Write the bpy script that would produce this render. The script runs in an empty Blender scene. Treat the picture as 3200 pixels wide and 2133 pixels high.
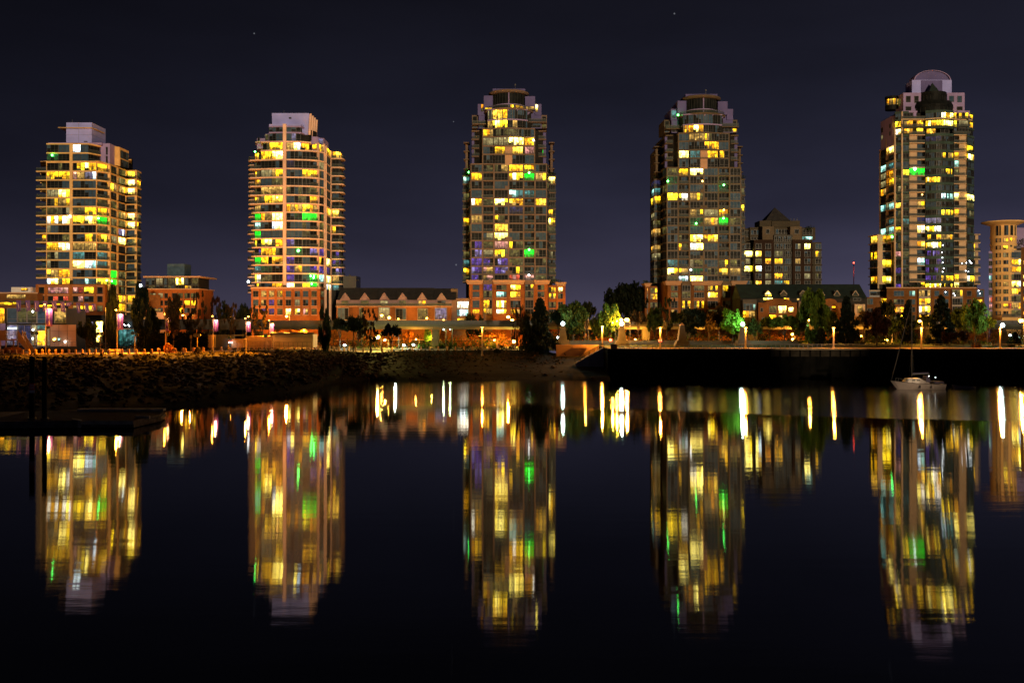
import bpy, bmesh, math, random
from mathutils import Vector
R=math.radians
rnd=random.Random(7)
F=3111.0; CZ=14.0; HOR=1000.0
scene=bpy.context.scene
COL=scene.collection
def wx(px,Y): return (px-1600.0)/F*Y
def wz(py,Y): return CZ+(HOR-py)/F*Y
def yat(px,X): return X*F/(px-1600.0)
def P(px,Y): return (wx(px,Y),Y)

# ------------------------------------------------------------------ materials
def newmat(name):
    m=bpy.data.materials.new(name); m.use_nodes=True
    nt=m.node_tree; return m,nt,nt.nodes['Principled BSDF']
def setp(b,**k):
    for a,v in k.items():
        b.inputs[a.replace('_',' ')].default_value=v
def solid(name,c,rough=.7,var=.25,scale=.6,spec=.3,metal=0.0,bump=0.0,bscale=4.0):
    """a surface with uneven tone: two octaves of noise over the base colour"""
    m,nt,b=newmat(name)
    setp(b,Roughness=rough,Metallic=metal); b.inputs['Specular IOR Level'].default_value=spec
    g=nt.nodes.new('ShaderNodeNewGeometry')
    n=nt.nodes.new('ShaderNodeTexNoise'); n.inputs['Scale'].default_value=scale; n.inputs['Detail'].default_value=6
    nt.links.new(g.outputs['Position'],n.inputs['Vector'])
    r=nt.nodes.new('ShaderNodeMapRange'); r.inputs['From Min'].default_value=.3; r.inputs['From Max'].default_value=.7
    r.inputs['To Min'].default_value=1-var; r.inputs['To Max'].default_value=1+var
    nt.links.new(n.outputs['Fac'],r.inputs['Value'])
    v=nt.nodes.new('ShaderNodeVectorMath'); v.operation='SCALE'; v.inputs[0].default_value=c
    nt.links.new(r.outputs[0],v.inputs['Scale']); nt.links.new(v.outputs[0],b.inputs['Base Color'])
    if bump:
        n2=nt.nodes.new('ShaderNodeTexNoise'); n2.inputs['Scale'].default_value=bscale; n2.inputs['Detail'].default_value=4
        nt.links.new(g.outputs['Position'],n2.inputs['Vector'])
        bp=nt.nodes.new('ShaderNodeBump'); bp.inputs['Strength'].default_value=bump; bp.inputs['Distance'].default_value=.2
        nt.links.new(n2.outputs['Fac'],bp.inputs['Height']); nt.links.new(bp.outputs[0],b.inputs['Normal'])
    return m
def brick(name,c1,c2,mortar):
    m,nt,b=newmat(name); setp(b,Roughness=.85); b.inputs['Specular IOR Level'].default_value=.2
    g=nt.nodes.new('ShaderNodeNewGeometry'); s=nt.nodes.new('ShaderNodeSeparateXYZ'); nt.links.new(g.outputs['Position'],s.inputs[0])
    a=nt.nodes.new('ShaderNodeMath'); a.operation='ADD'; nt.links.new(s.outputs['X'],a.inputs[0]); nt.links.new(s.outputs['Y'],a.inputs[1])
    cm=nt.nodes.new('ShaderNodeCombineXYZ'); nt.links.new(a.outputs[0],cm.inputs['X']); nt.links.new(s.outputs['Z'],cm.inputs['Y'])
    t=nt.nodes.new('ShaderNodeTexBrick'); t.inputs['Color1'].default_value=(*c1,1); t.inputs['Color2'].default_value=(*c2,1); t.inputs['Mortar'].default_value=(*mortar,1)
    t.inputs['Scale'].default_value=1.0; t.inputs['Brick Width'].default_value=.5; t.inputs['Row Height'].default_value=.18; t.inputs['Mortar Size'].default_value=.015
    nt.links.new(cm.outputs[0],t.inputs['Vector'])
    n=nt.nodes.new('ShaderNodeTexNoise'); n.inputs['Scale'].default_value=.35; n.inputs['Detail'].default_value=5; nt.links.new(g.outputs['Position'],n.inputs['Vector'])
    r=nt.nodes.new('ShaderNodeMapRange'); r.inputs['From Min'].default_value=.3; r.inputs['From Max'].default_value=.7; r.inputs['To Min'].default_value=.72; r.inputs['To Max'].default_value=1.2
    nt.links.new(n.outputs['Fac'],r.inputs['Value'])
    v=nt.nodes.new('ShaderNodeVectorMath'); v.operation='SCALE'; nt.links.new(t.outputs['Color'],v.inputs[0]); nt.links.new(r.outputs[0],v.inputs['Scale'])
    nt.links.new(v.outputs[0],b.inputs['Base Color'])
    return m
def lit(name,c1,c2,s,contrast=1.0,base=(.03,.03,.03),curt=.25,scale=.75):
    """a room seen through its window: blocks of furniture and walls, a softer unevenness, curtain folds"""
    m,nt,b=newmat(name); setp(b,Roughness=.6); b.inputs['Base Color'].default_value=(*base,1); b.inputs['Specular IOR Level'].default_value=.06
    L=nt.links; N=nt.nodes.new
    g=N('ShaderNodeNewGeometry')
    vo=N('ShaderNodeTexVoronoi'); vo.distance='CHEBYCHEV'; vo.inputs['Scale'].default_value=scale; L.new(g.outputs['Position'],vo.inputs['Vector'])
    sp=N('ShaderNodeSeparateColor'); L.new(vo.outputs['Color'],sp.inputs[0])
    no=N('ShaderNodeTexNoise'); no.inputs['Scale'].default_value=1.3; no.inputs['Detail'].default_value=5; L.new(g.outputs['Position'],no.inputs['Vector'])
    w=N('ShaderNodeTexWave'); w.wave_type='BANDS'; w.bands_direction='X'; w.inputs['Scale'].default_value=1.1; w.inputs['Distortion'].default_value=3.0; w.inputs['Detail Scale'].default_value=.3
    L.new(g.outputs['Position'],w.inputs['Vector'])
    r1=N('ShaderNodeMapRange'); r1.inputs['To Min'].default_value=max(.06,1-.8*contrast); r1.inputs['To Max'].default_value=1+.45*contrast; L.new(sp.outputs[0],r1.inputs['Value'])
    r2=N('ShaderNodeMapRange'); r2.inputs['From Min'].default_value=.32; r2.inputs['From Max'].default_value=.68; r2.inputs['To Min'].default_value=.4; r2.inputs['To Max'].default_value=1.5; L.new(no.outputs['Fac'],r2.inputs['Value'])
    r3=N('ShaderNodeMapRange'); r3.inputs['To Min'].default_value=1-curt; r3.inputs['To Max'].default_value=1+curt; L.new(w.outputs['Fac'],r3.inputs['Value'])
    a=N('ShaderNodeMath'); a.operation='MULTIPLY'; L.new(r1.outputs[0],a.inputs[0]); L.new(r2.outputs[0],a.inputs[1])
    a2=N('ShaderNodeMath'); a2.operation='MULTIPLY'; L.new(a.outputs[0],a2.inputs[0]); L.new(r3.outputs[0],a2.inputs[1])
    a3=N('ShaderNodeMath'); a3.operation='MULTIPLY'
    # furniture outlines along the bottom of the window, ceiling light along the top, bare bulbs here and there
    uv=N('ShaderNodeUVMap'); su=N('ShaderNodeSeparateXYZ'); L.new(uv.outputs[0],su.inputs[0])
    nf=N('ShaderNodeTexNoise'); nf.inputs['Scale'].default_value=2.6; nf.inputs['Detail'].default_value=2
    fl=N('ShaderNodeVectorMath'); fl.operation='MULTIPLY'; fl.inputs[1].default_value=(1,1,.25); L.new(g.outputs['Position'],fl.inputs[0]); L.new(fl.outputs[0],nf.inputs['Vector'])
    hh=N('ShaderNodeMath'); hh.operation='MULTIPLY_ADD'; hh.inputs[1].default_value=1.5; hh.inputs[2].default_value=-.52; L.new(nf.outputs['Fac'],hh.inputs[0])
    df=N('ShaderNodeMath'); df.operation='SUBTRACT'; L.new(su.outputs['Y'],df.inputs[0]); L.new(hh.outputs[0],df.inputs[1])
    fm=N('ShaderNodeMapRange'); fm.inputs['From Min'].default_value=-.02; fm.inputs['From Max'].default_value=.04; fm.inputs['To Min'].default_value=.3; fm.inputs['To Max'].default_value=1.0; L.new(df.outputs[0],fm.inputs['Value'])
    cl=N('ShaderNodeMapRange'); cl.inputs['From Min'].default_value=.55; cl.inputs['From Max'].default_value=.95; cl.inputs['To Min'].default_value=.85; cl.inputs['To Max'].default_value=1.35; L.new(su.outputs['Y'],cl.inputs['Value'])
    bu=N('ShaderNodeTexVoronoi'); bu.inputs['Scale'].default_value=.62; L.new(g.outputs['Position'],bu.inputs['Vector'])
    bm=N('ShaderNodeMapRange'); bm.inputs['From Min'].default_value=.10; bm.inputs['From Max'].default_value=.24; bm.inputs['To Min'].default_value=3.2; bm.inputs['To Max'].default_value=1.0; L.new(bu.outputs['Distance'],bm.inputs['Value'])
    p1=N('ShaderNodeMath'); p1.operation='MULTIPLY'; L.new(fm.outputs[0],p1.inputs[0]); L.new(cl.outputs[0],p1.inputs[1])
    p2=N('ShaderNodeMath'); p2.operation='MULTIPLY'; L.new(p1.outputs[0],p2.inputs[0]); L.new(bm.outputs[0],p2.inputs[1])
    p3=N('ShaderNodeMath'); p3.operation='MULTIPLY'; L.new(p2.outputs[0],p3.inputs[0]); L.new(a2.outputs[0],p3.inputs[1])
    L.new(p3.outputs[0],a3.inputs[0]); a3.inputs[1].default_value=s
    mx=N('ShaderNodeMix'); mx.data_type='RGBA'; mx.inputs['A'].default_value=(*c1,1); mx.inputs['B'].default_value=(*c2,1); L.new(sp.outputs[1],mx.inputs['Factor'])
    L.new(mx.outputs['Result'],b.inputs['Emission Color']); L.new(a3.outputs[0],b.inputs['Emission Strength'])
    return m
def glow(name,c,s):
    m,nt,b=newmat(name); setp(b,Roughness=.4); b.inputs['Base Color'].default_value=(.5,.5,.5,1)
    b.inputs['Emission Color'].default_value=(*c,1); b.inputs['Emission Strength'].default_value=s
    return m
def glassy(name,c,alpha=.35,rough=.08):
    m=bpy.data.materials.new(name); m.use_nodes=True; nt=m.node_tree; nt.nodes.clear()
    o=nt.nodes.new('ShaderNodeOutputMaterial'); t=nt.nodes.new('ShaderNodeBsdfTransparent'); p=nt.nodes.new('ShaderNodeBsdfPrincipled')
    setp(p,Roughness=rough); p.inputs['Specular IOR Level'].default_value=.15; p.inputs['Base Color'].default_value=(*c,1)
    x=nt.nodes.new('ShaderNodeMixShader'); x.inputs[0].default_value=alpha
    nt.links.new(t.outputs[0],x.inputs[1]); nt.links.new(p.outputs[0],x.inputs[2]); nt.links.new(x.outputs[0],o.inputs[0])
    return m
M={}
M['dk']=solid('dark_glass',(.012,.014,.014),.5,.5,.5,.06)
M['b1']=solid('blind_green_grey',(.042,.088,.145),.8,.3,1.2,.2)
M['b2']=solid('blind_grey',(.058,.105,.16),.8,.3,.9,.2)
M['d1']=lit('room_dim',(.62,.5,.10),(.42,.38,.14),.2,1.0)
M['y1']=lit('room_yellow',(1,.60,.01),(1,.42,.006),3.2,1.05)
M['y2']=lit('room_bright_yellow',(1,.72,.02),(1,.6,.01),6.5,.95)
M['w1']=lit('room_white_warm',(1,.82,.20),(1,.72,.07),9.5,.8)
M['a1']=lit('room_amber',(1,.42,.006),(1,.54,.012),2.6,1.0)
M['w3']=lit('room_ivory',(1,.86,.55),(1,.9,.7),4.5,.6)
M['w2']=lit('room_white_cool',(.7,.85,1),(.8,1,.9),3.4,.7)
M['o1']=lit('room_orange',(1,.33,.006),(1,.45,.01),2.2,1.0)
M['o2']=lit('room_bright_orange',(1,.5,.03),(1,.62,.06),3.6,.8)
M['s1']=lit('room_beige',(1,.58,.12),(.9,.5,.1),.75,.9)
M['s2']=lit('room_pale_blind',(.8,.72,.32),(.85,.68,.25),.34,.7,base=(.12,.12,.1))
M['c1']=lit('room_cyan',(.36,.95,.86),(.55,1,.75),1.8,.9)
M['c2']=lit('room_teal',(.22,.6,.6),(.1,.5,.42),.4,.9)
M['g1']=lit('green_led_wash',(0,1,.012),(.01,.8,.015),3.0,.7)  # green LED light in the balcony recess, put in as glowing panes
M['g2']=lit('balcony_dark_green',(0,.45,.12),(.02,.3,.08),.16,1.0)
M['p1']=lit('purple_reflection',(.24,.10,.75),(.14,.07,.5),.5,1.0)  # purple light mirrored in the panes, put in as emission, violet likewise
M['p2']=lit('violet_reflection',(.6,.5,1),(.4,.3,.9),.7,1.0)
M['n1']=lit('room_navy',(.06,.07,.2),(.1,.1,.3),.25,1.0)
M['v1']=lit('room_lavender',(.5,.45,.9),(.7,.6,.8),.35,.9)
M['r1']=lit('room_red',(1,.07,.04),(1,.16,.06),.9,1.0)
M['k1']=lit('room_pink',(1,.35,.35),(1,.5,.3),.8,.9)
MIX={'.':[('dk',7),('b1',1)],'b':[('b1',4),('b2',2),('dk',3)],'d':[('d1',5),('dk',3),('b1',1),('s2',1)],
'y':[('y1',4),('y2',2),('o1',2),('a1',2),('w1',1),('s1',2),('d1',1),('dk',1)],'Y':[('y2',3),('w1',5),('w3',2),('y1',1),('a1',1)],'o':[('o1',5),('y1',1),('o2',2)],'O':[('o2',3),('w1',3)],
'W':[('w1',4),('w2',2)],'w':[('s2',5),('b2',1)],'s':[('s1',4),('o1',1)],'m':[('y1',2),('a1',1),('dk',3),('d1',3),('s1',1)],
'c':[('c1',4),('c2',2),('w2',1)],'t':[('c2',1)],'g':[('g1',1)],'G':[('g2',4),('dk',1)],'p':[('p1',4),('dk',2),('p2',1)],'n':[('n1',1)],
'v':[('v1',3),('w2',1)],'r':[('r1',3),('k1',1),('dk',1)],'k':[('k1',2),('s1',1)]}
WK=list(M.keys())
M['frame_pale']=solid('window_frame_pale',(.3,.25,.2),.5,.15)
M['frame_dark']=solid('window_frame_dark',(.06,.06,.055),.4,.2)
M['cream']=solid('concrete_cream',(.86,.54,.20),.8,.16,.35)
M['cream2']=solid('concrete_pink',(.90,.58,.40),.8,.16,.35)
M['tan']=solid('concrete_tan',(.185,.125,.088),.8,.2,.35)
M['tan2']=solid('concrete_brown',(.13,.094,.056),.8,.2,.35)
M['cream5']=solid('stucco_cream',(.60,.43,.26),.8,.16,.35)
M['lilac']=solid('wall_lilac',(.40,.42,.92),.75,.12,.3)  # upper walls of the towers, bluer than the floors below
M['lilac2']=solid('wall_mauve',(.13,.115,.30),.75,.15,.3)
M['gable']=solid('gable_render',(.20,.15,.17),.8,.2,.5)
M['lilac3']=solid('wall_rose',(.35,.27,.52),.75,.15,.3)
M['panel']=solid('wall_panel_peach',(.55,.33,.19),.8,.1,.4)
M['brick']=brick('brick_orange',(.42,.125,.02),(.34,.095,.016),(.28,.12,.04))
M['brick2']=brick('brick_brown',(.21,.082,.018),(.17,.064,.014),(.15,.075,.03))
M['core']=solid('dark_interior',(.02,.019,.017),.8,.3)
M['roofd']=solid('roof_slate',(.035,.033,.033),.8,.3,.8)
M['roofg']=solid('roof_copper_green',(.018,.032,.03),.7,.3,.5)
M['conc']=solid('concrete_grey',(.07,.068,.048),.85,.2,.4,bump=.2)
M['concd']=solid('concrete_dark',(.07,.068,.06),.85,.3,.4)
M['metal']=solid('painted_metal_grey',(.16,.16,.16),.6,.15,2,.2)
M['metald']=solid('painted_metal_dark',(.03,.03,.03),.4,.2,2,.5)
M['rail']=glassy('balcony_glass',(.06,.08,.075),.45,.45)
M['white']=solid('painted_white',(.75,.72,.68),.6,.1,.8)
M['dgreen']=solid('green_glass_spandrel',(.05,.085,.07),.5,.3,.4,.06)
M['brick3']=brick('brick_deep_brown',(.04,.020,.010),(.034,.017,.009),(.035,.022,.016))
M['tan3']=solid('concrete_umber',(.06,.048,.03),.8,.15,.35)
M['wood_b']=solid('boat_spar_grey',(.05,.05,.05),.5,.2)

# ------------------------------------------------------------------ mesh builder
class MB:
    def __init__(s): s.v=[]; s.f=[]; s.m=[]; s.mats=[]
    def mi(s,k):
        if k not in s.mats: s.mats.append(k)
        return s.mats.index(k)
    def face(s,pts,k):
        b=len(s.v); s.v.extend([tuple(p) for p in pts]); s.f.append(tuple(range(b,b+len(pts)))); s.m.append(s.mi(k)); return s
    def box(s,x0,x1,y0,y1,z0,z1,k): return s.prism([(x0,y0),(x1,y0),(x1,y1),(x0,y1)],z0,z1,k)
    def prism(s,pl,z0,z1,k,ktop=None,taper=None):
        n=len(pl); b=len(s.v)
        tp=pl if taper is None else taper
        s.v.extend([(p[0],p[1],z0) for p in pl]); s.v.extend([(p[0],p[1],z1) for p in tp])
        i=s.mi(k)
        for a in range(n):
            c=(a+1)%n; s.f.append((b+a,b+c,b+n+c,b+n+a)); s.m.append(i)
        s.f.append(tuple(range(b+n-1,b-1,-1))); s.m.append(i)
        s.f.append(tuple(range(b+n,b+2*n))); s.m.append(s.mi(ktop) if ktop else i)
        return s
    def seg(s,p0,p1,z0,z1,w0,w1,k):
        """box standing along p0-p1, from w0 to w1 along the outward normal"""
        dx,dy=p1[0]-p0[0],p1[1]-p0[1]; L=math.hypot(dx,dy) or 1; n=(dy/L,-dx/L)
        a=[(p0[0]+n[0]*w1,p0[1]+n[1]*w1),(p1[0]+n[0]*w1,p1[1]+n[1]*w1),(p1[0]+n[0]*w0,p1[1]+n[1]*w0),(p0[0]+n[0]*w0,p0[1]+n[1]*w0)]
        return s.prism(a,z0,z1,k)
    def tube(s,a,b,r0,r1,k,n=8,cap=True):
        a=Vector(a);b=Vector(b);d=(b-a)
        if d.length<1e-6: return s
        d.normalize(); u=d.orthogonal().normalized(); w=d.cross(u)
        base=len(s.v); i=s.mi(k)
        for c,r in ((a,r0),(b,r1)):
            for j in range(n):
                t=2*math.pi*j/n; s.v.append(tuple(c+u*(r*math.cos(t))+w*(r*math.sin(t))))
        for j in range(n):
            q=(j+1)%n; s.f.append((base+j,base+q,base+n+q,base+n+j)); s.m.append(i)
        if cap:
            s.f.append(tuple(range(base+n-1,base-1,-1))); s.m.append(i); s.f.append(tuple(range(base+n,base+2*n))); s.m.append(i)
        return s
    def lathe(s,cx,cy,prof,k,n=24,a0=0,a1=2*math.pi):
        b=len(s.v); i=s.mi(k); m=len(prof); full=abs(a1-a0-2*math.pi)<1e-6; cnt=n if full else n+1
        for j in range(cnt):
            t=a0+(a1-a0)*j/n
            for r,z in prof: s.v.append((cx+r*math.cos(t),cy+r*math.sin(t),z))
        for j in range(n):
            q=(j+1)%cnt
            for p in range(m-1):
                s.f.append((b+j*m+p,b+q*m+p,b+q*m+p+1,b+j*m+p+1)); s.m.append(i)
        return s
    def ball(s,c,r,k,n=10,m=6,sq=1.0):
        return s.lathe(c[0],c[1],[(max(1e-3,r*math.sin(math.pi*j/m)),c[2]-r*sq*math.cos(math.pi*j/m)) for j in range(m+1)],k,n)
    def build(s,name,parent=None,smooth=False):
        me=bpy.data.meshes.new(name)
        off=Vector((0,0,0))
        q=parent
        while q is not None: off+=q.location; q=q.parent
        me.from_pydata([(v[0]-off.x,v[1]-off.y,v[2]-off.z) for v in s.v],[],s.f)
        for k in s.mats: me.materials.append(M[k])
        me.polygons.foreach_set('material_index',s.m)
        if smooth: me.polygons.foreach_set('use_smooth',[True]*len(s.f))
        if any(k in WK for k in s.mats):
            ul=me.uv_layers.new(name='UVMap'); q=[]
            for f in s.f: q+= [0,0,1,0,1,1,0,1] if len(f)==4 else [0,.5]*len(f)
            ul.data.foreach_set('uv',q)
        me.update()
        o=bpy.data.objects.new(name,me); COL.objects.link(o)
        if parent is not None: o.parent=parent
        return o
def thing(name,label,cat,loc,group=None):
    o=bpy.data.objects.new(name,None); COL.objects.link(o); o.location=loc; o.empty_display_size=.5
    o['label']=label; o['category']=cat
    if group: o['group']=group
    return o
def tag(o,label,cat,group=None):
    o['label']=label; o['category']=cat
    if group: o['group']=group
    return o
def struct(o): o['kind']='structure'; return o
def dup(root,loc,label,rz=0,scale=None,group=None):
    c=root.copy(); COL.objects.link(c); c.location=loc; c.rotation_euler=(0,0,rz)
    if scale: c.scale=scale
    c['label']=label
    if group: c['group']=group
    for ch in list(root.children):
        d=ch.copy(); COL.objects.link(d); d.parent=c
        for g in list(ch.children):
            e=g.copy(); COL.objects.link(e); e.parent=d
    return c
def lamp(parent,loc,color,power,radius=.25,spot=None):
    l=bpy.data.lights.new('lamp_light','SPOT' if spot else 'POINT'); l.energy=power; l.color=color; l.shadow_soft_size=radius
    if spot: l.spot_size=R(spot[1]); l.spot_blend=.6
    o=bpy.data.objects.new('lamp_light',l); COL.objects.link(o)
    off=Vector((0,0,0)); q=parent
    while q is not None: off+=q.location; q=q.parent
    o.location=Vector(loc)-off; o.parent=parent
    if spot: o.rotation_euler=Vector(spot[0]).to_track_quat('-Z','Y').to_euler()
    return o

# ------------------------------------------------------------------ windows
def pick(code):
    l=MIX[code]; t=rnd.random()*sum(w for _,w in l)
    for k,w in l:
        t-=w
        if t<0: return k
    return l[-1][0]
class Tower:
    """collects windows; the 100 largest become parts, the rest one part"""
    def __init__(s,root): s.root=root; s.wins=[]; s.slabs=[]
    def win(s,p0,p1,z0,z1,code,frame='frame_dark',inset=.0,pane=1.25,trans=True,proud=.06):
        if code==' ' : return
        m=MB(); dx,dy=p1[0]-p0[0],p1[1]-p0[1]; L=math.hypot(dx,dy)
        if L<.15: return
        n=(dy/L,-dx/L); ux,uy=dx/L,dy/L
        ox,oy=p0[0]-n[0]*inset,p0[1]-n[1]*inset
        k=max(1,round(L/pane)); w=L/k; H=z1-z0
        prev=None
        def q(a,b,c,d,mat):
            m.face([(ox+ux*a,oy+uy*a,c),(ox+ux*b,oy+uy*b,c),(ox+ux*b,oy+uy*b,d),(ox+ux*a,oy+uy*a,d)],mat)
        for i in range(k):
            kk=pick(code)
            if prev and rnd.random()<.4: kk=prev
            prev=kk
            cut=rnd.random()
            if kk in('y1','y2','o1','w1') and cut<.36:
                zz=z0+H*rnd.uniform(.22,.45); q(i*w,(i+1)*w,z0,zz,rnd.choice(['d1','s1','o1','dk'])); q(i*w,(i+1)*w,zz,z1,kk)
            elif kk in('dk','b1') and cut<.14:
                zz=z0+H*rnd.uniform(.4,.7); q(i*w,(i+1)*w,z0,zz,'dk'); q(i*w,(i+1)*w,zz,z1,'b2')
            else: q(i*w,(i+1)*w,z0,z1,kk)
        t=.055; A=(ox,oy)
        def pt(a): return (ox+ux*a,oy+uy*a)
        for i in range(k+1):
            a=min(max(i*w,t),L-t); m.seg(pt(a-t),pt(a+t),z0,z1,.005,proud,frame)
        m.seg(pt(t),pt(L-t),z0,z0+.09,.006,proud-.01,frame); m.seg(pt(t),pt(L-t),z1-.09,z1,.006,proud-.01,frame)
        if trans and H>1.6: m.seg(pt(t),pt(L-t),z0+H*.30-.03,z0+H*.30+.03,.007,proud-.015,frame)
        s.wins.append((L*H/((p0[1]+p1[1])/2)**2*abs(n[1]*.9+.1*n[0]),m))
    def rect(s,px0,px1,py0,py1,Y,code,**k):
        s.win(P(px0,Y),P(px1,Y),wz(py1,Y),wz(py0,Y),code,**k)
    def finish(s,cap=100,name='window'):
        s.wins.sort(key=lambda a:-a[0])
        for a,m in s.wins[:cap]: m.build(name,s.root)
        rest=s.wins[cap:]
        if rest:
            big=MB()
            for a,m in rest:
                b=len(big.v); big.v.extend(m.v)
                ids=[big.mi(k) for k in m.mats]
                for f,i in zip(m.f,m.m): big.f.append(tuple(x+b for x in f)); big.m.append(ids[i])
            o=big.build('windows',s.root); o['kind']='stuff'
def column(T,p0,p1,zs,codes,start=0,sill=.0,head=.0,**k):
    """a stack of windows between the slabs zs[i] (top) and zs[i+1]; codes from the top down"""
    for i,c in enumerate(codes):
        j=start+i
        if j+1>=len(zs): break
        z1=zs[j]-SLAB-head; z0=zs[j+1]+sill
        if len(c)==1 and c!=' ': T.win(p0,p1,z0,z1,c,**k)
        elif len(c)>1:
            n=len(c)
            for q,cc in enumerate(c):
                a=(p0[0]+(p1[0]-p0[0])*q/n,p0[1]+(p1[1]-p0[1])*q/n); b=(p0[0]+(p1[0]-p0[0])*(q+1)/n,p0[1]+(p1[1]-p0[1])*(q+1)/n)
                T.win(a,b,z0,z1,cc,**k)
SLAB=.38
def slab(root,pl,z,th,mat,name='floor_slab'):
    return MB().prism(pl,z-th,z,mat).build(name,root)
def balcony(root,pts,back,z,mat,th=.34,rail=True,h=1.05):
    """slab with its outer edge along pts (left to right), closed through back, and a glass railing"""
    o=MB().prism(list(pts)+list(back),z-th,z,mat).build('balcony',root)
    if rail:
        m=MB()
        for a,b in zip(pts[:-1],pts[1:]):
            m.seg(a,b,z+.05,z+h-.06,-.09,-.06,'rail'); m.seg(a,b,z+h-.06,z+h,-.11,-.04,'metal')
        m.build('railing',o)
    return o
def off(pl,d):
    """grow a front polyline outwards by d"""
    pl=[p for i,p in enumerate(pl) if i==0 or math.hypot(p[0]-pl[i-1][0],p[1]-pl[i-1][1])>1e-4]
    out=[]
    for i,p in enumerate(pl):
        a=pl[max(0,i-1)]; b=pl[min(len(pl)-1,i+1)]
        dx,dy=b[0]-a[0],b[1]-a[1]; L=math.hypot(dx,dy); out.append((p[0]+dy/L*d,p[1]-dx/L*d))
    return out
GZ=5.8
def pl(*a): return [P(x,y) for x,y in a]
def arc(pxl,pxr,Y,bulge,n=6):
    out=[]
    for i in range(n+1):
        t=i/n; px=pxl+(pxr-pxl)*t; yy=Y-bulge*(1-(2*t-1)**2); out.append((wx(px,Y),yy))
    return out
def curved_column(T,pts,zs,rows,start=0,**k):
    """rows: one code string per floor, spread along the polyline"""
    n=len(pts)-1
    for i,row in enumerate(rows):
        j=start+i; m=len(row)
        if not row.strip(): continue
        for q in range(n):
            c=row[min(m-1,int((q+.5)*m/n))]
            if c!=' ': T.win(pts[q],pts[q+1],zs[j+1],zs[j]-SLAB,c,**k)
def piers(root,items,z0,z1,mat,name='pilaster',w0=-.5,w1=.28):
    for a,b in items: MB().seg(a,b,z0,z1,w0,w1,mat).build(name,root)
def railing(root,pts,z,h=1.05,name='railing'):
    m=MB()
    for a,b in zip(pts[:-1],pts[1:]):
        m.seg(a,b,z+.05,z+h-.06,.02,.05,'rail'); m.seg(a,b,z+h-.06,z+h,0,.07,'metal')
    return m.build(name,root)
def shrub_row(root,pts,z,h,n,name='planting'):
    m=MB()
    for i in range(n):
        t=rnd.random(); a=pts[0]; b=pts[-1]
        leafball(m,(a[0]+(b[0]-a[0])*t,a[1]+(b[1]-a[1])*t-.2,z+h*.4),h*rnd.uniform(.35,.6),14,.28)
    return m.build(name,root)
def leafball(m,c,r,n,s,mat='leaf'):
    for _ in range(n):
        d=Vector((rnd.gauss(0,1),rnd.gauss(0,1),rnd.gauss(0,1))).normalized()*r*rnd.uniform(.55,1.0)
        p=Vector(c)+d; u=Vector((rnd.gauss(0,1),rnd.gauss(0,1),rnd.gauss(0,.7))).normalized(); w=u.orthogonal().normalized()
        w=(w*math.cos(rnd.random()*6.3)+u.cross(w)*math.sin(rnd.random()*6.3)); a=s*rnd.uniform(.6,1.2)
        v=u.cross(w)
        m.face([p-w*a,p+v*a*.5,p+w*a,p-v*a*.5],mat)
M['leaf']=solid('leaves_planting',(.03,.045,.015),.8,.5,.8,.1)
def led(root,items,mat,r=.32,name='balcony_light'):
    for px,py,Y in items: MB().ball((wx(px,Y),Y,wz(py,Y)),r,mat,8,5).build(name,root)
M['led_g']=glow('led_green',(.08,1,.12),26); M['led_w']=glow('led_white',(.9,.97,1),11); M['led_o']=glow('led_amber',(1,.5,.1),10)

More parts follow.
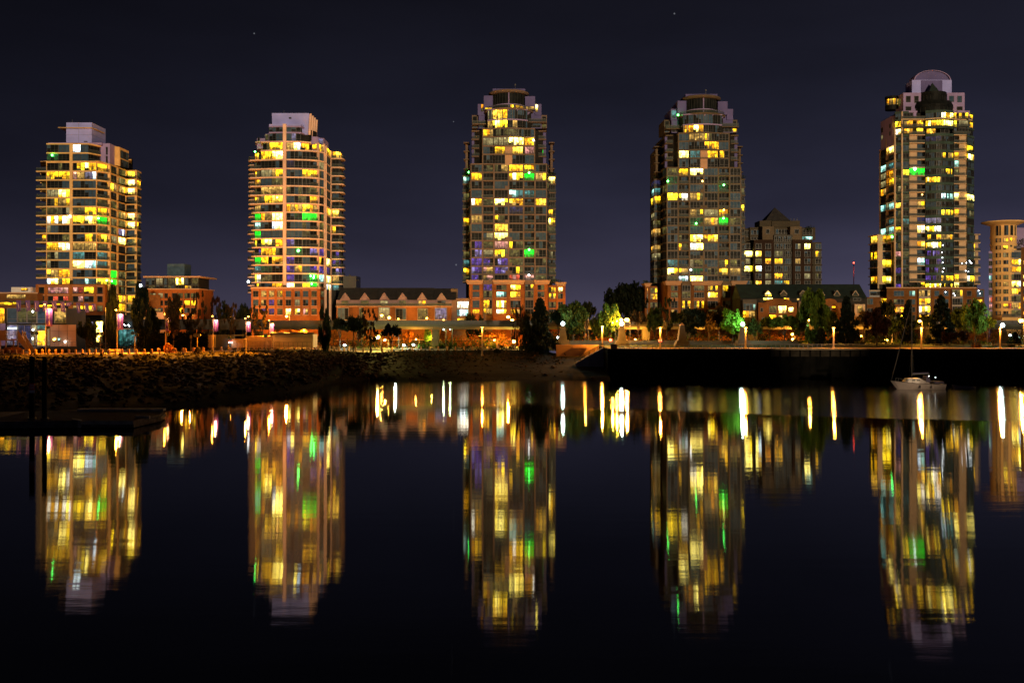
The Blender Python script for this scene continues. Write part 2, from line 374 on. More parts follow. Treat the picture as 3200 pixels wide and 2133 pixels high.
# ============================================================ tower 1
def tower_one():
    Y=325.; root=thing('apartment_tower','cream slab apartment tower at far left with a square white penthouse and thin roof canopy','apartment tower',(wx(240,Y),Y+15,GZ))
    T=Tower(root)
    py=[448,476.5,505]+[505+27.75*k for k in range(1,14)]+[888,915.5,943,971,999]
    zs=[wz(p,Y) for p in py]
    XR=wx(341,329.2)
    front=pl((145.5,325),(301.5,325),(341,329.2)); C0=P(393.5,343.4); C1=P(425,343.4); C2=P(439,348.2)
    out=front+[(XR,343.3),(C0[0],343.4),C1,C2]; backs=[(C2[0]-.6,349.2),(XR-2.6,350),(XR-2.6,361),(front[0][0],361)]
    # core
    core=MB().prism(pl((149,327.2),(300,327.2),(336,332))+[(XR-1.7,345),(C1[0]-2.2,345.5),(C2[0]-1.6,347.6),(XR-3,348.5),(XR-3,360.5),(front[0][0]+.8,360.5)],GZ-.5,zs[2]-.2,'core')
    core.prism(pl((150,327),(276,327),(308,331))+[(XR-2,333),(XR-2,355),(front[0][0]+1,355)],zs[2]-.2,zs[0]-.3,'core')
    core.build('core',root)
    so=off(out,.32)
    for j in range(2,len(zs)):
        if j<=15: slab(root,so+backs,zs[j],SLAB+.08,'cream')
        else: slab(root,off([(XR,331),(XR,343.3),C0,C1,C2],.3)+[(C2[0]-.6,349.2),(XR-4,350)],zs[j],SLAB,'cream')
    up=off(pl((146,325),(277,325),(312,329.3)),.3)
    for j in (0,1): slab(root,up+[(up[-1][0],350),(up[0][0],350)],zs[j],SLAB+.05,'cream')
    # eaves of the two setbacks
    slab(root,off(pl((128,325.3),(146,324.6),(310,324.4),(330,328)),.3)+[P(318,336),P(128,336)],zs[2]+.12,.14,'cream','eave')
    b=.0
    column(T,P(146.5,325),P(218.5,325),zs,['bb','G.','.d','yo','bb','wY','my','dd','YY','wy','.d','yY','db','db','yo','Wy'],trans=True)
    column(T,P(228,325),P(277,325),zs,['Wb','bb'])
    column(T,P(228,325),P(301.5,325),zs,['yY','kv','bb','..','bb','dm','yO','..','by','ss','tb','yc','bb','bc'],start=2)
    column(T,P(278,325.1),P(311,329),zs,['.','.'],inset=1.0)
    column(T,P(302.5,325.2),P(340,329),zs,['y','d','d','.','d','m','g','d','y','d','t','c','d','Y'],start=2,inset=1.0)
    for j in range(3,17): railing(root,off(pl((301.5,325),(341,329.2)),.2),zs[j])
    for j in (1,2): railing(root,off(pl((277,325),(312,329.3)),.2),zs[j])
    # right flank
    def sx(px): return (XR,yat(px,XR))
    column(T,sx(344),sx(364),zs,['d','.','y','.','d','.','d','d','d','m','d','d','g','g','.','.','d','.'],start=2)
    column(T,sx(368.5),sx(391),zs,['d','d','m','.','b','m','d','v','Y','.','.','b','m','d','d','y','m','.'],start=2)
    column(T,(C0[0]+.3,C0[1]),(C1[0]-.1,C1[1]),zs,['Y','W','W','.','.','Y','Y','.','d','d','.','.','.','d','.','m','y','.'],start=2,inset=.8)
    column(T,(C1[0],C1[1]+.2),(C2[0],C2[1]-.1),zs,['m','m','m','.','.','m','m','.','d','d','.','.','.','.','.','d','m','.'],start=2)
    for j in range(3,20): railing(root,off([C0,C1,C2],.22),zs[j])
    # pilasters
    piers(root,[(P(219,325),P(227.6,325))],zs[15]-1,zs[0]+.02,'cream',w1=.42)
    piers(root,[(P(145.6,325),P(147.2,325)),(P(301,325.05),P(302.4,325.05))],zs[15],zs[2],'cream')
    piers(root,[(sx(341.2),sx(344)),(sx(364),sx(368.5)),(sx(391),sx(393.6))],GZ,zs[2],'cream')
    piers(root,[((C1[0],C1[1]+.05),(C1[0],C1[1]+.35))],GZ,zs[2],'cream')
    # upper right block
    w=MB().prism([P(315,329.6),(XR+.05,329.6),(XR+.05,342.6),(XR-8,342.6),(XR-8,338)],zs[2]+.15,wz(447,329),'lilac3'); w.build('upper_wall',root)
    w=MB().prism([(XR+.1,333.5),(XR+1.2,335),(XR+1.2,343),(XR-5,343)],zs[2]+.14,wz(453,331),'cream'); w.build('upper_wall',root)
    column(T,(XR+1.24,335.6),(XR+1.24,342.6),zs,['b','b']); column(T,P(331,329.55),P(337,329.55),zs,['.','.'],pane=3)
    slab(root,[P(391,342.6),P(411,342.6),P(411,350),P(391,350)],wz(497,342),.3,'cream','eave')
    # left balconies: two behind each other
    for j in range(2,16):
        z=zs[j+1] if j<15 else zs[16]
        if j<15:
            balcony(root,[(wx(114,326),329.4),(wx(114.2,326),325.6),(wx(145,325),325.2)],[(wx(145,325),329.4)],z,'cream',.42)
            balcony(root,[(wx(127,334),337),(wx(127.2,334),333.6),(wx(148,333),333.6)],[(wx(148,333),337)],z+.9,'cream',.95,rail=False)
    T.rect(128.5,144.5,zs and 505+27.75*1+6,505+27.75*2-2,331.5,'d')
    for k,c in ((2,'d'),(5,'m'),(8,'y'),(11,'.')): T.rect(131,144.5,505+27.75*k+4,505+27.75*(k+1)-3,331.5,c)
    # penthouse
    ph=MB(); a=P(207,328); b=P(286.5,328); zt=wz(383,328)
    ph.prism([a,b,(b[0],339.2),(a[0],339.2)],zs[0]-.2,zt,'lilac'); o=ph.build('penthouse',root)
    MB().prism([P(181,326.5),P(286,326.6),(b[0]+.9,330),(b[0]+.9,336.5),(a[0]-2.6,336.5)],wz(402,328),wz(400.5,328),'cream').build('canopy',o)
    MB().box(wx(262,327.9),wx(273,327.9),327.85,327.99,wz(444,328),wz(441,328),'metald').build('vent',o)
    m=MB(); m.seg((a[0]+.02,328),(b[0],328),wz(421,328),wz(420.6,328),0,.01,'metald'); m.seg((b[0],328.05),(b[0],339),wz(421,328),wz(420.6,328),0,.01,'metald'); m.seg(P(246,328),P(246.6,328),zs[0],zt,0,.012,'metald'); m.build('panel_joint',o)
    MB().tube((wx(226,331),331,zt),(wx(226,331),331,zt+1.6),.06,.04,'metal',6).build('antenna',o)
    MB().prism(pl((150,327.5),(318,327.5),(330,335),(150,345)),zs[0]-.01,wz(445.5,327.5),'lilac3').build('parapet',root)
    # podium of orange brick
    B=MB(); pz=wz(888,322)
    B.prism(pl((111.5,322),(327,322),(334,328))+[P(330,334),P(113,334)],GZ-.3,pz,'brick'); o=B.build('podium',root)
    rows=[(897,917),(925,944),(955,973)]
    for (x0,x1,cs) in ((121.5,138,'...'),(150,214,'kr.'),(228,260,'rry'),(262.5,293,'y.y'),(304,321,'m.y')):
        for (a,b),c in zip(rows,cs):
            if c!=' ': T.rect(x0,x1,a,b,321.94,c,pane=1.6)
        m=MB(); m.seg(P(x0-2,322),P(x1+2,322),wz(922,322)-.06,wz(922,322)+.1,0,.22,'panel'); m.seg(P(x0-2,322),P(x1+2,322),wz(894,322)-.06,wz(894,322)+.08,0,.16,'panel'); m.build('sill',o)
    led(root,[(163,485,324.2),(308,682,325.2)],'led_g'); led(root,[(218,676,324.2)],'led_w'); led(root,[(333.5,876,328),(349.5,878,331)],'led_g',.3); led(root,[(402,700,342.6)],'led_o',.3)
    T.finish()
# ============================================================ tower 2
def tower_two():
    Y=330.; root=thing('apartment_tower','cream tower with a bowed glass front, round side balconies and a flared white roof box','apartment tower',(wx(905,Y),Y+15,GZ))
    T=Tower(root)
    py=[393,412,441,468,497,525,552,579,607,634,661,688,715.5,743,770.5,798,825.5,852.6,880,902]
    zs=[wz(p,Y) for p in py]
    fl=[P(816,331.2),P(850,330.4),P(884,330)]; fr=[P(895.5,330),P(933,330.4),P(969,331.2)]
    c1=[P(969,331.2),P(994,332.6)]; c2=[P(994,333),P(1013,335.4)]
    XR=wx(1014,335.5); sx=lambda px:(XR,yat(px,XR))
    Bf=[P(1036,348),P(1062,348)]; Bs=(Bf[1][0],353)
    out=fl+fr[0:1]+fr[1:]+[c1[1],c2[1]]
    backl=[(XR,366),(fl[0][0],366)]
    core=MB()
    core.prism([(p[0]+(.9 if i==0 else 0),p[1]+2.0) for i,p in enumerate(out)]+[(XR-1.2,338),(XR-1.2,349.8),(Bf[1][0]-1.8,350.2),(Bf[1][0]-1.8,365.5),(fl[0][0]+1,365.5)],GZ-.5,zs[3]-.1,'core')
    core.prism([P(843,332.5),P(940,332.5),P(966,335),P(990,340),P(990,350),P(843,350)],zs[3]-.1,zs[0]-.2,'core')
    core.build('core',root)
    so=off(out,.42)
    for j in range(3,19):
        if j<=8: pts=so
        else: pts=off(fl+fr+[c1[1]],.42)+[(c1[1][0]+1.3,c1[1][1]+.6),(c1[1][0]+1.4,335.4),(XR-.1,336.2)]
        slab(root,pts+[(pts[-1][0],337.5),(XR+.1,337.5)]+backl,zs[j],SLAB+.05,'cream2')
        # flank slabs and the rounded balcony
        slab(root,off([(XR,337.6),(XR,347.9)],.25)+[(XR-3,347.9),(XR-3,337.6)],zs[j],SLAB,'cream2')
        rr=[(Bf[0][0]+.2,348.0-1.2)]+[(Bf[1][0]-.4+1.9*math.sin(t),348.4-1.7*math.cos(t)) for t in (0,.35,.7,1.05,1.4,1.75)]+[(Bf[1][0]+1.3,352)]
        balcony(root,rr,[(Bf[1][0]-.2,354),(Bf[0][0],350)],zs[j],'cream2',.36)
    L=['bb','bb','YY','yY','..','wy','.m','ss','mO','..','yY','bW','bb','Yy','ym','mo','G.','dm','bs']
    Rr=['bbb','bvb','YWy','b..','n..','bby','...','ddd','bdd','ssy','bGg','bbd','bbd','p..','bGG','p.d','pyb','pp.','Wdy']
    top=[P(841,330.6),P(884,330.2)]
    column(T,top[0],top[1],zs,L[:2]); column(T,P(895.5,330.2),P(940,330.8),zs,Rr[:2])
    column(T,P(842,330.4),P(884,330.2),zs,['Y'],start=2); column(T,P(818,331.6),P(841,330.8),zs,['m'],start=2,inset=.8)
    column(T,P(895.5,330.2),P(939,330.6),zs,['sW'],start=2); column(T,P(941,330.8),P(968,332),zs,['y'],start=2,inset=.8)
    curved_column(T,fl,zs,L[3:],start=3); curved_column(T,[P(895.5,330),P(920,330.2),P(944.5,330.6),P(969,331.2)],zs,Rr[3:],start=3)
    column(T,(c1[0][0]+.15,c1[0][1]),c1[1],zs,list('..m.dysgd.dpppgg'),start=3,inset=1.0)
    for j in range(4,20): railing(root,off([fr[-1]]+c1,.3),zs[j])
    column(T,c2[0],c2[1],zs,list('ybddddddGdddpmpcd'),start=2)
    column(T,sx(1016),sx(1032.5),zs,list('ybbbb.bobmbbbYpWW'),start=2)
    column(T,(Bf[0][0]+.3,348.0),(Bf[1][0]-.3,348.0),zs,list('o......o.y..pppyc'),start=2,inset=.25)
    column(T,(Bf[1][0]-.2,348.3),(Bf[1][0]-.2,353),zs,list('o.....d...d..ppp.')[:17],start=2)
    # left stack of balconies
    col='ymyymmygcgypgcYm'
    for j in range(3,19):
        w=MB()
        a=P(790,335); b=P(815,333)
        T.win(P(797,335.5),P(815,333.6),zs[j+1],zs[j]-SLAB,col[j-3],pane=1.0)
        lft=775 if j>9 else 777
        rr=[(wx(lft,338),341),(wx(lft,338),337.6),(wx(lft+3,337),336.6),(wx(795,336),335.6)]
        balcony(root,rr,[(wx(800,341),341)],zs[j+1]-.9,'cream2',.36)
        l2=786 if j>8 else 777
        rr=[(wx(l2,333.5),335),(wx(l2+.5,333),332.4),(wx(l2+6,332),331.4),(wx(816,331.4),331.0)]
        balcony(root,rr,[(wx(816,335),335)],zs[j+1],'cream2',.36)
    piers(root,[(P(885,330),P(895,330))],zs[18]-1.2,wz(388,330),'cream2',w1=.55)
    piers(root,[((XR,337.0),sx(1016.2)),(sx(1032.4),(XR,347.8))],GZ,zs[2]-.4,'cream2'); piers(root,[(P(994,333.0),P(996,333.3)),(P(1012,335.2),P(1014,335.5))],GZ,zs[2],'cream2')
    # setbacks and roof box
    def blk(pts,py0,py1,mat,name,Yr=330.): return MB().prism([P(*p) for p in pts],wz(py1,Yr),wz(py0,Yr),mat).build(name,root)
    blk([(841,330.3),(940,330.4),(955,334),(955,350),(841,350)],387.5,393.1,'lilac','parapet')
    for j in (0,1,2): slab(root,off([P(841,330.4),P(884,330)]+[P(940,330.4),P(956,334)],.12)+[P(956,348),P(841,348)],zs[j],.45,'lilac3')
    slab(root,off(pl((816,331),(850,330.2),(884,329.8),(940,330.2),(972,332)),.2)+[P(975,345),P(816,345)],zs[2]+.03,.4,'cream2')
    slab(root,off(pl((816,331),(850,330.2),(884,329.8),(940,330.2),(990,333)),.25)+[P(990,348),P(816,348)],zs[3],.42,'cream2')
    blk([(955,336),(975,336),(975,350),(955,350)],413,441,'lilac3','upper_wall'); blk([(975,335),(994,335.5),(994,350),(975,350)],418,468,'lilac3','upper_wall')
    blk([(994,335.2),(1012,336.5),(1026,345),(994,345)],421,468,'lilac3','upper_wall')
    T.win(P(996,335.0),P(1010,336.2),wz(466,330),wz(448,330),'v'); T.win(P(996,335.0),P(1010,336.2),wz(446,330),wz(424,330),'v'); T.rect(956,974,420,440,335.9,'.'); T.rect(976,990,450,468,334.9,'y')
    blk([(803,336),(830,336),(830,350),(803,350)],422,455,'lilac3','upper_wall'); blk([(828,334),(842,333),(842,345),(828,345)],412,441,'lilac3','upper_wall')
    T.rect(829,840,420,438,333.2,'d'); T.rect(805,812,430,446,335.9,'m')
    slab(root,off(pl((800,335),(816,333.5)),.3)+[P(816,340),P(800,340)],zs[3]+3.5,.35,'cream2')
    m=MB(); z0=wz(400,332); z1=wz(353,332)
    m.prism([P(852,333),P(962,333),P(962,345.5),P(852,345.5)],z0-2,z1,'lilac',taper=[P(849.5,332.4),P(966,332.4),(wx(966,332.4),346.5),P(849.5,346.5)])
    o=m.build('penthouse',root); m=MB()
    for i in range(4):
        y0=333.4+i*3.4; m.prism([(wx(962,333)+.1,y0),(wx(962,333)+.75,y0),(wx(962,333)+.75,y0+.7),(wx(962,333)+.1,y0+.7)],z0-2,z1+.05,'cream2',taper=[(wx(966,333)+.1,y0),(wx(966,333)+.75,y0),(wx(966,333)+.75,y0+.7),(wx(966,333)+.1,y0+.7)])
    m.build('fin',o); MB().box(wx(903,332.5),wx(911,332.5),332.3,332.7,wz(371.5,332.5),wz(366.5,332.5),'metald').build('vent',o)
    MB().tube((wx(887.5,335),335,z1),(wx(887.5,335),335,z1+1.5),.05,.04,'metal',6).build('antenna',o)
    # podium
    pz=wz(902,327.5); B=MB(); B.prism(pl((785,327.5),(1001,327.5),(1013,333.5))+[P(1010,340),P(786,340)],GZ-.3,pz,'brick'); o=B.build('podium',root)
    B=MB(); B.prism(off(pl((783.5,327.5),(1002,327.4),(1015,333.6)),.25)+[P(1012,341),P(784,341)],pz,pz+.55,'panel'); B.build('cornice',o)
    rows=[(908.5,927.5),(936,955),(964,983)]
    cs=['.mmmbbbd','.mpm.d..','.ppmOOkd']
    for (a,b),r in zip(rows,cs):
        for i,c in enumerate(r):
            cx=[799,824,848.5,874.5,901,929,955,981.5][i]
            T.rect(cx-8,cx+8.5,a,b,327.44,c,pane=.9)
            m=MB(); m.seg(P(cx-9.5,327.5),P(cx+10,327.5),wz(a-.8,327.5),wz(a-2.3,327.5),0,.2,'panel'); m.seg(P(cx-9.5,327.5),P(cx+10,327.5),wz(b+2.4,327.5),wz(b+.7,327.5),0,.24,'panel'); m.build('sill',o)
    for a,b in rows:
        T.win(P(1002.5,328.2),P(1011.5,332.7),wz(b,329),wz(a,329),'d',pane=.9)
    led(root,[(797,474,332)],'led_g',.3); led(root,[(932,783,329.6)],'led_g',.45); led(root,[(971,862,330.3),(981,862,331),(980,867.5,331),(974,887,330.5)],'led_g',.3); led(root,[(776,880,334)],'led_w',.42); led(root,[(866,617,329.6),(1022,823,340)],'led_o',.35)
    T.finish()
# ============================================================ towers 3 and 4: the same building twice
def tower_pair(dx,dy,label,pod_label,A,B,C,D,E,Fc,Lw,Rw,up,pod,leds,wing,mat,pm,gw):
    Y=335.; root=thing('apartment_tower',label,'apartment tower',(wx(1590,Y)+dx,Y+14+dy,GZ)); T=Tower(root)
    def Q(px,y,d=0): return (wx(px,y)+dx,y+dy)
    py=[322,341,374,401,427,455,481,511,537,563,590,617,642,669,696,723,750,776,803,830,855,876]
    zs=[wz(p,Y) for p in py]
    pn=dict(frame='frame_dark')
    front=[(-14.6+dx,339.5+dy),Q(1472,335),Q(1708,335),(12.5+dx,339.5+dy)]
    bk=[(12.5+dx,362+dy),(-14.6+dx,362+dy)]
    core=MB(); core.prism([(-13.6+dx,341+dy),Q(1480,337.4),Q(1700,337.4),(11.6+dx,341+dy),(11.6+dx,361.5+dy),(-13.6+dx,361.5+dy)],GZ-.5,zs[7]-.1,'core')
    core.prism([(-16+dx,346+dy),(14+dx,346+dy),(14+dx,361.2+dy),(-16+dx,361.2+dy)],GZ-.5,zs[8]-.1,'core')
    core.prism([Q(1512,337),Q(1668,337),Q(1700,341),Q(1700,358),Q(1480,358),Q(1480,341)],zs[7]-.1,zs[3]-.1,'core')
    core.prism([Q(1530,337),Q(1642,337),Q(1660,340),Q(1660,354),Q(1520,354),Q(1520,340)],zs[3]-.1,zs[1]-.1,'core')
    core.build('core',root)
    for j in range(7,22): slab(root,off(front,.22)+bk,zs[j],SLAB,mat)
    Xm=lambda px:Q(px,335)
    cols=[(1473,1506,A,0),(1510,1541,B,1.1),(1545.5,1587.5,C,0),(1591,1634.5,D,0),(1638.5,1669.5,E,1.1),(1673.5,1707,Fc,0)]
    for a,b,c,ins in cols: column(T,Xm(a),Xm(b),zs,list(c),start=7,inset=ins,pane=1.1)
    for a,b,c,ins in cols:
        if ins:
            for j in range(8,22): railing(root,[Xm(a),Xm(b)],zs[j],.95)
    # half-height wall panels beside the central pier
    for j in range(9,20):
        if j%2: MB().seg(Xm(1579),Xm(1587),zs[j+1],zs[j+1]+1.0,.07,.16,mat).build('wall_panel',root)
        if (j//2)%2: MB().seg(Xm(1591.5),Xm(1600),zs[j+1],zs[j+1]+1.0,.07,.16,mat).build('wall_panel',root)
    piers(root,[(Xm(a),Xm(b)) for a,b in ((1470.5,1473),(1506,1510),(1541,1545.5),(1587.5,1591),(1634.5,1638.5),(1669.5,1673.5),(1707,1709.5))],zs[21]-.5,zs[7],mat,w1=.12)
    for side in (0,1):   # chamfers
        a,b=(front[0],front[1]) if side==0 else (front[2],front[3])
        column(T,a,b,zs,list('b.d..b.d.d..b.'),start=7,pane=2.)
    # wings with shallow balconies
    for (x0,x1,cs) in ((-16.8,-14.7,Lw),(12.6,14.9,Rw)):
        a=(x0+dx,344+dy); b=(x1+dx,344+dy)
        column(T,a,b,zs,list(cs),start=8,pane=.9)
        if x0<0: column(T,(x0+dx,352+dy),(x0+dx,344.2+dy),zs,list(cs),start=8,pane=1.6)
        else: column(T,(x1+dx,344.2+dy),(x1+dx,352+dy),zs,list(cs),start=8,pane=1.6)
        for j in range(8,22):
            if x0<0: balcony(root,[(x0-.3+dx,353+dy),(x0-.3+dx,343.6+dy),(x1+dx,343.6+dy)],[(x1+dx,353+dy)],zs[j],mat,.34,rail=(j>8))
            else: balcony(root,[(x0+dx,343.6+dy),(x1+.3+dx,343.6+dy),(x1+.3+dx,353+dy)],[(x0+dx,353+dy)],zs[j],mat,.34,rail=(j>8))
        shrub_row(root,[(x0+dx,345+dy),(x1+dx,345+dy)],zs[8],1.8,9)
        xm=(x0+x1)/2
        MB().box(xm-.4+dx,xm+.4+dx,346+dy,360+dy,zs[8]-.4,zs[4]-.8,mat).build('wing_wall',root)
        for j in (4,5,6,7): balcony(root,[(xm-1.0+dx,345.2+dy),(xm+1.0+dx,345.2+dy)],[(xm+1.0+dx,350+dy),(xm-1.0+dx,350+dy)],zs[j],mat,.3,rail=False)
    # rows above the regular grid: 6,5 with the blank panel, 4,3 bowed, 2,1 round
    ctr=[Xm(1508.6),Xm(1671)]
    for j in (3,4,5,6): slab(root,off([Q(1474,339),Q(1508.6,339),Q(1508.8,334.9)]+[(x+dx,y+dy) for x,y in arc(1542,1637,334.6,.7 if j<5 else .1)]+[Q(1671,334.9),Q(1671.2,339),Q(1707,339)],.18)+[Q(1707,358),Q(1474,358)],zs[j],SLAB,mat)
    r6,r5,r4,r3=up[3],up[2],up[1],up[0]
    for st,row in ((6,r6),(5,r5)):
        for (a,b),c in zip(((1510,1541),(1546,1578),(1601,1634.5),(1640,1669)),row): column(T,Xm(a),Xm(b),zs,[c],start=st)
    MB().seg(Xm(1578.5),Xm(1600.5),zs[7]-.55,zs[5]+.3,-.6,.24,'panel').build('blank_panel',root)
    bow=[(x+dx,y+dy) for x,y in arc(1542,1637,334.6,.7,6)]
    for st,row in ((4,r4),(3,r3)):
        column(T,Xm(1510),Xm(1541),zs,[row[0]],start=st); column(T,Xm(1638),Xm(1669),zs,[row[3]],start=st)
        curved_column(T,bow,zs,[row[1:3]],start=st,pane=.8)
    piers(root,[(Xm(1506.8),Xm(1509.8)),(Xm(1669.6),Xm(1672))],zs[7],zs[3],mat,w1=.12)
    for a,b,c in ((1476,1506,'..d.'),(1673,1705,'..g.' if up[4] else '....')):
        column(T,Q(a,340.5),Q(b,340.5),zs,list(c),start=3,pane=1.6)
        for j in (4,5,6): railing(root,[Q(a,338.8),Q(b,338.8)],zs[j],1.0)
        piers(root,[(Q(a-1.5,340.4),Q(a+6,340.4)),(Q(b-8,340.4),Q(b+1.5,340.4))],zs[7],zs[3],'lilac2',w0=-.3,w1=.1)
    rnd_pts=[(x+dx,y+dy) for x,y in arc(1524,1648,335.6,2.0,8)]
    for j in (1,2): slab(root,off(rnd_pts,.25)+[Q(1652,350),Q(1520,350)],zs[j],SLAB,'lilac3')
    curved_column(T,rnd_pts,zs,[up[5],up[6]],start=1,pane=.75)
    for a,b,p0,p1 in ((1496,1523,356,401),(1649,1692,341,401)): MB().prism([Q(a,340.5),Q(b,340.5),Q(b,352),Q(a,352)],wz(p1,340),wz(p0,340),'lilac2').build('upper_wall',root)
    for a,b in ((1497,1520),(1652,1690)): T.win(Q(a,340.4),Q(b,340.4),wz(398,340),wz(380,340),'.')
    for j,(a,b) in ((3,(1476,1524)),(3,(1650,1708))): balcony(root,[Q(a,338.6),Q(b,338.6)],[Q(b,343),Q(a,343)],zs[2]+.05 if a>1600 else zs[2]-.6,mat,.3)
    for a,b in ((1475,1493),(1692,1709)):
        m=MB(); m.prism([Q(a,342),Q(b,342),Q(b,352),Q(a,352)],wz(401,342),wz(360,342),mat); m.build('upper_wall',root)
        T.win(Q(a+2,341.9),Q(b-2,341.9),wz(384,342),wz(364,342),'.'); T.win(Q(a+2,341.9),Q(b-2,341.9),wz(400,342),wz(388,342),'m' if a>1600 else 'b')
    # terrace disc, drum, cap
    cx,cy=wx(1590,340)+dx,341.2+dy
    m=MB(); m.lathe(cx,cy,[(.2,zs[1]-.4),(8.3,zs[1]-.35),(8.6,zs[1]),(8.6,zs[1]+.1),(.2,zs[1]+.12)],mat,32); m.build('terrace',root)
    m=MB(); m.lathe(cx,cy,[(8.2,zs[1]+.1),(8.2,zs[1]+1.15)],'rail',32,math.pi,2*math.pi); m.lathe(cx,cy,[(8.16,zs[1]+1.1),(8.24,zs[1]+1.2)],'metal',32,math.pi,2*math.pi); m.build('railing',root)
    m=MB()
    for i in range(7):
        t=math.pi*(1.14+.72*i/6); ca,sa=math.cos(t),math.sin(t); n=(-sa*.12,ca*.12)
        m.face([(cx+ca*6.3+n[0],cy+sa*6.3+n[1],zs[1]-.4),(cx+ca*8.2+n[0],cy+sa*8.2+n[1],zs[1]-.4),(cx+ca*6.3+n[0],cy+sa*6.3+n[1],zs[1]-2.0)],'lilac3')
        m.face([(cx+ca*6.3-n[0],cy+sa*6.3-n[1],zs[1]-.4),(cx+ca*8.2-n[0],cy+sa*8.2-n[1],zs[1]-.4),(cx+ca*6.3-n[0],cy+sa*6.3-n[1],zs[1]-2.0)],'lilac3')
        m.face([(cx+ca*6.3-n[0],cy+sa*6.3-n[1],zs[1]-2.0),(cx+ca*8.2-n[0],cy+sa*8.2-n[1],zs[1]-.4),(cx+ca*8.2+n[0],cy+sa*8.2+n[1],zs[1]-.4),(cx+ca*6.3+n[0],cy+sa*6.3+n[1],zs[1]-2.0)],'lilac3')
    m.build('bracket',root)
    zc=wz(290,336); r=5.45
    m=MB(); m.lathe(cx,cy,[(r,zs[1]+.1),(r,zc)],'dk',32); o=m.build('drum',root)
    m=MB()
    for i in range(17):
        t=math.pi+math.pi*i/16; m.tube((cx+r*1.005*math.cos(t),cy+r*1.005*math.sin(t),zs[1]),(cx+r*1.005*math.cos(t),cy+r*1.005*math.sin(t),zc),.05 if i!=8 else .2,.05 if i!=8 else .2,'frame_dark' if i!=8 else 'lilac3',5)
    m.lathe(cx,cy,[(r+.02,wz(325,336)-.2),(r+.14,wz(325,336)-.2),(r+.14,wz(325,336)+.1),(r+.02,wz(325,336)+.1)],'lilac3',32,math.pi,2*math.pi); m.build('mullions',o)
    if up[7]:
        for i in range(4):
            t0=math.pi*(1.53+.105*i); t1=t0+math.pi*.095
            T.win((cx+(r+.05)*math.cos(t0),cy+(r+.05)*math.sin(t0)),(cx+(r+.05)*math.cos(t1),cy+(r+.05)*math.sin(t1)),wz(340,336),wz(327,336),'y',pane=.6)
    m=MB(); m.lathe(cx,cy,[(.1,zc),(6.4,zc),(6.95,zc+.35),(6.95,zc+.75),(6.6,zc+.95),(.1,zc+.95)],mat,36); m.build('roof_disc',root)
    m=MB(); m.box(cx-5.5,cx+5.6,339.5+dy,347+dy,zc+.9,wz(274,338),'lilac2'); m.build('penthouse',root)
    for a,b,p0,p1,yy in ((1512,1540,299,343,338.5),(1641,1672,301,343,338.5),(1493,1512,325,360,340),(1672,1692,325,360,340)):
        MB().prism([Q(a,yy),Q(b,yy),Q(b,yy+12),Q(a,yy+12)],wz(p1,yy),wz(p0,yy),'lilac2').build('shoulder_wall',root)
    if up[7]: T.win(Q(1503,339.9),Q(1511,339.9),wz(349,340),wz(326,340),'y'); T.win(Q(1673,339.9),Q(1681,339.9),wz(351,340),wz(327,340),'y'); T.win(Q(1643,338.4),Q(1670,338.4),wz(343,338),wz(332,338),'s'); T.win(Q(1516,338.4),Q(1538,338.4),wz(343,338),wz(336,338),'m')
    else: T.win(Q(1494,339.9),Q(1511,339.9),wz(352,340),wz(330,340),'t')
    m=MB(); x=cx+2.2; z=wz(274,338); m.tube((x,343+dy,z),(x,343+dy,z+1.9),.06,.05,'metal',6); m.ball((x,343+dy,z+2.1),.33,'metal',8,5); m.box(x-2.8,x-1.6,341+dy,342+dy,z-.1,z+.35,'metald'); m.build('antenna',root)
    # ---- podium
    f=331.; pz=zs[21]; o=MB().prism([Q(1466,f),Q(1712,f),Q(1714,345),Q(1464,345)],GZ-.3,pz-.4,pm).build('podium',root)
    def flare(a,b,ya):
        z0=wz(888,ya); z1=wz(875,ya); q=[Q(a+4.5,ya),Q(b-4.5,ya),Q(b-4.5,ya+3),Q(a+4.5,ya+3)]; p2=[Q(a,ya-1.3),Q(b,ya-1.3),Q(b,ya+4),Q(a,ya+4)]
        MB().prism(q,z0,z1,'panel',taper=p2).build('cornice',o)
    flare(1456,1511,f-.35); flare(1538.5,1641,f-.35); flare(1667,1720.5,f-.35)
    rows=[(890,906),(911,928),(939,961.5),(966,980)]
    for (a,b,cs,bay) in ((1477,1498.5,pod[0],0),(1511,1538,pod[1],1),(1551,1583,pod[2],0),(1595,1627,pod[3],0),(1641,1667,pod[4],1),(1680,1701,pod[5],0)):
        yy=f-.05 if not bay else f-.75
        if bay: MB().prism([Q(a-.6,yy+.05),Q(b+.6,yy+.05),Q(b+.6,f+1),Q(a-.6,f+1)],GZ,pz-.1,mat).build('glass_bay',o)
        for (p0,p1),c in zip(rows,cs):
            if bay: p0,p1=p0-1.5,p1+1.5
            T.win(Q(a,yy),Q(b,yy),wz(p1,f),wz(p0,f),c,pane=.95,proud=.09)
        if not bay:
            m=MB()
            for pp in (930.5,936.5): m.seg(Q(a-1.5,f),Q(b+1.5,f),wz(pp,f)-.08,wz(pp,f)+.08,.01,.2,'panel')
            m.build('sill',o)
    # side wing of the podium
    if wing>0: a,b,c,yy=1714,1738,1767,334.
    else: a,b,c,yy=1448,1424,1407,338.
    lo,hi=min(a,c),max(a,c)
    o2=MB().prism([Q(lo,yy+.6),Q(hi,yy+.6),Q(hi,352),Q(lo,352)],GZ-.3,wz(888,yy)-.3,pm).build('podium_wing',root)
    s=[Q(min(b,c)+2,yy),Q(max(b,c)-2,yy),Q(max(b,c)-2,yy+4),Q(min(b,c)+2,yy+4)]; t=[Q(min(b,c)-4,yy-1.2),Q(max(b,c)+4,yy-1.2),Q(max(b,c)+4,yy+6),Q(min(b,c)-4,yy+6)]
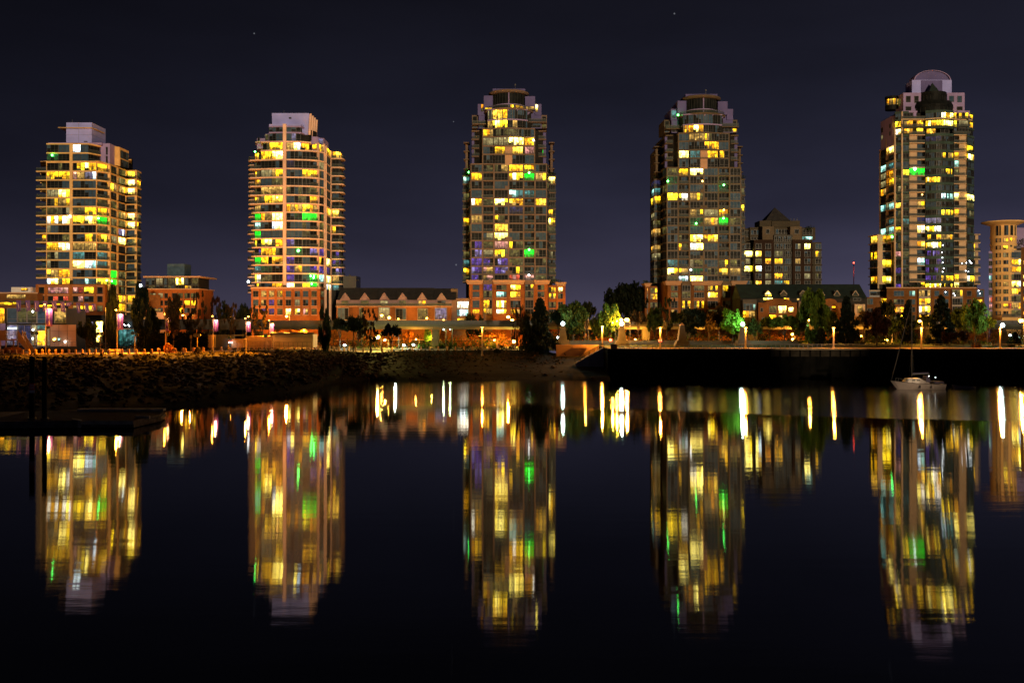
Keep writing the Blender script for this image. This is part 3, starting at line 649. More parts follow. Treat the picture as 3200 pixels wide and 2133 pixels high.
    MB().prism([Q(min(b,c),yy),Q(max(b,c),yy),Q(max(b,c),yy+4),Q(min(b,c),yy+4)],GZ-.3,wz(892,yy),pm).build('podium_wing',root)
    MB().prism(s,wz(893,yy),wz(882,yy),'panel',taper=t).build('cornice',o2)
    for (p0,p1),c1,c2 in zip(((897,913),(916,933),(943,962),(966,980)),'mmd.',gw):
        T.win(Q(min(a,b)+1,yy+.5),Q(max(a,b)-1,yy+.5),wz(p1,yy),wz(p0,yy),c1,pane=.9)
        T.win(Q(min(b,c)+6,yy-.05),Q(max(b,c)-8,yy-.05),wz(p1,yy),wz(p0,yy),c2,pane=.9)
    shrub_row(root,[Q(lo,yy+2),Q(hi,yy+2)],wz(884,yy),1.6,10)
    for px,p,yy,k in leds: MB().ball((wx(px,yy+dy),yy+dy,wz(p,yy+dy)),.33,k,8,5).build('balcony_light',root)
    T.finish()
def towers_three_four():
    tower_pair(0,0,'tan grid-fronted tower in the middle with a dark round roof drum and a dish','',
     'bybbYbsbbppppp','d...m...wdwpkk','ybb.Y.moYkyppp','oY.con.bbmddmr','og.c....b.g.mr','.ybbo...bbdddd',
     'c.d.by.b.dtyd','W...yyd.dd.yd',
     ('ydd.','wwOo','bYOk','..'+'.b',True,'wooob.bb','sYYY.s..',True),
     ['bb.y','pdmy','mcYY','yy.m','md..','dd..'],[(1667,438,334,'led_w'),(1653.5,540,333.8,'led_g'),(1653.5,780,333.8,'led_g'),(1465,538,343,'led_g'),(1653,859,333.8,'led_w')],1,'tan','brick','Ydm.')
    d3=wx(1472,335)
    tower_pair(wx(2084.6,343)-d3,8.0,'darker brown grid-fronted tower with a dark roof drum, right of the middle','',
     'dGby...bb..tYd','y..Y....mm.dmc','Y.by.mGbYY.dGY','b.b..wsbob.bd.','..G..og....mo.','b.bbb.mb.b.dmb',
     'ncy.wds.sw.bb','.d.y.d.m.b.d.',
     ('bsm.','bbyb','Wtym','bb..',False,'bbbbbbbb','soOo....',False),
     ['dd.m','ddmm','ddm.','my.d','md..','.b..'],[(2087,566,334,'led_g'),(2262,578,333.8,'led_g'),(2175.5,698,334,'led_g'),(2262,656,333.8,'led_o'),(2261,682,333.8,'led_g'),(2119,359.5,336.6,'led_g'),(2159,843,334,'led_w'),(2195,566,334,'led_o')],-1,'tan2','brick2','od..')
# ============================================================ tower 5
def tower_five():
    global SLAB
    Y=346.; root=thing('apartment_tower','tall dark-glass tower at right with cream balcony niches and a vaulted mauve crown','apartment tower',(wx(2920,Y),Y+14,GZ)); T=Tower(root)
    py=[349,373,397,421,446,472,497.5,522.5,548,573,599,625,650,675,700.7,726.5,751,777,802.7,828.5,854,879,900]
    zs=[wz(p,Y) for p in py]; XL=wx(2797,347); sy=lambda px:(XL,yat(px,XL))
    bay=arc(2892,2979,345.6,1.5,6)
    mid=[P(2840,346),P(2891,346)]; mid2=[P(2980,346),P(3022,346)]
    out=[(XL,347.2),P(2818,346),P(2840,346),P(2891,346)]+bay+[P(2981,346),P(3022,346),P(3044,350)]
    XRt=P(3044,350)[0]
    core=MB(); core.prism([(XL+1,349),P(2822,348.2),P(3018,348.2),(XRt-1.5,351.5),(XRt-1.5,361),(XL+1,361)],GZ-.5,zs[0]-.1,'core'); core.build('core',root)
    SLAB=.3
    for j in range(0,23):
        # spandrels of green glass between the floors, as the photo shows on the bay and corners
        slab(root,off(out[:3],.05)+[P(2841,348.6),(XL+.5,349)],zs[j]+.15,.8,'dgreen','spandrel')
        slab(root,off(bay,.10)+[P(2979,348.5),P(2892,348.5)],zs[j]+.25,.95,'dgreen','spandrel')
        slab(root,off([P(3022,346),P(3044,350)],.05)+[(XRt,361),P(3020,349)],zs[j]+.1,.7,'dgreen','spandrel')
        if j>=3:
            for a,b in ((2842,2890.5),(2981,3021)):
                z=zs[j]; balcony(root,[P(a,345.5),P(b,345.5)],[P(b,348.2),P(a,348.2)],z,'cream5',.3,h=.95)
    SLAB=.85
    A='.b.bbdddoddybdk.ppp';Bc='.b.bydddd.cybbd....';Cb='....g...m.nY.o.c.py';D1='n..b.yb.b.vYmYppppY';D2='..mbm.bc.y.bsb.b.my';E='..ycd..W.y.....b.mY';Ff='byYb.bbWdd.bbbbbbYb'
    column(T,(XL+.1,347.1),P(2816,346.1),zs,list(A),start=3,head=-.0,pane=1.2)
    column(T,P(2821,346),P(2840.5,346),zs,list(Bc),start=3,pane=1.2)
    SLAB=.3
    column(T,P(2866,347.2),P(2890,347.2),zs,list(Cb),start=3,pane=1.3)
    column(T,P(2982,347.2),P(2997,347.2),zs,list(E),start=3,pane=1.3)
    SLAB=.75
    curved_column(T,bay,zs,[a+b for a,b in zip(D1,D2)],start=3,pane=.62)
    column(T,P(3022.5,346.05),P(3043.5,349.9),zs,list(Ff),start=3,pane=1.0)
    SLAB=.38
    for a,b in ((2842,2865.5),(2997.5,3021.5)): MB().seg(P(a,346.6),P(b,346.6),zs[21],zs[3]-.3,-.8,0,'cream5').build('niche_wall',root)
    MB().seg(P(2842,346.45),P(2865,346.45),zs[8],zs[7]-.4,0,.06,'g1').build('niche_wall',root)  # green light on the niche wall, put in as a glowing panel
    MB().seg(P(2816.2,346.0),P(2820.5,346.0),GZ,zs[0],-.3,.3,'cream5').build('pilaster',root)
    # left flank: glass strip and balcony strip
    column(T,sy(2753),sy(2770),zs,list('y.cwws.c.bc')[:11],start=4,pane=1.3)
    column(T,sy(2772),sy(2795),zs,list('Y.csy..c.cc')[:11],start=4,inset=.8,pane=3)
    for j in range(5,17):
        balcony(root,[(XL-.5,354.3),(XL-.5,347.6)],[(XL+.9,347.6),(XL+.9,354.3)],zs[j],'cream5',.3,h=.95)
        slab(root,[(XL-.15,361),(XL-.15,354.7),(XL+.9,354.7),(XL+.9,361)],zs[j]+.2,.7,'dgreen','spandrel')
    MB().seg((XL,361.2),sy(2752.5),GZ,zs[4],-.5,.3,'cream5').build('pilaster',root); MB().seg((XL,354.9),(XL,354.3),GZ,zs[3],-.5,.25,'cream5').build('pilaster',root); MB().seg((XL,347.75),(XL,347.0),GZ,zs[2],-.5,.2,'cream5').build('pilaster',root)
    # upper left wall
    MB().prism([(XL-.2,360),(XL-.2,349),(XL+2.2,349),(XL+2.2,360)],zs[4]-.5,zs[0]-.8,'lilac3').build('upper_wall',root)
    for j in (1,2): T.win((XL-.24,351.6),(XL-.24,350.4),zs[j+1]+.6,zs[j]-.6,'d',pane=2); T.win((XL-.24,359.4),(XL-.24,357.6),zs[j+1]+.4,zs[j]-.5,'w' if j==2 else '.',pane=2)
    # upper three lit floors
    for st,row in ((0,'b.b'),(1,'yyy'),(2,'Yoy')):
        column(T,(XL+.1,347.1),P(2816,346.1),zs,[row[0]],start=st); 
    column(T,P(2824,346.2),P(2853,346.2),zs,['.','s','o'],start=0,sill=.4); column(T,P(2864,346.2),P(2885,346.2),zs,[' ','y','y'],start=0,sill=.3)
    curved_column(T,bay,zs,['bbbYYY','yYyYYY'],start=0,pane=.8); column(T,P(2895,345.9),P(2924,345.9),zs,['o'],start=2); column(T,P(2938,345.9),P(2966,345.9),zs,['.'],start=2); column(T,P(2982,346),P(2990,346),zs,['y','y','.'],start=0); column(T,P(2996,346),P(3026,346),zs,['m','w','.'],start=0,sill=.3); column(T,P(3030,347.6),P(3040,349.4),zs,['y','y','.'],start=0)
    m=MB()
    for a,b in ((2818,2822),(2854,2863),(3026.5,3030)): m.seg(P(a,346.15),P(b,346.15),zs[1]-.2,zs[0]+.25,-.4,.15,'lilac3')
    m.seg(P(2818,346.12),P(2866,346.12),zs[0]-.3,zs[0]+.28,-.4,.15,'lilac3'); m.seg(P(2991,346.12),P(3030,346.12),zs[0]-.3,zs[0]+.28,-.4,.15,'lilac3'); m.build('upper_frame',root)
    slab(root,off([P(2818,346),P(2891,346)]+bay+[P(2981,346),P(3036,347.5)],.5)+[P(3036,349),P(2818,349)],zs[1]+.12,.34,'cream5')
    slab(root,off([P(2818,346),P(2891,346)]+bay+[P(2981,346),P(3036,347.5)],.4)+[P(3036,349),P(2818,349)],zs[2]+.1,.34,'concd')
    for z in (zs[1]+.12,zs[2]+.1,zs[3]+.3): railing(root,off(pl((2818,345.6),(2891,345.6)),.0),z,.9); railing(root,pl((2982,345.6),(3034,345.8)),z,.9)
    # crown: two glass tiers and a cone, cream corner frames, vaulted mauve box
    cx=wx(2919,350); cy=352.5; z0=zs[0]
    def lz(p): return wz(p,350)
    m=MB(); m.lathe(cx,cy,[(7.0,z0-.2),(7.0,lz(340)),(7.25,lz(340)),(7.25,lz(331)),(6.6,lz(319)),(4.7,lz(318))],'dk',32); m.build('glass_tier',root)
    m=MB(); m.lathe(cx,cy,[(4.9,lz(319)),(4.9,lz(300)),(5.1,lz(300)),(5.1,lz(289)),(2.9,lz(288))],'dk',32); m.build('glass_tier',root)
    m=MB()
    for i in range(15):
        t=math.pi+math.pi*i/14; m.tube((cx+7.05*math.cos(t),cy+7.05*math.sin(t),z0),(cx+7.05*math.cos(t),cy+7.05*math.sin(t),lz(331)),.06,.06,'frame_dark',5); m.tube((cx+4.95*math.cos(t),cy+4.95*math.sin(t),lz(318)),(cx+4.95*math.cos(t),cy+4.95*math.sin(t),lz(289)),.05,.05,'frame_dark',5)
    m.build('mullions',root)
    m=MB(); m.lathe(cx,cy-1,[(2.7,lz(289)),(.05,lz(256))],'roofg',4,math.pi/4,math.pi/4+2*math.pi); m.build('cone_roof',root)
    for a,b,yy in ((2823,2878,350.),(2960,3014.5,350.)):
        o=MB().prism([P(a,yy),P(b,yy),P(b,358),P(a,358)] if a>2900 else [(wx(a,yy),357),P(a,yy),P(b,yy),P(b,357)],z0-.2,lz(290),'lilac3').build('corner_block',root)
        if a<2900: T.rect(2831,2846,300,320,349.95,'b',pane=3); T.rect(2857,2871,300,322,349.95,'.',pane=3); T.rect(2830,2848,333,346,349.95,'.',pane=3); T.win((wx(a,yy)-.05,355),(wx(a,yy)-.05,352),lz(326),lz(304),'m',pane=2)
        else: T.rect(2966,2981,300,319,349.95,'b',pane=3); T.rect(2991.5,3006,300,320,349.95,'b',pane=3); T.rect(2990,3008,333,345,349.95,'.',pane=3)
    zb=wz(289,353.5); zt=wz(250,353.5); a=P(2850,353.5); b=P(2974,353.5)
    bx=MB().prism([a,b,(b[0],359.5),(a[0],359.5)],zb-.5,zt,'lilac').build('crown_box',root)
    MB().prism([P(2879,353.3),P(2945,353.3),P(2945,353.7),P(2879,353.7)],zb,zt-.2,'lilac2').build('recess_panel',bx)
    MB().prism([(a[0]-.05,359),(a[0]-.05,354.5),(a[0]+.2,354.5),(a[0]+.2,359)],zb,zt-1.6,'lilac2').build('recess_panel',bx)
    # vault
    zc=zt; hw=(wx(2971,354)-wx(2856,354))/2; mx=(wx(2971,354)+wx(2856,354))/2; hh=wz(219.5,354)-zc
    def vault(s,y0,y1,mat,inner=None):
        m=MB(); n=20; pts=[(mx-hw*s*math.cos(math.pi*i/n),zc+hh*s*math.sin(math.pi*i/n)) for i in range(n+1)]
        for i in range(n):
            p,q=pts[i],pts[i+1]
            m.face([(p[0],y0,p[1]),(q[0],y0,q[1]),(q[0],y1,q[1]),(p[0],y1,p[1])],mat)
        if inner is None:
            m.face([(p[0],y0,p[1]) for p in pts],mat); m.face([(p[0],y1,p[1]) for p in reversed(pts)],mat)
        else:
            ip=[(mx-hw*inner*math.cos(math.pi*i/n),zc+hh*inner*math.sin(math.pi*i/n)) for i in range(n+1)]
            for i in range(n): m.face([(pts[i][0],y0,pts[i][1]),(pts[i+1][0],y0,pts[i+1][1]),(ip[i+1][0],y0,ip[i+1][1]),(ip[i][0],y0,ip[i][1])],mat)
        return m
    vault(.93,354.4,358.9,'lilac2').build('vault_wall',bx); vault(1.0,353.8,359.2,'lilac3',.95).build('vault_roof',bx)
    # round lantern at the left
    lx=wx(2787,356); m=MB(); m.lathe(lx,356,[(2.3,wz(345,356)),(2.3,wz(331.5,356)),(2.2,wz(331,356)),(2.2,wz(311,356)),(2.35,wz(310.5,356)),(2.35,wz(303,356)),(.1,wz(302.5,356))],'dk',20); m.build('lantern',root)
    for i in range(5):
        t0=math.pi*(1.12+.152*i); t1=t0+math.pi*.148; T.win((lx+2.3*math.cos(t0),356+2.3*math.sin(t0)),(lx+2.3*math.cos(t1),356+2.3*math.sin(t1)),wz(331,356),wz(312,356),'y',pane=.7)
    # lower wings left and right
    W0=P(2722,357); W1=P(2742,352.5); W2=P(2790,352.5)
    zl=[wz(p,352) for p in (732,757.6,783,808.6,834,859.6,885)]
    o=MB().prism([(W0[0]+1,358.5),(W1[0]+.8,354),(W2[0],354),(W2[0],361),(W0[0]+1,361)],GZ-.4,zl[0],'core').build('wing_core',root)
    for j in range(7): slab(root,off([W0,W1,W2],.25)+[(W2[0],360),(W0[0],360)],zl[j],.34,'cream5')
    column(T,W0,W1,zl,list('o.yb.op')[:6]); column(T,(W1[0]+1.8,352.6),(W2[0]-.3,352.6),zl,list('o..ydY'),inset=.8,pane=1.6)
    MB().seg((W1[0]+.2,352.4),(W1[0]+1.8,352.4),zl[6],zl[0],-.7,0,'cream5').build('niche_wall',root)
    for j in range(1,7): railing(root,[W1,W2],zl[j],.95)
    piers(root,[(W1,(W1[0]+.5,W1[1])),((W2[0]-.5,W2[1]),W2)],GZ,zl[0],'cream5')
    R0=P(3044,352); R1=P(3064,352); zr=[wz(p,352) for p in (731,757,783,808.5,834,860,886)]
    MB().prism([(R0[0]-1,353.5),(R1[0]-.5,353.5),(R1[0]-.5,361),(R0[0]-1,361)],GZ-.4,zr[0],'core').build('wing_core',root)
    for j in range(7): balcony(root,[R0,R1,(R1[0],358)],[(R0[0],358)],zr[j],'cream5',.32,rail=j>0)
    column(T,(R0[0],353.4),(R1[0]-1.2,353.4),zr,list('dmd.dy'),pane=1.4); MB().seg((R1[0]-1.2,353.3),(R1[0]-.2,353.3),zr[6],zr[0],-.4,0,'cream5').build('niche_wall',root)
    # ---- brick base with bays
    f=341.; pz=wz(900,f); o=MB().prism(pl((2771,f),(3049,f),(3053,350),(2771,350)),GZ-.3,pz,'brick2').build('podium',root)
    o2=MB().prism(pl((2700,343),(2771,343),(2771,352),(2700,352)),GZ-.3,wz(928,343),'brick2').build('podium_wing',root)
    MB().prism(pl((2717,345),(2764,345),(2764,350),(2717,350)),wz(928,345),wz(906,345),'metald').build('roof_lounge',root); T.rect(2719,2762,910,923,344.9,'.',pane=2); MB().prism(pl((2716,344.6),(2765,344.6),(2765,350.5),(2716,350.5)),wz(909,345),wz(907,345),'cream5').build('eave',root)
    MB().prism(pl((2769,f-.2),(3051,f-.2),(3055,351),(2769,351)),pz,pz+.3,'panel').build('cornice',o)
    for (a,b,cs) in ((2793,2825,'.dsy'),(2841,2860,'cb..'),(2920,2935,'..d.'),(2949,2964,'d...'),(3021,3036,'d.d.')):
        for (p0,p1),c in zip(((908.5,925),(934.5,951),(959,975),(984,1001)),cs): T.rect(a,b,p0,p1,f-.05,c,pane=1.1)
    for (a,b,cs) in ((2872,2907,'yyYo'),(2976,3008,'m..d')):
        MB().prism(pl((a-1,f-.8),(b+1,f-.8),(b+1,f+1),(a-1,f+1)),GZ,pz-.5,'frame_pale').build('glass_bay',o)
        for (p0,p1),c in zip(((906,926),(932,952),(957,977),(983,1003)),cs): T.rect(a,b,p0,p1,f-.86,c,pane=.9)
    for (a,b,cs) in ((2710,2728,'d.o'),(2752,2771,'m.o')):
        for (p0,p1),c in zip(((932,951),(963,978),(983,1000)),cs): T.rect(a,b,p0,p1,342.95,c,pane=1.0)
    MB().prism(pl((3049,343),(3076,343),(3076,352),(3049,352)),GZ-.3,wz(903,343),'brick2').build('podium_wing',root); T.rect(3052,3074,906,928,342.95,'.',pane=1.2); T.rect(3053,3070,935,945,342.95,'y',pane=1.2)
    shrub_row(root,pl((2845,343),(3040,343)),pz+.3,1.4,26)
    led(root,[(2859,528,345.3)],'led_w',.45); led(root,[(2788,740,351)],'led_g',.4); led(root,[(2806,866,351.5)],'led_o',.35); led(root,[(2882,608,346)],'led_o',.25)
    led(root,[(2946,766,343.7),(2944,788.5,343.8),(2945,805,343.7),(2946,820,343.7),(2949,838,343.6),(2946,849,343.6),(3033,820,347.5),(3030,815,347),(3036,822,348),(3020,821,345),(3006,822.5,345),(3026,848.5,346.6),(3018,846,345.2),(2955,912,340.5),(2980,917,339.8),(2984,923,339.8),(3058,908,342.6),(3062,917,342.6)],'led_w',.16,'fairy_light')
    T.finish()
# ============================================================ smaller buildings
def box_px(px0,px1,Y,py0,py1,depth,mat): 
    return MB().prism(pl((px0,Y),(px1,Y))+[(wx(px1,Y),Y+depth),(wx(px0,Y),Y+depth)],wz(py1,Y),wz(py0,Y),mat)
def pyramid_block():
    Y=375.; root=thing('apartment_block','dark brown apartment block with a pyramid roof, behind and right of the fourth tower','apartment block',(wx(2440,Y),Y+10,GZ)); T=Tower(root)
    def q(x): return 2300+x/5.807
    def r(y): return 630+y/5.807
    def pb(x0,x1,y0,y1,yy,d,mat,name,bot=None): return MB().prism([P(q(x0),yy),P(q(x1),yy),(wx(q(x1),yy),yy+d),(wx(q(x0),yy),yy+d)],wz(r(y1),yy) if bot is None else bot,wz(r(y0),yy),mat).build(name,root)
    pb(325,690,690,0,Y,16,'brick3','wall',GZ); pb(1025,1385,690,0,Y,16,'brick3','wall',GZ)
    pb(690,1025,600,0,Y+.8,15,'concd','bay_wall',GZ); pb(95,325,740,0,Y+3,13,'tan3','side_wall',GZ); pb(1385,1550,735,0,Y+3,12,'tan3','side_wall',GZ)
    pb(250,480,465,690,Y+5,10,'tan3','upper_wall'); pb(1200,1440,470,690,Y+5,10,'tan3','upper_wall'); pb(480,690,450,690,Y+1.5,12,'tan2','upper_wall'); pb(985,1195,450,690,Y+1.5,12,'tan2','upper_wall'); pb(690,985,455,600,Y+4,8,'tan3','upper_wall')
    pb(85,250,485,740,Y+6,8,'tan3','upper_wall'); pb(430,650,345,450,Y+4,8,'tan3','penthouse'); pb(985,1160,345,450,Y+4,8,'tan3','penthouse'); pb(650,985,350,455,Y+3.5,9,'tan3','penthouse')
    z0=wz(r(345),Y+6); a=wx(q(535),Y+6); b=wx(q(990),Y+6); ap=((a+b)/2,Y+6+(b-a)/2); zz=wz(r(100),Y+10)
    m=MB(); c=[(a,Y+6,z0),(b,Y+6,z0),(b,Y+6+(b-a),z0),(a,Y+6+(b-a),z0)]
    for i in range(4): m.face([c[i],c[(i+1)%4],(ap[0],ap[1],zz)],'roofd')
    m.face(c[::-1],'roofd'); m.build('pyramid_roof',root)
    for x in (995,1050,1107): MB().tube((wx(q(x),Y+6),Y+6,wz(r(350),Y+6)),(wx(q(x),Y+6),Y+6,wz(r(305),Y+6)),.12,.09,'metal',6).build('vent_pipe',root)
    rows=[(760,860),(895,1000),(1030,1130),(1165,1265),(1300,1400),(1430,1510)]
    for x0,x1,cs,yy in ((355,465,'yOdWbo',Y),(530,635,'bbo.dw',Y),(1075,1170,'w.m..b',Y),(1240,1350,'W..bw.',Y)):
        for (a,b),c in zip(rows,cs): T.rect(q(x0),q(x1),r(a),r(b),yy-.05,c,pane=1.2)
    for (a,b),c1,c2 in zip([(625,725)]+rows,'..'+'dy.yt','..'+'.d.dm'):
        T.rect(q(700),q(845),r(a),r(b),Y+.74,c1,pane=.8); T.rect(q(865),q(1000),r(a),r(b),Y+.74,c2,pane=.8)
    for (a,b),c in zip(rows,'.WdYmd'): T.rect(q(110),q(320),r(a),r(b),Y+2.95,c,pane=1.3)
    for (a,b),c in zip(rows,'by.bd.'): T.rect(q(1440),q(1545),r(a),r(b),Y+2.95,c,pane=1.3)
    for x0,x1,y0,y1,c,yy in ((540,612,500,585,'.',Y+1.5),(1060,1145,500,585,'.',Y+1.5),(1200,1390,630,690,'c',Y+5),(270,470,515,600,'.',Y+5),(270,480,640,690,'.',Y+5),(720,980,500,590,'.',Y+4),(100,245,530,640,'.',Y+6),(1210,1390,500,600,'.',Y+5)): T.rect(q(x0),q(x1),r(y0),r(y1),yy-.05,c,pane=1.2)
    for y in (875,1010,1145,1280,1412):
        for xa,xb in ((95,322),(1390,1556)): MB().box(wx(q(xa),Y+3),wx(q(xb),Y+3),Y+2.3,Y+3.1,wz(r(y),Y+3)-.2,wz(r(y),Y+3)+.1,'tan3').build('balcony_slab',root)
    shrub_row(root,pl((q(1290),Y+4),(q(1370),Y+4)),wz(r(520),Y+4),2.2,8); T.finish()
def small_apartments():
    Y=330.; root=thing('apartment_block','low brick apartment block with glazed top floor, between the two leftmost towers','apartment block',(wx(535,Y),Y+8,GZ)); T=Tower(root)
    def q(x): return 400+x/3.92
    def r(y): return 840+y/3.92
    XR=wx(q(868),Y)
    MB().prism([P(q(200),Y),(XR,Y),(XR,Y+16),(wx(q(200),Y),Y+16)],GZ-.3,wz(r(246),Y),'brick').build('wall',root)
    MB().prism([P(q(215),Y+1.2),(XR-1.2,Y+1.2),(XR-1.2,Y+15),(wx(q(215),Y),Y+15)],wz(r(246),Y),wz(r(106),Y),'core').build('core',root)
    MB().prism([P(q(183),Y-.4),(XR+.6,Y-.4),(XR+.9,Y+17),(wx(q(183),Y),Y+17)],wz(r(106),Y),wz(r(88),Y),'panel').build('roof_slab',root)
    MB().prism([P(q(198),Y-.3),(XR+.3,Y-.3),(XR+.3,Y+16.2),(wx(q(198),Y),Y+16.2)],wz(r(252),Y),wz(r(240),Y),'panel').build('cornice',root)
    MB().prism([P(q(480),Y+5),P(q(690),Y+5),(wx(q(690),Y+5),Y+12),(wx(q(480),Y+5),Y+12)],wz(r(92),Y+5),wz(r(-62),Y+5),'b2').build('penthouse',root)
    for a,b,c in ((220,328,'bm'),(342,428,'d.'),(440,480,'d.'),(490,572,'md'),(584,686,'Ym'),(696,778,'bs'),(786,862,'d.')):
        T.rect(q(a),q(b),r(112),r(196),Y+.9,c[0],pane=1.1); T.rect(q(a),q(b),r(203),r(240),Y+.8,c[1],pane=1.1)
    MB().prism(pl((q(205),Y-.1),(q(866),Y-.1))+[(XR,Y+1.3),(wx(q(205),Y),Y+1.3)],wz(r(203),Y),wz(r(197),Y),'concd').build('floor_slab',root)
    for (y0,y1,cs) in ((296,358,'dd.yymm'),(386,448,'ddmm.yy'),(476,540,'.d.ym..')):
        for (a,b),c in zip(((270,340),(370,430),(445,490),(540,600),(614,672),(692,760),(770,835)),cs): T.rect(q(a),q(b),r(y0),r(y1),Y-.05,c,pane=1.1)
    MB().prism(pl((q(235),Y-3),(q(398),Y-3),(q(398),Y+1),(q(235),Y+1)),wz(r(470),Y),wz(r(318),Y),'brick2').build('stair_block',root)
    MB().prism(pl((q(225),Y-5),(q(470),Y-5),(q(470),Y+1),(q(225),Y+1)),GZ-.3,wz(r(530),Y),'panel').build('entrance_block',root); T.rect(q(320),q(400),r(490),r(522),Y-5.05,'s')
    MB().tube((wx(q(368),Y+2),Y+2,wz(r(90),Y)),(wx(q(368),Y+2),Y+2,wz(r(48),Y)),.06,.04,'metal',6).build('antenna',root); T.finish()
def gable(root,cx,w,Y,pe,pa,mat,frame='frame_pale',lit_=None):
    """a dormer with a gabled front: cx, half width in px; eave and apex rows"""
    a=wx(cx-w,Y); b=wx(cx+w,Y); mx=(a+b)/2; ze=wz(pe,Y); za=wz(pa,Y); m=MB()
    f=[(a,Y,ze),(b,Y,ze),(mx,Y,za)]; k=[(x,Y+5,z) for x,_,z in f]
    m.face(f,lit_ or mat); m.face([f[1],k[1],k[2],f[2]],'roofd'); m.face([f[0],f[2],k[2],k[0]],'roofd'); m.face([f[0],k[0],k[1],f[1]],mat)
    for p,q_ in ((f[0],f[2]),(f[2],f[1])): m.tube((p[0],Y-.05,p[2]),(q_[0],Y-.05,q_[2]),.16,.16,frame,5)
    return m.build('dormer',root)
def centre_rowhouses():
    Y=318.; root=thing('row_houses','low brick terraced houses with six pale gabled dormers under a dark slate roof','row houses',(wx(1240,Y),Y+8,GZ)); T=Tower(root)
    def q(x): return 900+x/3.92
    def r(y): return 840+y/3.92
    MB().prism(pl((q(592),Y),(q(2000),Y))+[(wx(q(2000),Y),Y+14),(wx(q(592),Y),Y+14)],GZ-.3,wz(r(462),Y),'brick2').build('wall',root)
    MB().prism(pl((q(592),Y+2),(q(2003),Y+2))+[(wx(q(2003),Y),Y+13.5),(wx(q(592),Y),Y+13.5)],wz(r(462),Y),wz(r(378),Y),'gable').build('upper_wall',root)
    MB().prism(pl((q(580),Y-.4),(q(2010),Y-.4))+[(wx(q(2010),Y),Y+2.2),(wx(q(580),Y),Y+2.2)],wz(r(462),Y),wz(r(456),Y),'panel').build('terrace_slab',root)
    for a,b in ((592,1070),(1072,1305),(1307,1770),(1772,2050)):
        z0=wz(r(380),Y+1.5); z1=wz(r(232 if a<1700 else 238),Y+8); xa,xb=wx(q(a),Y),wx(q(b),Y)
        m=MB(); p=[(xa,Y+1.4,z0),(xb,Y+1.4,z0),(xb,Y+8,z1),(xa,Y+8,z1)]; bk=[(xb,Y+14.5,z0),(xa,Y+14.5,z0)]
        m.face(p,'roofd'); m.face([p[3],p[2],bk[0],bk[1]],'roofd'); m.face([p[0],p[3],bk[1]],'roofd'); m.face([p[1],bk[0],p[2]],'roofd'); m.build('roof',root)
    for x in (700,940,1180,1403,1643,1880): gable(root,q(x),15,Y+1.2,r(378),r(294),'gable','gable')
    for x0,x1,c in ((655,740,'d'),(890,990,'m'),(1130,1225,'d'),(1360,1445,'d'),(1595,1690,'s'),(1830,1930,'.')): T.rect(q(x0),q(x1),r(388),r(450),Y+1.95,c,pane=1.1)
    railing(root,pl((q(592),Y-.2),(q(2003),Y-.2)),wz(r(457),Y),1.0)
    for x0,x1,y0,c in ((610,740,480,'b'),(875,915,480,'m'),(1112,1245,475,'d'),(1320,1445,485,'d'),(1590,1710,488,'d'),(1800,1945,478,'v')):
        MB().prism(pl((q(x0)-1,Y-.5),(q(x1)+1,Y-.5),(q(x1)+1,Y+.5),(q(x0)-1,Y+.5)),wz(r(628),Y),wz(r(y0-6),Y),'frame_pale').build('window_bay',root); T.rect(q(x0),q(x1),r(y0),r(620),Y-.55,c,pane=1.0)
    # glazed link at the right
    MB().prism(pl((q(2005),Y+3),(q(2215),Y+3))+[(wx(q(2215),Y),Y+14),(wx(q(2005),Y),Y+14)],GZ-.3,wz(r(360),Y+3),'tan').build('link_wall',root)
    T.rect(q(2072),q(2214),r(398),r(484),Y+2.95,'Y',pane=1.0); T.rect(q(2068),q(2210),r(494),r(578),Y+2.95,'c',pane=1.0); T.rect(q(2074),q(2180),r(602),r(632),Y+2.95,'y',pane=1.0)
    MB().prism(pl((q(1995),Y+6),(q(2080),Y+6),(q(2080),Y+12),(q(1995),Y+12)),wz(r(370),Y),wz(r(238),Y),'tan2').build('stair_tower',root)
    T.finish()
    Y=345; o=thing('roof_block','black plant-room block standing behind the second tower and the terraced houses','rooftop block',(wx(1092,Y),Y+6,GZ))
    box_px(1072,1113,Y,862,1000,10,'metald').build('wall',o); m=MB()
    for x,t in ((1090,857),(1104,862),(1116,876)): m.tube((wx(x,Y),Y+2,wz(872,Y)),(wx(x,Y),Y+2,wz(t,Y)),.3,.3,'metald',8)
    m.build('vent_pipes',o)
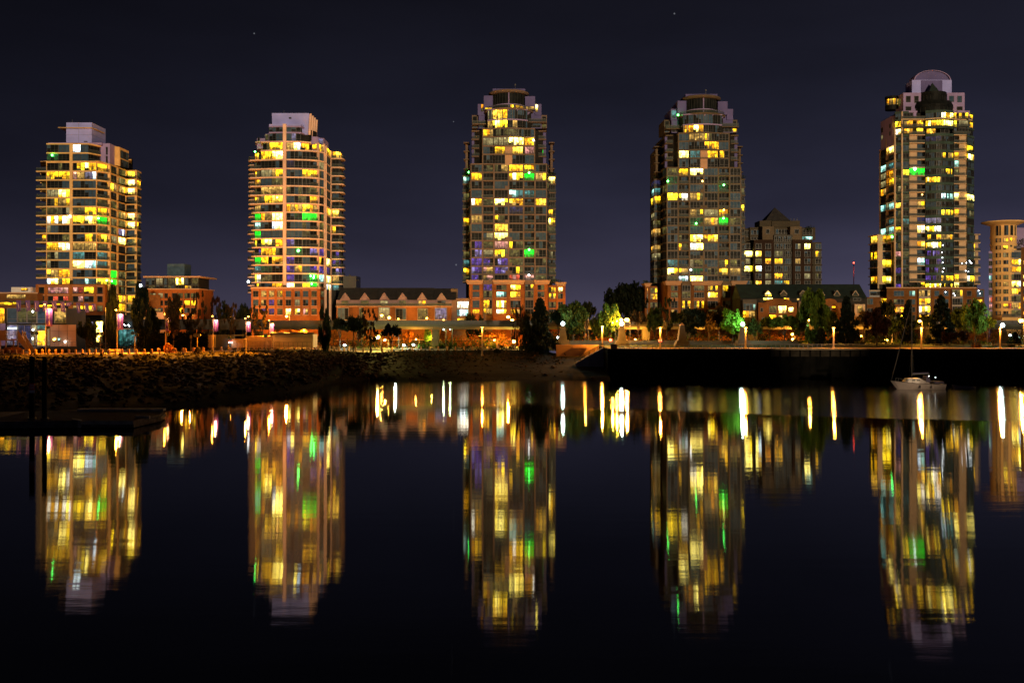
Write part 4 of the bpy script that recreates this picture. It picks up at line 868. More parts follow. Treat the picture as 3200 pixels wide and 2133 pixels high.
def right_rowhouses():
    Y=322.; root=thing('row_houses','brick row houses with arched gables and small dormers in a dark green roof','row houses',(wx(2500,Y),Y+8,GZ)); T=Tower(root)
    def q(x): return 2400+x/3.92
    def r(y): return 840+y/3.92
    xa,xb=wx(2318,Y),wx(2716,Y)
    MB().prism([(xa,Y+2),(xb,Y+2),(xb,Y+14),(xa,Y+14)],GZ-.3,wz(r(360),Y),'core').build('rear_wall',root)
    z0=wz(r(360),Y+2); z1=wz(888,Y+9); m=MB(); p=[(xa,Y+1.6,z0),(xb,Y+1.6,z0),(xb,Y+9,z1),(xa,Y+9,z1)]
    m.face(p,'roofg'); m.face([p[0],p[3],(xa,Y+15,z0)],'roofg'); m.face([p[1],(xb,Y+15,z0),p[2]],'roofg'); m.face([p[3],p[2],(xb,Y+15,z0),(xa,Y+15,z0)],'roofg'); m.build('roof',root)
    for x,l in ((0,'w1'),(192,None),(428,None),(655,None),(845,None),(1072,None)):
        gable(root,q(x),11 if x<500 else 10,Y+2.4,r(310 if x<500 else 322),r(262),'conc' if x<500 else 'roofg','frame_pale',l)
        MB().prism(pl((q(x)-10,Y+2.5),(q(x)+10,Y+2.5),(q(x)+10,Y+6),(q(x)-10,Y+6)),wz(r(350),Y),wz(r(310),Y),'conc').build('dormer_wall',root)
    T.rect(q(-40),q(45),r(318),r(335),Y+2.42,'Y',pane=1.5); T.rect(q(-60),q(60),r(352),r(392),Y+1.55,'Y',pane=1.2); T.rect(q(190),q(262),r(355),r(392),Y+1.55,'y',pane=1.2)
    T.rect(q(352),q(385),r(360),r(388),Y+1.5,'m'); T.rect(q(1040),q(1140),r(355),r(390),Y+1.5,'.')
    def arched(x0,x1,xc,ys,ya):
        m=MB(); n=12; a,b=q(x0),q(x1); zt=wz(r(ys),Y); pts=[(wx(a,Y),GZ-.3),(wx(b,Y),GZ-.3),(wx(b,Y),zt)]
        w=(wx(b,Y)-wx(a,Y))*.34; cx=wx(q(xc),Y); h=wz(r(ya),Y)-zt
        for i in range(n+1):
            t=math.pi*i/n; pts.append((cx+w*math.cos(t),zt+h*math.sin(t)))
        pts.append((wx(a,Y),zt))
        m.face([(x,Y,z) for x,z in pts],'brick2'); m.face([(x,Y+5,z) for x,z in reversed(pts)],'brick2')
        for i in range(len(pts)):
            p_,q_=pts[i],pts[(i+1)%len(pts)]; m.face([(p_[0],Y,p_[1]),(p_[0],Y+5,p_[1]),(q_[0],Y+5,q_[1]),(q_[0],Y,q_[1])],'brick2')
        m.build('arched_wall',root)
    arched(-120,355,130,412,360); arched(650,900,760,412,362)
    for x0,x1,y0,y1,c in ((-95,-60,475,525,'d'),(15,105,455,540,'d'),(128,224,452,542,'Y'),(250,312,470,526,'Y'),(15,105,562,655,'o'),(128,224,566,655,'s'),(-75,-40,590,640,'d'),(690,770,460,540,'d'),(780,830,455,490,'y'),(690,830,560,640,'m')): T.rect(q(x0),q(x1),r(y0),r(y1),Y-.05,c,pane=1.1)
    MB().prism(pl((q(375),Y+1),(q(560),Y+1),(q(560),Y+5),(q(375),Y+5)),GZ-.3,wz(r(395),Y),'tan').build('link_wall',root); T.rect(q(395),q(440),r(440),r(520),Y+.95,'t')
    MB().prism(pl((q(1060),Y+.6),(q(1190),Y+.6),(q(1190),Y+5),(q(1060),Y+5)),GZ-.3,wz(r(432),Y),'cream5').build('link_wall',root); T.rect(q(1095),q(1160),r(450),r(540),Y+.55,'s')
    # glazed entrance beside tower four's base
    MB().prism(pl((2321,Y-2),(2365,Y-2),(2365,Y+6),(2321,Y+6)),GZ-.3,wz(936,Y),'concd').build('link_wall',root); T.rect(2322,2352,948,969,Y-2.05,'b',pane=1.0); T.rect(2353,2361,950,968,Y-2.05,'c'); T.rect(2321,2360,971,992,Y-2.05,'y',pane=1.0)
    T.finish()
def corner_tower():
    Y=350.; root=thing('apartment_tower','cream corner tower under a wide flat disc roof at the right edge','apartment tower',(wx(3150,Y),Y+8,GZ)); T=Tower(root)
    def q(x): return 3060+x/4.357
    def r(y): return 670+y/4.357
    cx=wx(q(340),Y+2); cy=Y+2.6; rad=(wx(q(505),Y+2)-wx(q(180),Y+2))/2
    rows=[(325,380),(425,480),(525,585),(625,680),(725,780),(825,885),(920,980),(1020,1080),(1120,1180),(1215,1275),(1315,1370)]
    m=MB(); m.lathe(cx,cy,[(rad,GZ-.3),(rad,wz(r(140),Y))],'cream',32); o=m.build('drum_wall',root)
    for y in (1400,1290,1195,1098,1000,903,805,705,603,503,402,305): m=MB(); m.lathe(cx,cy,[(rad+.02,wz(r(y),Y)-.25),(rad+.22,wz(r(y),Y)-.25),(rad+.22,wz(r(y),Y)+.15),(rad+.02,wz(r(y),Y)+.15)],'cream',32); m.build('floor_band',root)
    m=MB(); zt=wz(r(128),Y); m.lathe(cx,cy,[(.1,zt-.5),(rad,zt-.5),(rad+1.9,zt+.2),(rad+3.0,zt+.55),(rad+3.0,zt+.95),(.1,zt+1.6)],'cream',40); m.build('roof_disc',root)
    def wn(x0,x1,y0,y1,c,pane=.8):
        def pt(x):
            X=wx(q(x),Y-.5); d=max(-.995,min(.995,(X-cx)/rad)); t=math.asin(d); return (cx+(rad+.06)*math.sin(t),cy-(rad+.06)*math.cos(t))
        T.win(pt(x0),pt(x1),wz(r(y1),Y),wz(r(y0),Y),c,pane=pane)
    for x0,x1,c in ((200,222,'.'),(248,290,'.'),(325,375,'.'),(402,442,'.'),(470,490,'.')): wn(x0,x1,152,288,'d')
    for (a,b),c1,c2,c3 in zip(rows,'dd.......dd','db.b.bb.bbb','yydbbdsdbyd'):
        wn(196,224,a,b,c1); wn(246,290,a,b,c2); wn(316,374,a,b,c3)
    for x0,x1,a,b in ((398,432,322,368),(398,428,420,445),(456,472,330,356)): wn(x0,x1,a,b,'y')
    # glazed bay and brick behind
    MB().prism(pl((q(385),Y-1.5),(q(570),Y-1.5),(q(570),Y+12),(q(385),Y+12)),GZ-.3,wz(r(490),Y),'frame_pale').build('glass_bay',root)
    for (a,b),c in zip(rows[2:],'bYyyWods'+'d'): T.rect(q(392),q(434),a/4.357+670,b/4.357+670,Y-1.55,'b' if c in 'bds' else 'm',pane=.9); T.rect(q(440),q(568),r(a-14),r(b+6),Y-1.56,c,pane=.9)
    railing(root,pl((q(385),Y-1.2),(q(575),Y-1.2)),wz(r(470),Y),1.0)
    MB().prism(pl((q(472),Y+6),(q(720),Y+6),(q(720),Y+16),(q(472),Y+16)),GZ,wz(r(180),Y+6),'lilac3').build('rear_wall',root)
    MB().prism(pl((q(570),Y-.5),(q(760),Y-.5),(q(760),Y+14),(q(570),Y+14)),GZ-.3,wz(r(445),Y),'brick2').build('brick_wall',root)
    for i,(a,b) in enumerate(rows[3:]): T.rect(q(598),q(650),r(a),r(b),Y-.55,'omYYdm.y'[i],pane=1)
    MB().prism(pl((q(130),Y+2),(q(180),Y+2),(q(190),Y+10),(q(130),Y+10)),GZ-.3,wz(r(495),Y),'lilac3').build('side_bay',root)
    for i,(a,b) in enumerate(rows[2:]): T.rect(q(132),q(178),r(a+5),r(b+20),Y+1.95,'bbbcb'[i] if i<5 else 'brrd'[min(3,i-5)],pane=.7)
    T.rect(q(392),q(440),r(1180),r(1300),Y-1.62,'r',pane=.7)
    shrub_row(root,pl((q(530),Y+2),(q(640),Y+2)),wz(r(430),Y),3.2,16)
    MB().prism(pl((q(310),Y-4),(q(560),Y-4),(q(560),Y+2),(q(310),Y+2)),GZ-.3,wz(r(1400),Y),'cream').build('terrace',root); railing(root,pl((q(310),Y-4),(q(560),Y-4)),wz(r(1400),Y),1.2)
    T.finish()
def far_left_blocks():
    Y=318.; o=thing('shop_block','low tan shop block with a green-lit roof edge behind the glass pavilion, far left','shop block',(wx(40,Y),Y+6,GZ)); T=Tower(o)
    box_px(-60,116,Y,915,1075,12,'brick2').build('wall',o); MB().prism(pl((-60,Y-.5),(118,Y-.5),(118,Y+12),(-60,Y+12)),wz(917,Y),wz(913,Y),'panel').build('cornice',o)
    box_px(35,96,Y+3,897,914,6,'white').build('penthouse',o); T.rect(66,88,900,909,Y+2.95,'y'); T.rect(20,80,920,933,Y-.05,'s'); T.finish()
    Y=300.; o=thing('shop_hall','low lit shop hall with a deep flat roof behind the small trees, left','shop hall',(wx(330,Y),Y+6,GZ)); T=Tower(o)
    box_px(206,430,Y,985,1090,14,'concd').build('wall',o); MB().prism(pl((200,Y-1.5),(436,Y-1.5),(436,Y+14),(200,Y+14)),wz(998,Y),wz(984,Y),'metald').build('roof',o)
    for x0,x1,c in ((207,227,'W'),(229,262,'W'),(264,292,'v'),(300,322,'W'),(326,345,'b'),(385,428,'b')): T.rect(x0,x1,1004,1019 if x0<290 else 1070,Y-.05,c,pane=1.2)
    T.rect(370,428,1028,1082,Y-2,'t',pane=1.4); MB().prism(pl((368,Y-1.9),(430,Y-1.9),(430,Y),(368,Y)),GZ,wz(1026,Y),'panel').build('display_box',o)
    for px,p in ((388,1014),(392,1017),(401,1015),(404,1018),(419,1010),(334,1040),(318,1034),(324,1031)): MB().ball((wx(px,Y-2.3),Y-2.3,wz(p,Y-2.3)),.16,'led_w',6,4).build('lamp_globe',o)
    T.finish()
def pavilion():
    Y=262.; root=thing('glass_pavilion','glass pavilion with a sloping soffit, lit white inside, at the far left behind the path','pavilion',(wx(110,Y),Y+6,GZ)); T=Tower(root)
    def q(x): return x/8.713
    def r(y): return 930+y/8.713
    MB().prism(pl((-80,Y+1.2),(q(1800),Y+1.2))+[(wx(q(1800),Y),Y+12),(wx(-80,Y),Y+12)],GZ-.3,wz(r(290),Y),'core').build('core',root)
    m=MB(); zt=wz(r(80),Y-3)
    a=[(wx(-90,Y-5),Y-5,wz(r(60),Y-5)),(wx(q(1500),Y-4),Y-4,wz(r(70),Y-4)),(wx(q(2020),Y-1),Y-1,wz(r(215),Y-1)),(wx(-90,Y-1),Y-1,wz(r(270),Y))]
    lo=[(-90,40,0),(0,0,0)]
    m.prism(pl((-90,Y-5),(q(1790),Y-5),(q(2000),Y),(q(2000),Y+13),(-90,Y+13)),wz(r(165),Y-5),wz(r(80),Y-5),'concd'); m.build('roof',root)
    m=MB(); m.seg((wx(-90,Y-5.1),Y-5.1),(wx(q(560),Y-5.1),Y-5.1),wz(r(190),Y-5),wz(r(130),Y-5),-.1,.1,'y1'); m.seg(P(q(1060),Y-5.1),P(q(1420),Y-5.1),wz(r(245),Y-5),wz(r(205),Y-5),-.1,.1,'y1'); m.seg(P(q(1530),Y-5.1),P(q(1790),Y-5.1),wz(r(200),Y-5),wz(r(160),Y-5),-.1,.1,'y1'); m.build('light_strip',root)
    def w(x0,x1,y0,y1,c,yy=Y,**k): T.win(P(q(x0),yy),P(q(x1),yy),wz(r(y1),yy),wz(r(y0),yy),c,**k)
    for x0,x1,c in ((-300,130,'s'),(190,470,'b'),(480,730,'d'),(740,1000,'d'),(1010,1240,'b'),(1480,1800,'s')): w(x0,x1,280,700,c,frame='frame_pale',pane=2.5)
    w(190,470,740,1290,'v',frame='frame_pale',pane=2); w(480,850,740,1290,'n',frame='frame_pale',pane=2); w(860,1000,740,1290,'d',frame='frame_pale',pane=2); w(1010,1240,740,880,'t',frame='frame_pale',pane=2); w(1010,1240,900,1310,'Y',frame='white',pane=1.6,yy=Y-.6); w(1300,1345,840,1300,'b',frame='white')
    w(190,470,800,870,'W',yy=Y-.7,pane=4); w(190,480,665,690,'v',yy=Y-.2,pane=5); w(490,850,668,692,'v',yy=Y-.2,pane=5)
    MB().prism(pl((q(1370),Y-2.2),(q(2070),Y-2.2),(q(2070),Y+6),(q(1370),Y+6)),GZ-.2,wz(r(735),Y-2.2),'panel').build('timber_box',root)
    m=MB(); 
    for x in (1600,1830): m.seg(P(q(x),Y-2.2),P(q(x+8),Y-2.2),GZ,wz(r(740),Y-2.2),0,.03,'metald')
    for y in (905,1140): m.seg(P(q(1372),Y-2.2),P(q(2068),Y-2.2),wz(r(y),Y-2.2)-.02,wz(r(y),Y-2.2)+.02,0,.035,'metald')
    m.build('panel_joints',root); w(1430,1520,1100,1190,'W',yy=Y-2.3,pane=2); w(1570,1640,1100,1180,'c',yy=Y-2.3,pane=2)
    MB().prism(pl((q(-700),Y-1),(q(150),Y-1),(q(150),Y+1.3),(q(-700),Y+1.3)),wz(r(1300),Y),wz(r(700),Y),'lilac3').build('rear_wall',root)
    for x,y in ((900,870),(890,375),(890,1110),(1770,1195)): MB().ball((wx(q(x),Y-2.6),Y-2.6,wz(r(y),Y-2.6)),.26,'led_w',8,5).build('lamp_globe',root)
    # deck with steps and handrail
    MB().prism(pl((q(740),Y-6),(q(2100),Y-6),(q(2100),Y-2.3),(q(740),Y-2.3)),GZ-.2,wz(r(1330),Y-6),'concd').build('deck',root)
    m=MB()
    for i in range(4): m.prism(pl((q(740),Y-6-.4*(i+1)),(q(880),Y-6-.4*(i+1)),(q(880),Y-6-.4*i),(q(740),Y-6-.4*i)),GZ-.2,wz(r(1330+30*(i+1)),Y-6),'panel')
    m.build('steps',root); m=MB(); z=wz(r(1330),Y-6)
    for i in range(10):
        x=q(1010+i*119); m.tube((wx(x,Y-5.9),Y-5.9,z),(wx(x,Y-5.9),Y-5.9,z+1.25),.045,.045,'metal',5)
    m.tube((wx(q(1010),Y-5.9),Y-5.9,z+1.25),(wx(q(2090),Y-5.9),Y-5.9,z+1.25),.05,.05,'metal',5); m.build('handrail',root)
    lamp(root,(wx(q(600),Y-7),Y-7,9.5),(.9,.9,1),700,.4); T.finish()
    # outside stair
    Y=252.; st=thing('outdoor_stair','timber outdoor stair with solid sides coming down to the path, far left edge','stair',(wx(60,Y),Y,GZ))
    za=wz(r(1130),Y); zl=GZ; xa=wx(q(480),Y); xb=wx(q(770),Y)
    m=MB()
    for yy in (Y,Y+2.2):
        m.face([(xa,yy,za-.3),(xb,yy,zl),(xb+.5,yy,zl+.7),(xa,yy,za+2.4)],'panel'); m.face([(xa,yy+.1,za-.3),(xa,yy+.1,za+2.4),(xb+.5,yy+.1,zl+.7),(xb,yy+.1,zl)],'panel')
        m.face([(xa,yy,za+2.4),(xb+.5,yy,zl+.7),(xb+.5,yy+.1,zl+.7),(xa,yy+.1,za+2.4)],'panel')
    m.build('side_panel',st); m=MB(); n=12
    for i in range(n):
        x0=xa+(xb-xa)*i/n; m.box(x0,x0+(xb-xa)/n+.05,Y+.1,Y+2.2,za-(za-zl)*(i+1)/n-.05,za-(za-zl)*(i+1)/n+.05,'concd')
    m.build('treads',st); m=MB(); x0=wx(-60,Y); m.box(x0,xa+.02,Y+.02,Y+2.3,za-.3,za,'panel'); m.build('landing',st)
    m=MB()
    for x in (-20,130,340,460): m.box(wx(q(x),Y),wx(q(x),Y)+.22,Y+.2,Y+.45,GZ-.1,za-.3,'panel')
    m.box(wx(-60,Y),wx(q(165),Y),Y,Y+.12,za,za+2.3,'panel'); m.build('supports',st); m=MB()
    for x in range(200,480,40): m.box(wx(q(x),Y),wx(q(x),Y)+.07,Y+.05,Y+.12,za,za+1.9,'white')
    m.box(wx(q(190),Y),wx(q(480),Y),Y+.03,Y+.13,za+1.9,za+2.0,'white'); m.build('railing',st)
def sheds():
    Y=268.; o=thing('utility_building','low cream utility building with a flat dark roof and fence panels, under the guideway','utility building',(wx(915,Y),Y+3,GZ))
    box_px(852,978,Y,1044,1085,6,'cream5').build('wall',o); MB().prism(pl((846,Y-.8),(981,Y-.8),(981,Y+7),(846,Y+7)),wz(1043,Y),wz(1039,Y),'metald').build('roof',o)
    m=MB()
    for i in range(9): x=wx(858+i*14.5,Y-1.2); m.tube((x,Y-1.2,GZ),(x,Y-1.2,GZ+2.3),.05,.05,'metald',5)
    for h in (.5,1.4,2.3): m.tube((wx(858,Y-1.2),Y-1.2,GZ+h),(wx(974,Y-1.2),Y-1.2,GZ+h),.035,.035,'metald',5)
    m.build('fence_panel',o)
    o=thing('timber_shelter','vertical-board timber shelter lit orange, left of the cream utility building','shelter',(wx(735,Y),Y+2,GZ))
    for a,b,t,mm in ((651,662,1047,'panel'),(675,722,1046,'concd'),(724,761,1058,'panel'),(772,850,1050,'panel')):
        w=box_px(a,b,Y,t,1086,4,mm).build('wall',o); m=MB()
        for i in range(int((b-a)/4)): x=wx(a+2+i*4,Y); m.box(x,x+.06,Y-.05,Y,GZ,wz(t,Y)-.05,'metald')
        m.build('battens',w)
    MB().prism(pl((722,Y-.6),(764,Y-.6),(764,Y+5),(722,Y+5)),wz(1049,Y),wz(1046,Y),'concd').build('roof',o); m=MB()
    for x in (776,790,806,826,846): m.tube((wx(x,Y-1),Y-1,GZ),(wx(x,Y-1),Y-1,GZ+2.5),.05,.05,'metald',5)
    for h in (.4,1.2,2.5): m.tube((wx(772,Y-1),Y-1,GZ+h),(wx(848,Y-1),Y-1,GZ+h),.04,.04,'metald',5)
    m.build('gate',o)
    for x in (713.5,721.5):
        t=tag(MB().box(wx(x,Y-.6),wx(x+5,Y-.6),Y-1.2,Y-.6,GZ+2.1,GZ+2.35,'led_w').box(wx(x,Y-.6),wx(x+5,Y-.6),Y-1.2,Y-.6,GZ+2.37,GZ+2.75,'r1').build('warning_light'),'%s red and white lit sign panel in front of the dark shelter bay'%('left' if x<715 else 'right'),'sign')
    Y=264; o=thing('dark_hedge','tall clipped black hedge behind the banner lamps, left of the shelter','hedge',(wx(545,Y),Y+2,GZ)); m=MB(); m.prism(pl((436,Y+.4),(488,Y+.4),(496,Y+.4),(596,Y+.4),(648,Y+.4),(648,Y+5),(436,Y+5)),GZ-.1,wz(1040,Y),'blackleaf')
    for i in range(500):
        x=rnd.uniform(436,648); z=rnd.uniform(1036,1084); leafball(m,(wx(x,Y+.3),Y+.3,wz(z,Y)),.3,2,.35,'blackleaf')
    m.build('foliage',o)
M['blackleaf']=solid('hedge_black_green',(.006,.008,.005),.9,.4,1.5,.05)
def guideway():
    Y=300.; root=thing('elevated_guideway','long concrete elevated rail guideway crossing behind the trees on square piers','guideway',(0,Y+4,GZ))
    x0,x1=wx(830,Y),wx(3330,Y)
    zt=wz(1013.5,Y); zb=wz(1029,Y)
    m=MB(); n=24
    for i in range(n):
        a=x0+(x1-x0)*i/n; b=x0+(x1-x0)*(i+1)/n-.06
        m.prism([(a,Y+1.2),(b,Y+1.2),(b,Y+6.8),(a,Y+6.8)],zb,zt-.7,'conc',taper=[(a,Y),(b,Y),(b,Y+8),(a,Y+8)]); m.box(a,b,Y,Y+8,zt-.7,zt,'conc')
    m.build('girder',root)
    zp=wz(1001,Y); m=MB(); m.box(x0,x1,Y+.05,Y+.25,zt,zp,'metald'); m.box(x0,x1,Y+7.75,Y+7.95,zt,zp,'metald')
    for i in range(60): a=x0+(x1-x0)*i/60; m.box(a,a+.12,Y-.03,Y+.05,zt,zp+.05,'concd')
    m.build('parapet',root)
    for px in (1359,2023,2362,2660,2930,1690): MB().prism([(wx(px,Y)-.95,Y+2.5),(wx(px,Y)+.95,Y+2.5),(wx(px,Y)+.95,Y+5.5),(wx(px,Y)-.95,Y+5.5)],GZ-.3,zb,'conc',taper=[(wx(px,Y)-1.1,Y+2),(wx(px,Y)+1.1,Y+2),(wx(px,Y)+1.1,Y+6),(wx(px,Y)-1.1,Y+6)]).build('pier',root)
    Y=300; root=thing('elevated_guideway','older low viaduct with a plain grey deck at the left, ending near the second tower','guideway',(wx(640,Y),Y+4,GZ))
    MB().box(wx(430,Y),wx(826,Y),Y,Y+7,wz(1030,Y),wz(1004,Y),'concd').build('girder',root); MB().box(wx(430,Y),wx(826,Y),Y-.1,Y+.1,wz(1004,Y),wz(997,Y),'metald').build('parapet',root)
    for px in (470,640,800): MB().box(wx(px,Y)-1,wx(px,Y)+1,Y+2,Y+5,GZ-.3,wz(1034,Y),'conc').build('pier',root)
    # planted bank and wall under the guideway, lit by street lamps
    Y=312.; w=thing('retaining_wall','long dark garden wall running behind the guideway piers','wall',(wx(1900,Y),Y,GZ)); box_px(985,3300,Y,1062,1090,.5,'concd').build('wall',w); MB().box(wx(985,Y),wx(3300,Y),Y-.15,Y+.65,wz(1062,Y),wz(1062,Y)+.12,'panel').build('coping',w)
# ============================================================ terrain, water
def interp(xs,ys,x):
    if x<=xs[0]: return ys[0]
    for i in range(len(xs)-1):
        if x<=xs[i+1]:
            t=(x-xs[i])/(xs[i+1]-xs[i]); return ys[i]+(ys[i+1]-ys[i])*t
    return ys[-1]
GL=5.8; GR=7.2; WALLX=wx(1907,238); PLX=wx(1740,262)
_c=[(-900,236),(-200,238),(0,240),(300,242),(400,243),(527,248),(630,257),(732,266),(833,276),(961,284),(1027,266),(1155,254),(1283,268),(1487,271),(1600,274),(1735,266),(1800,263),(1990,263)]
CX=[wx(a,b) for a,b in _c]; CY=[b for a,b in _c]
_w=[(-900,138),(-200,142),(0,150),(300,152),(517,158),(653,169),(800,181),(952,202),(1053,224),(1156,233),(1300,231),(1435,229),(1578,232),(1739,233),(1833,232),(1990,230)]
WX_=[wx(a,b) for a,b in _w]; WY_=[b for a,b in _w]
crest=lambda x: interp(CX,CY,x); wline=lambda x: interp(WX_,WY_,x)
def hnoise(x,y):
    from mathutils import noise
    return noise.noise(Vector((x*.09,y*.09,1.3)))*.5+noise.noise(Vector((x*.31,y*.31,4.1)))*.22
def bankz(x,y):
    c,w=crest(x),wline(x); t=(y-w)/(c-w)
    top=GL if x<PLX-4 else GL-1.0*min(1,(x-PLX+4)/6)
    if t<0: return max(-2.5,t*10)
    s=top*(t**.85)
    if x<-35 : s=top*min(1,(t*1.0)**.7)
    return min(s+hnoise(x,y)*(.9 if .03<t<.95 else .1)*min(1,(1-t)*6,t*8+.1),top+.25)
def zg(x,y):
    if y<crest(x) and x<WALLX: return bankz(x,y)
    if (x>WALLX and y>=238) or (x>PLX and y>262): return GR
    return GL
M['bank']=solid('mud_bank',(.011,.0085,.005),.9,.6,.25,.1,bump=.6,bscale=1.2)
M['rock']=solid('riprap_stone',(.055,.031,.017),.85,.5,.7,.2,bump=.5,bscale=3)
M['soil']=solid('ground_dry_grass',(.10,.08,.035),.9,.4,.3,.1,bump=.4,bscale=2)
M['asphalt']=solid('path_asphalt',(.42,.29,.19),.85,.2,.5,.2)
M['lawn']=solid('lawn_grass',(.035,.055,.018),.9,.4,.5,.1,bump=.5,bscale=6)
M['tide']=solid('seawall_dry_band',(.03,.026,.02),.9,.5,.6,.03,bump=.3)
M['wetwall']=solid('seawall_wet_concrete',(.005,.005,.0045),.9,.4,.4,.02,bump=.3,bscale=1.5)
M['scrub']=solid('scrub_leaves',(.03,.028,.012),.9,.5,1.2,.05)
M['stone2']=solid('stair_concrete',(.45,.41,.40),.85,.2,.5)
M['cap']=solid('seawall_cap',(.22,.18,.12),.8,.2,.5)
def terrain():
    m=MB(); xs=[-330+3*i for i in range(int((WALLX+330)/3))]+[WALLX-.6]; nj=42
    idx={}
    for i,x in enumerate(xs):
        for j in range(nj+1):
            t=-.06+1.06*j/nj; c,w=crest(x),wline(x); y=w+(c-w)*t; idx[i,j]=len(m.v); m.v.append((x,y,bankz(x,y)))
    k=m.mi('bank')
    for i in range(len(xs)-1):
        for j in range(nj): m.f.append((idx[i,j],idx[i+1,j],idx[i+1,j+1],idx[i,j+1])); m.m.append(k)
    struct(m.build('foreshore_bank',smooth=True))
    m=MB(); xs=[-2200,-800]+[-330+6*i for i in range(int((PLX+330)/6)+1)]+[PLX]
    for a,b in zip(xs[:-1],xs[1:]): m.face([(a,crest(a)-.05,GL),(b,crest(b)-.05,GL),(b,1800,GL),(a,1800,GL)],'soil')
    struct(m.build('ground'))
    m=MB(); m.face([(PLX,262,GR),(WALLX,262,GR),(WALLX,238,GR),(2400,238,GR),(2400,1800,GR),(PLX,1800,GR)],'lawn'); struct(m.build('lawn'))
    m=MB(); m.box(WALLX,2400,238.1,246.5,GR-.02,GR+.006,'asphalt'); struct(m.build('promenade'))
    # path along the crest
    m=MB(); xs=[-330+4*i for i in range(int((PLX+330)/4)+1)]
    for a,b in zip(xs[:-1],xs[1:]):
        w=11.0 if a<-35 else 5.5
        m.face([(a,crest(a)+.6,GL+.006),(b,crest(b)+.6,GL+.006),(b,crest(b)+w,GL+.006),(a,crest(a)+w,GL+.006)],'asphalt')
    struct(m.build('waterfront_path'))
    m=MB(); m.face([(-2500,-120,0),(2500,-120,0),(2500,262,0),(-2500,262,0)],'water'); struct(m.build('water'))
    m=MB(); m.face([(-2500,-120,-3),(2500,-120,-3),(2500,262,-3),(-2500,262,-3)],'core'); struct(m.build('seabed'))
    # rocks: one mass of riprap
    m=MB(); r2=random.Random(3); k=m.mi('rock')
    phi=(1+5**.5)/2; iv=[Vector(p).normalized() for p in ((-1,phi,0),(1,phi,0),(-1,-phi,0),(1,-phi,0),(0,-1,phi),(0,1,phi),(0,-1,-phi),(0,1,-phi),(phi,0,-1),(phi,0,1),(-phi,0,-1),(-phi,0,1))]
    fc=((0,11,5),(0,5,1),(0,1,7),(0,7,10),(0,10,11),(1,5,9),(5,11,4),(11,10,2),(10,7,6),(7,1,8),(3,9,4),(3,4,2),(3,2,6),(3,6,8),(3,8,9),(4,9,5),(2,4,11),(6,2,10),(8,6,7),(9,8,1))
    for _ in range(8500):
        x=r2.uniform(-140,12) if r2.random()<.93 else r2.uniform(-140,20); c,w=crest(x),wline(x); t=r2.random()**.8*.92+.02
        dens=1 if x<-32 else (.35 if x<-10 else .12)
        if r2.random()>dens*(1.0 if t<.8 else .45): continue
        y=w+(c-w)*t; s=r2.uniform(.22,.52)*(1.6 if r2.random()<.15 else 1)*(1 if x<-32 else .7); z=bankz(x,y); b=len(m.v)
        sx,sy,sz=s*r2.uniform(.8,1.4),s*r2.uniform(.7,1.2),s*r2.uniform(.5,.9); an=r2.random()*6.3; ca,sa=math.cos(an),math.sin(an)
        for v in iv:
            q=v*r2.uniform(.75,1.2); X,Y_=q.x*sx,q.y*sy; m.v.append((x+X*ca-Y_*sa,y+X*sa+Y_*ca,z+q.z*sz+.1*s))
        for f in fc: m.f.append(tuple(b+i for i in f)); m.m.append(k)
    o=m.build('riprap'); o['kind']='stuff'; tag(o,'broken riprap boulders covering the shore slope below the path','rocks')
    # low scrub on the slope
    m=MB()
    for _ in range(900):
        x=r2.uniform(-130,14); c,w=crest(x),wline(x); t=r2.uniform(.45,1.0) if x<-30 else r2.uniform(.5,1.02); y=w+(c-w)*t
        leafball(m,(x,y,min(zg(x,y),GL)+.15),r2.uniform(.3,.8),6,.3,'scrub')
    o=m.build('scrub'); o['kind']='stuff'; tag(o,'low dark scrub and weeds growing over the upper shore slope','scrub')
    # seawall
    t=thing('seawall','long black wet seawall with a pale cap, right half of the shore','seawall',(wx(2500,238),238,0))
    m=MB(); m.box(WALLX,2400,238,239.2,-3,GR-.3,'wetwall')
    for i in range(60): x=WALLX+2+i*2.4; m.box(x,x+.35,237.9,238,-3,GR-.35,'wetwall')
    m.build('wall',t); q=MB()
    for i in range(60): q.box(WALLX+2.37+i*2.4,WALLX+4.38+i*2.4,237.94,238,GR-1.9,GR-.36,'tide')
    q.build('dry_band',t)
    MB().box(WALLX-.1,2400,237.75,239.4,GR-.3,GR+.02,'cap').build('cap',t)
    MB().box(WALLX-.6,WALLX,238,263,-3,GR-.02,'wetwall').build('return_wall',t)
    # retaining wall with stairs at its foot
    t=thing('retaining_wall','pale retaining wall lit orange behind the waterside stair, middle right','wall',(wx(1820,262),262,GL-1)); a,b=wx(1738,261.5),WALLX-.7
    MB().box(a,b,261.5,262.3,2.5,GR+.35,'panel').build('wall',t); MB().box(wx(1790,261),wx(1836,261),261.1,261.5,GR-.55,GR-.2,'panel').build('ledge',t)
    t=thing('waterside_stair','concrete stair with a dark handrail slanting down from the seawall corner to the shore','stair',(wx(1855,247),248,3))
    x1=WALLX-.8; x0=wx(1797,248); z1=GR-.1; z0=3.2; n=22; m=MB()
    for i in range(n):
        u=i/n; xa=x1+(x0-x1)*u; xb=x1+(x0-x1)*(u+1/n); z=z1+(z0-z1)*u; m.box(xb,xa,246.2,250,1.2,z,'stone2')
    m.build('steps',t); m=MB()
    for yy in (246.3,249.9):
        for i in range(7): u=i/6; x=x1+(x0-x1)*u; z=z1+(z0-z1)*u; m.tube((x,yy,z-.1),(x,yy,z+1.05),.06,.06,'metald',6)
        m.tube((x1,yy,z1+1.05),(x0,yy,z0+1.05),.07,.07,'metald',6); m.tube((x1,yy,z1+.5),(x0,yy,z0+.5),.04,.04,'metald',6)
    m.build('handrail',t)
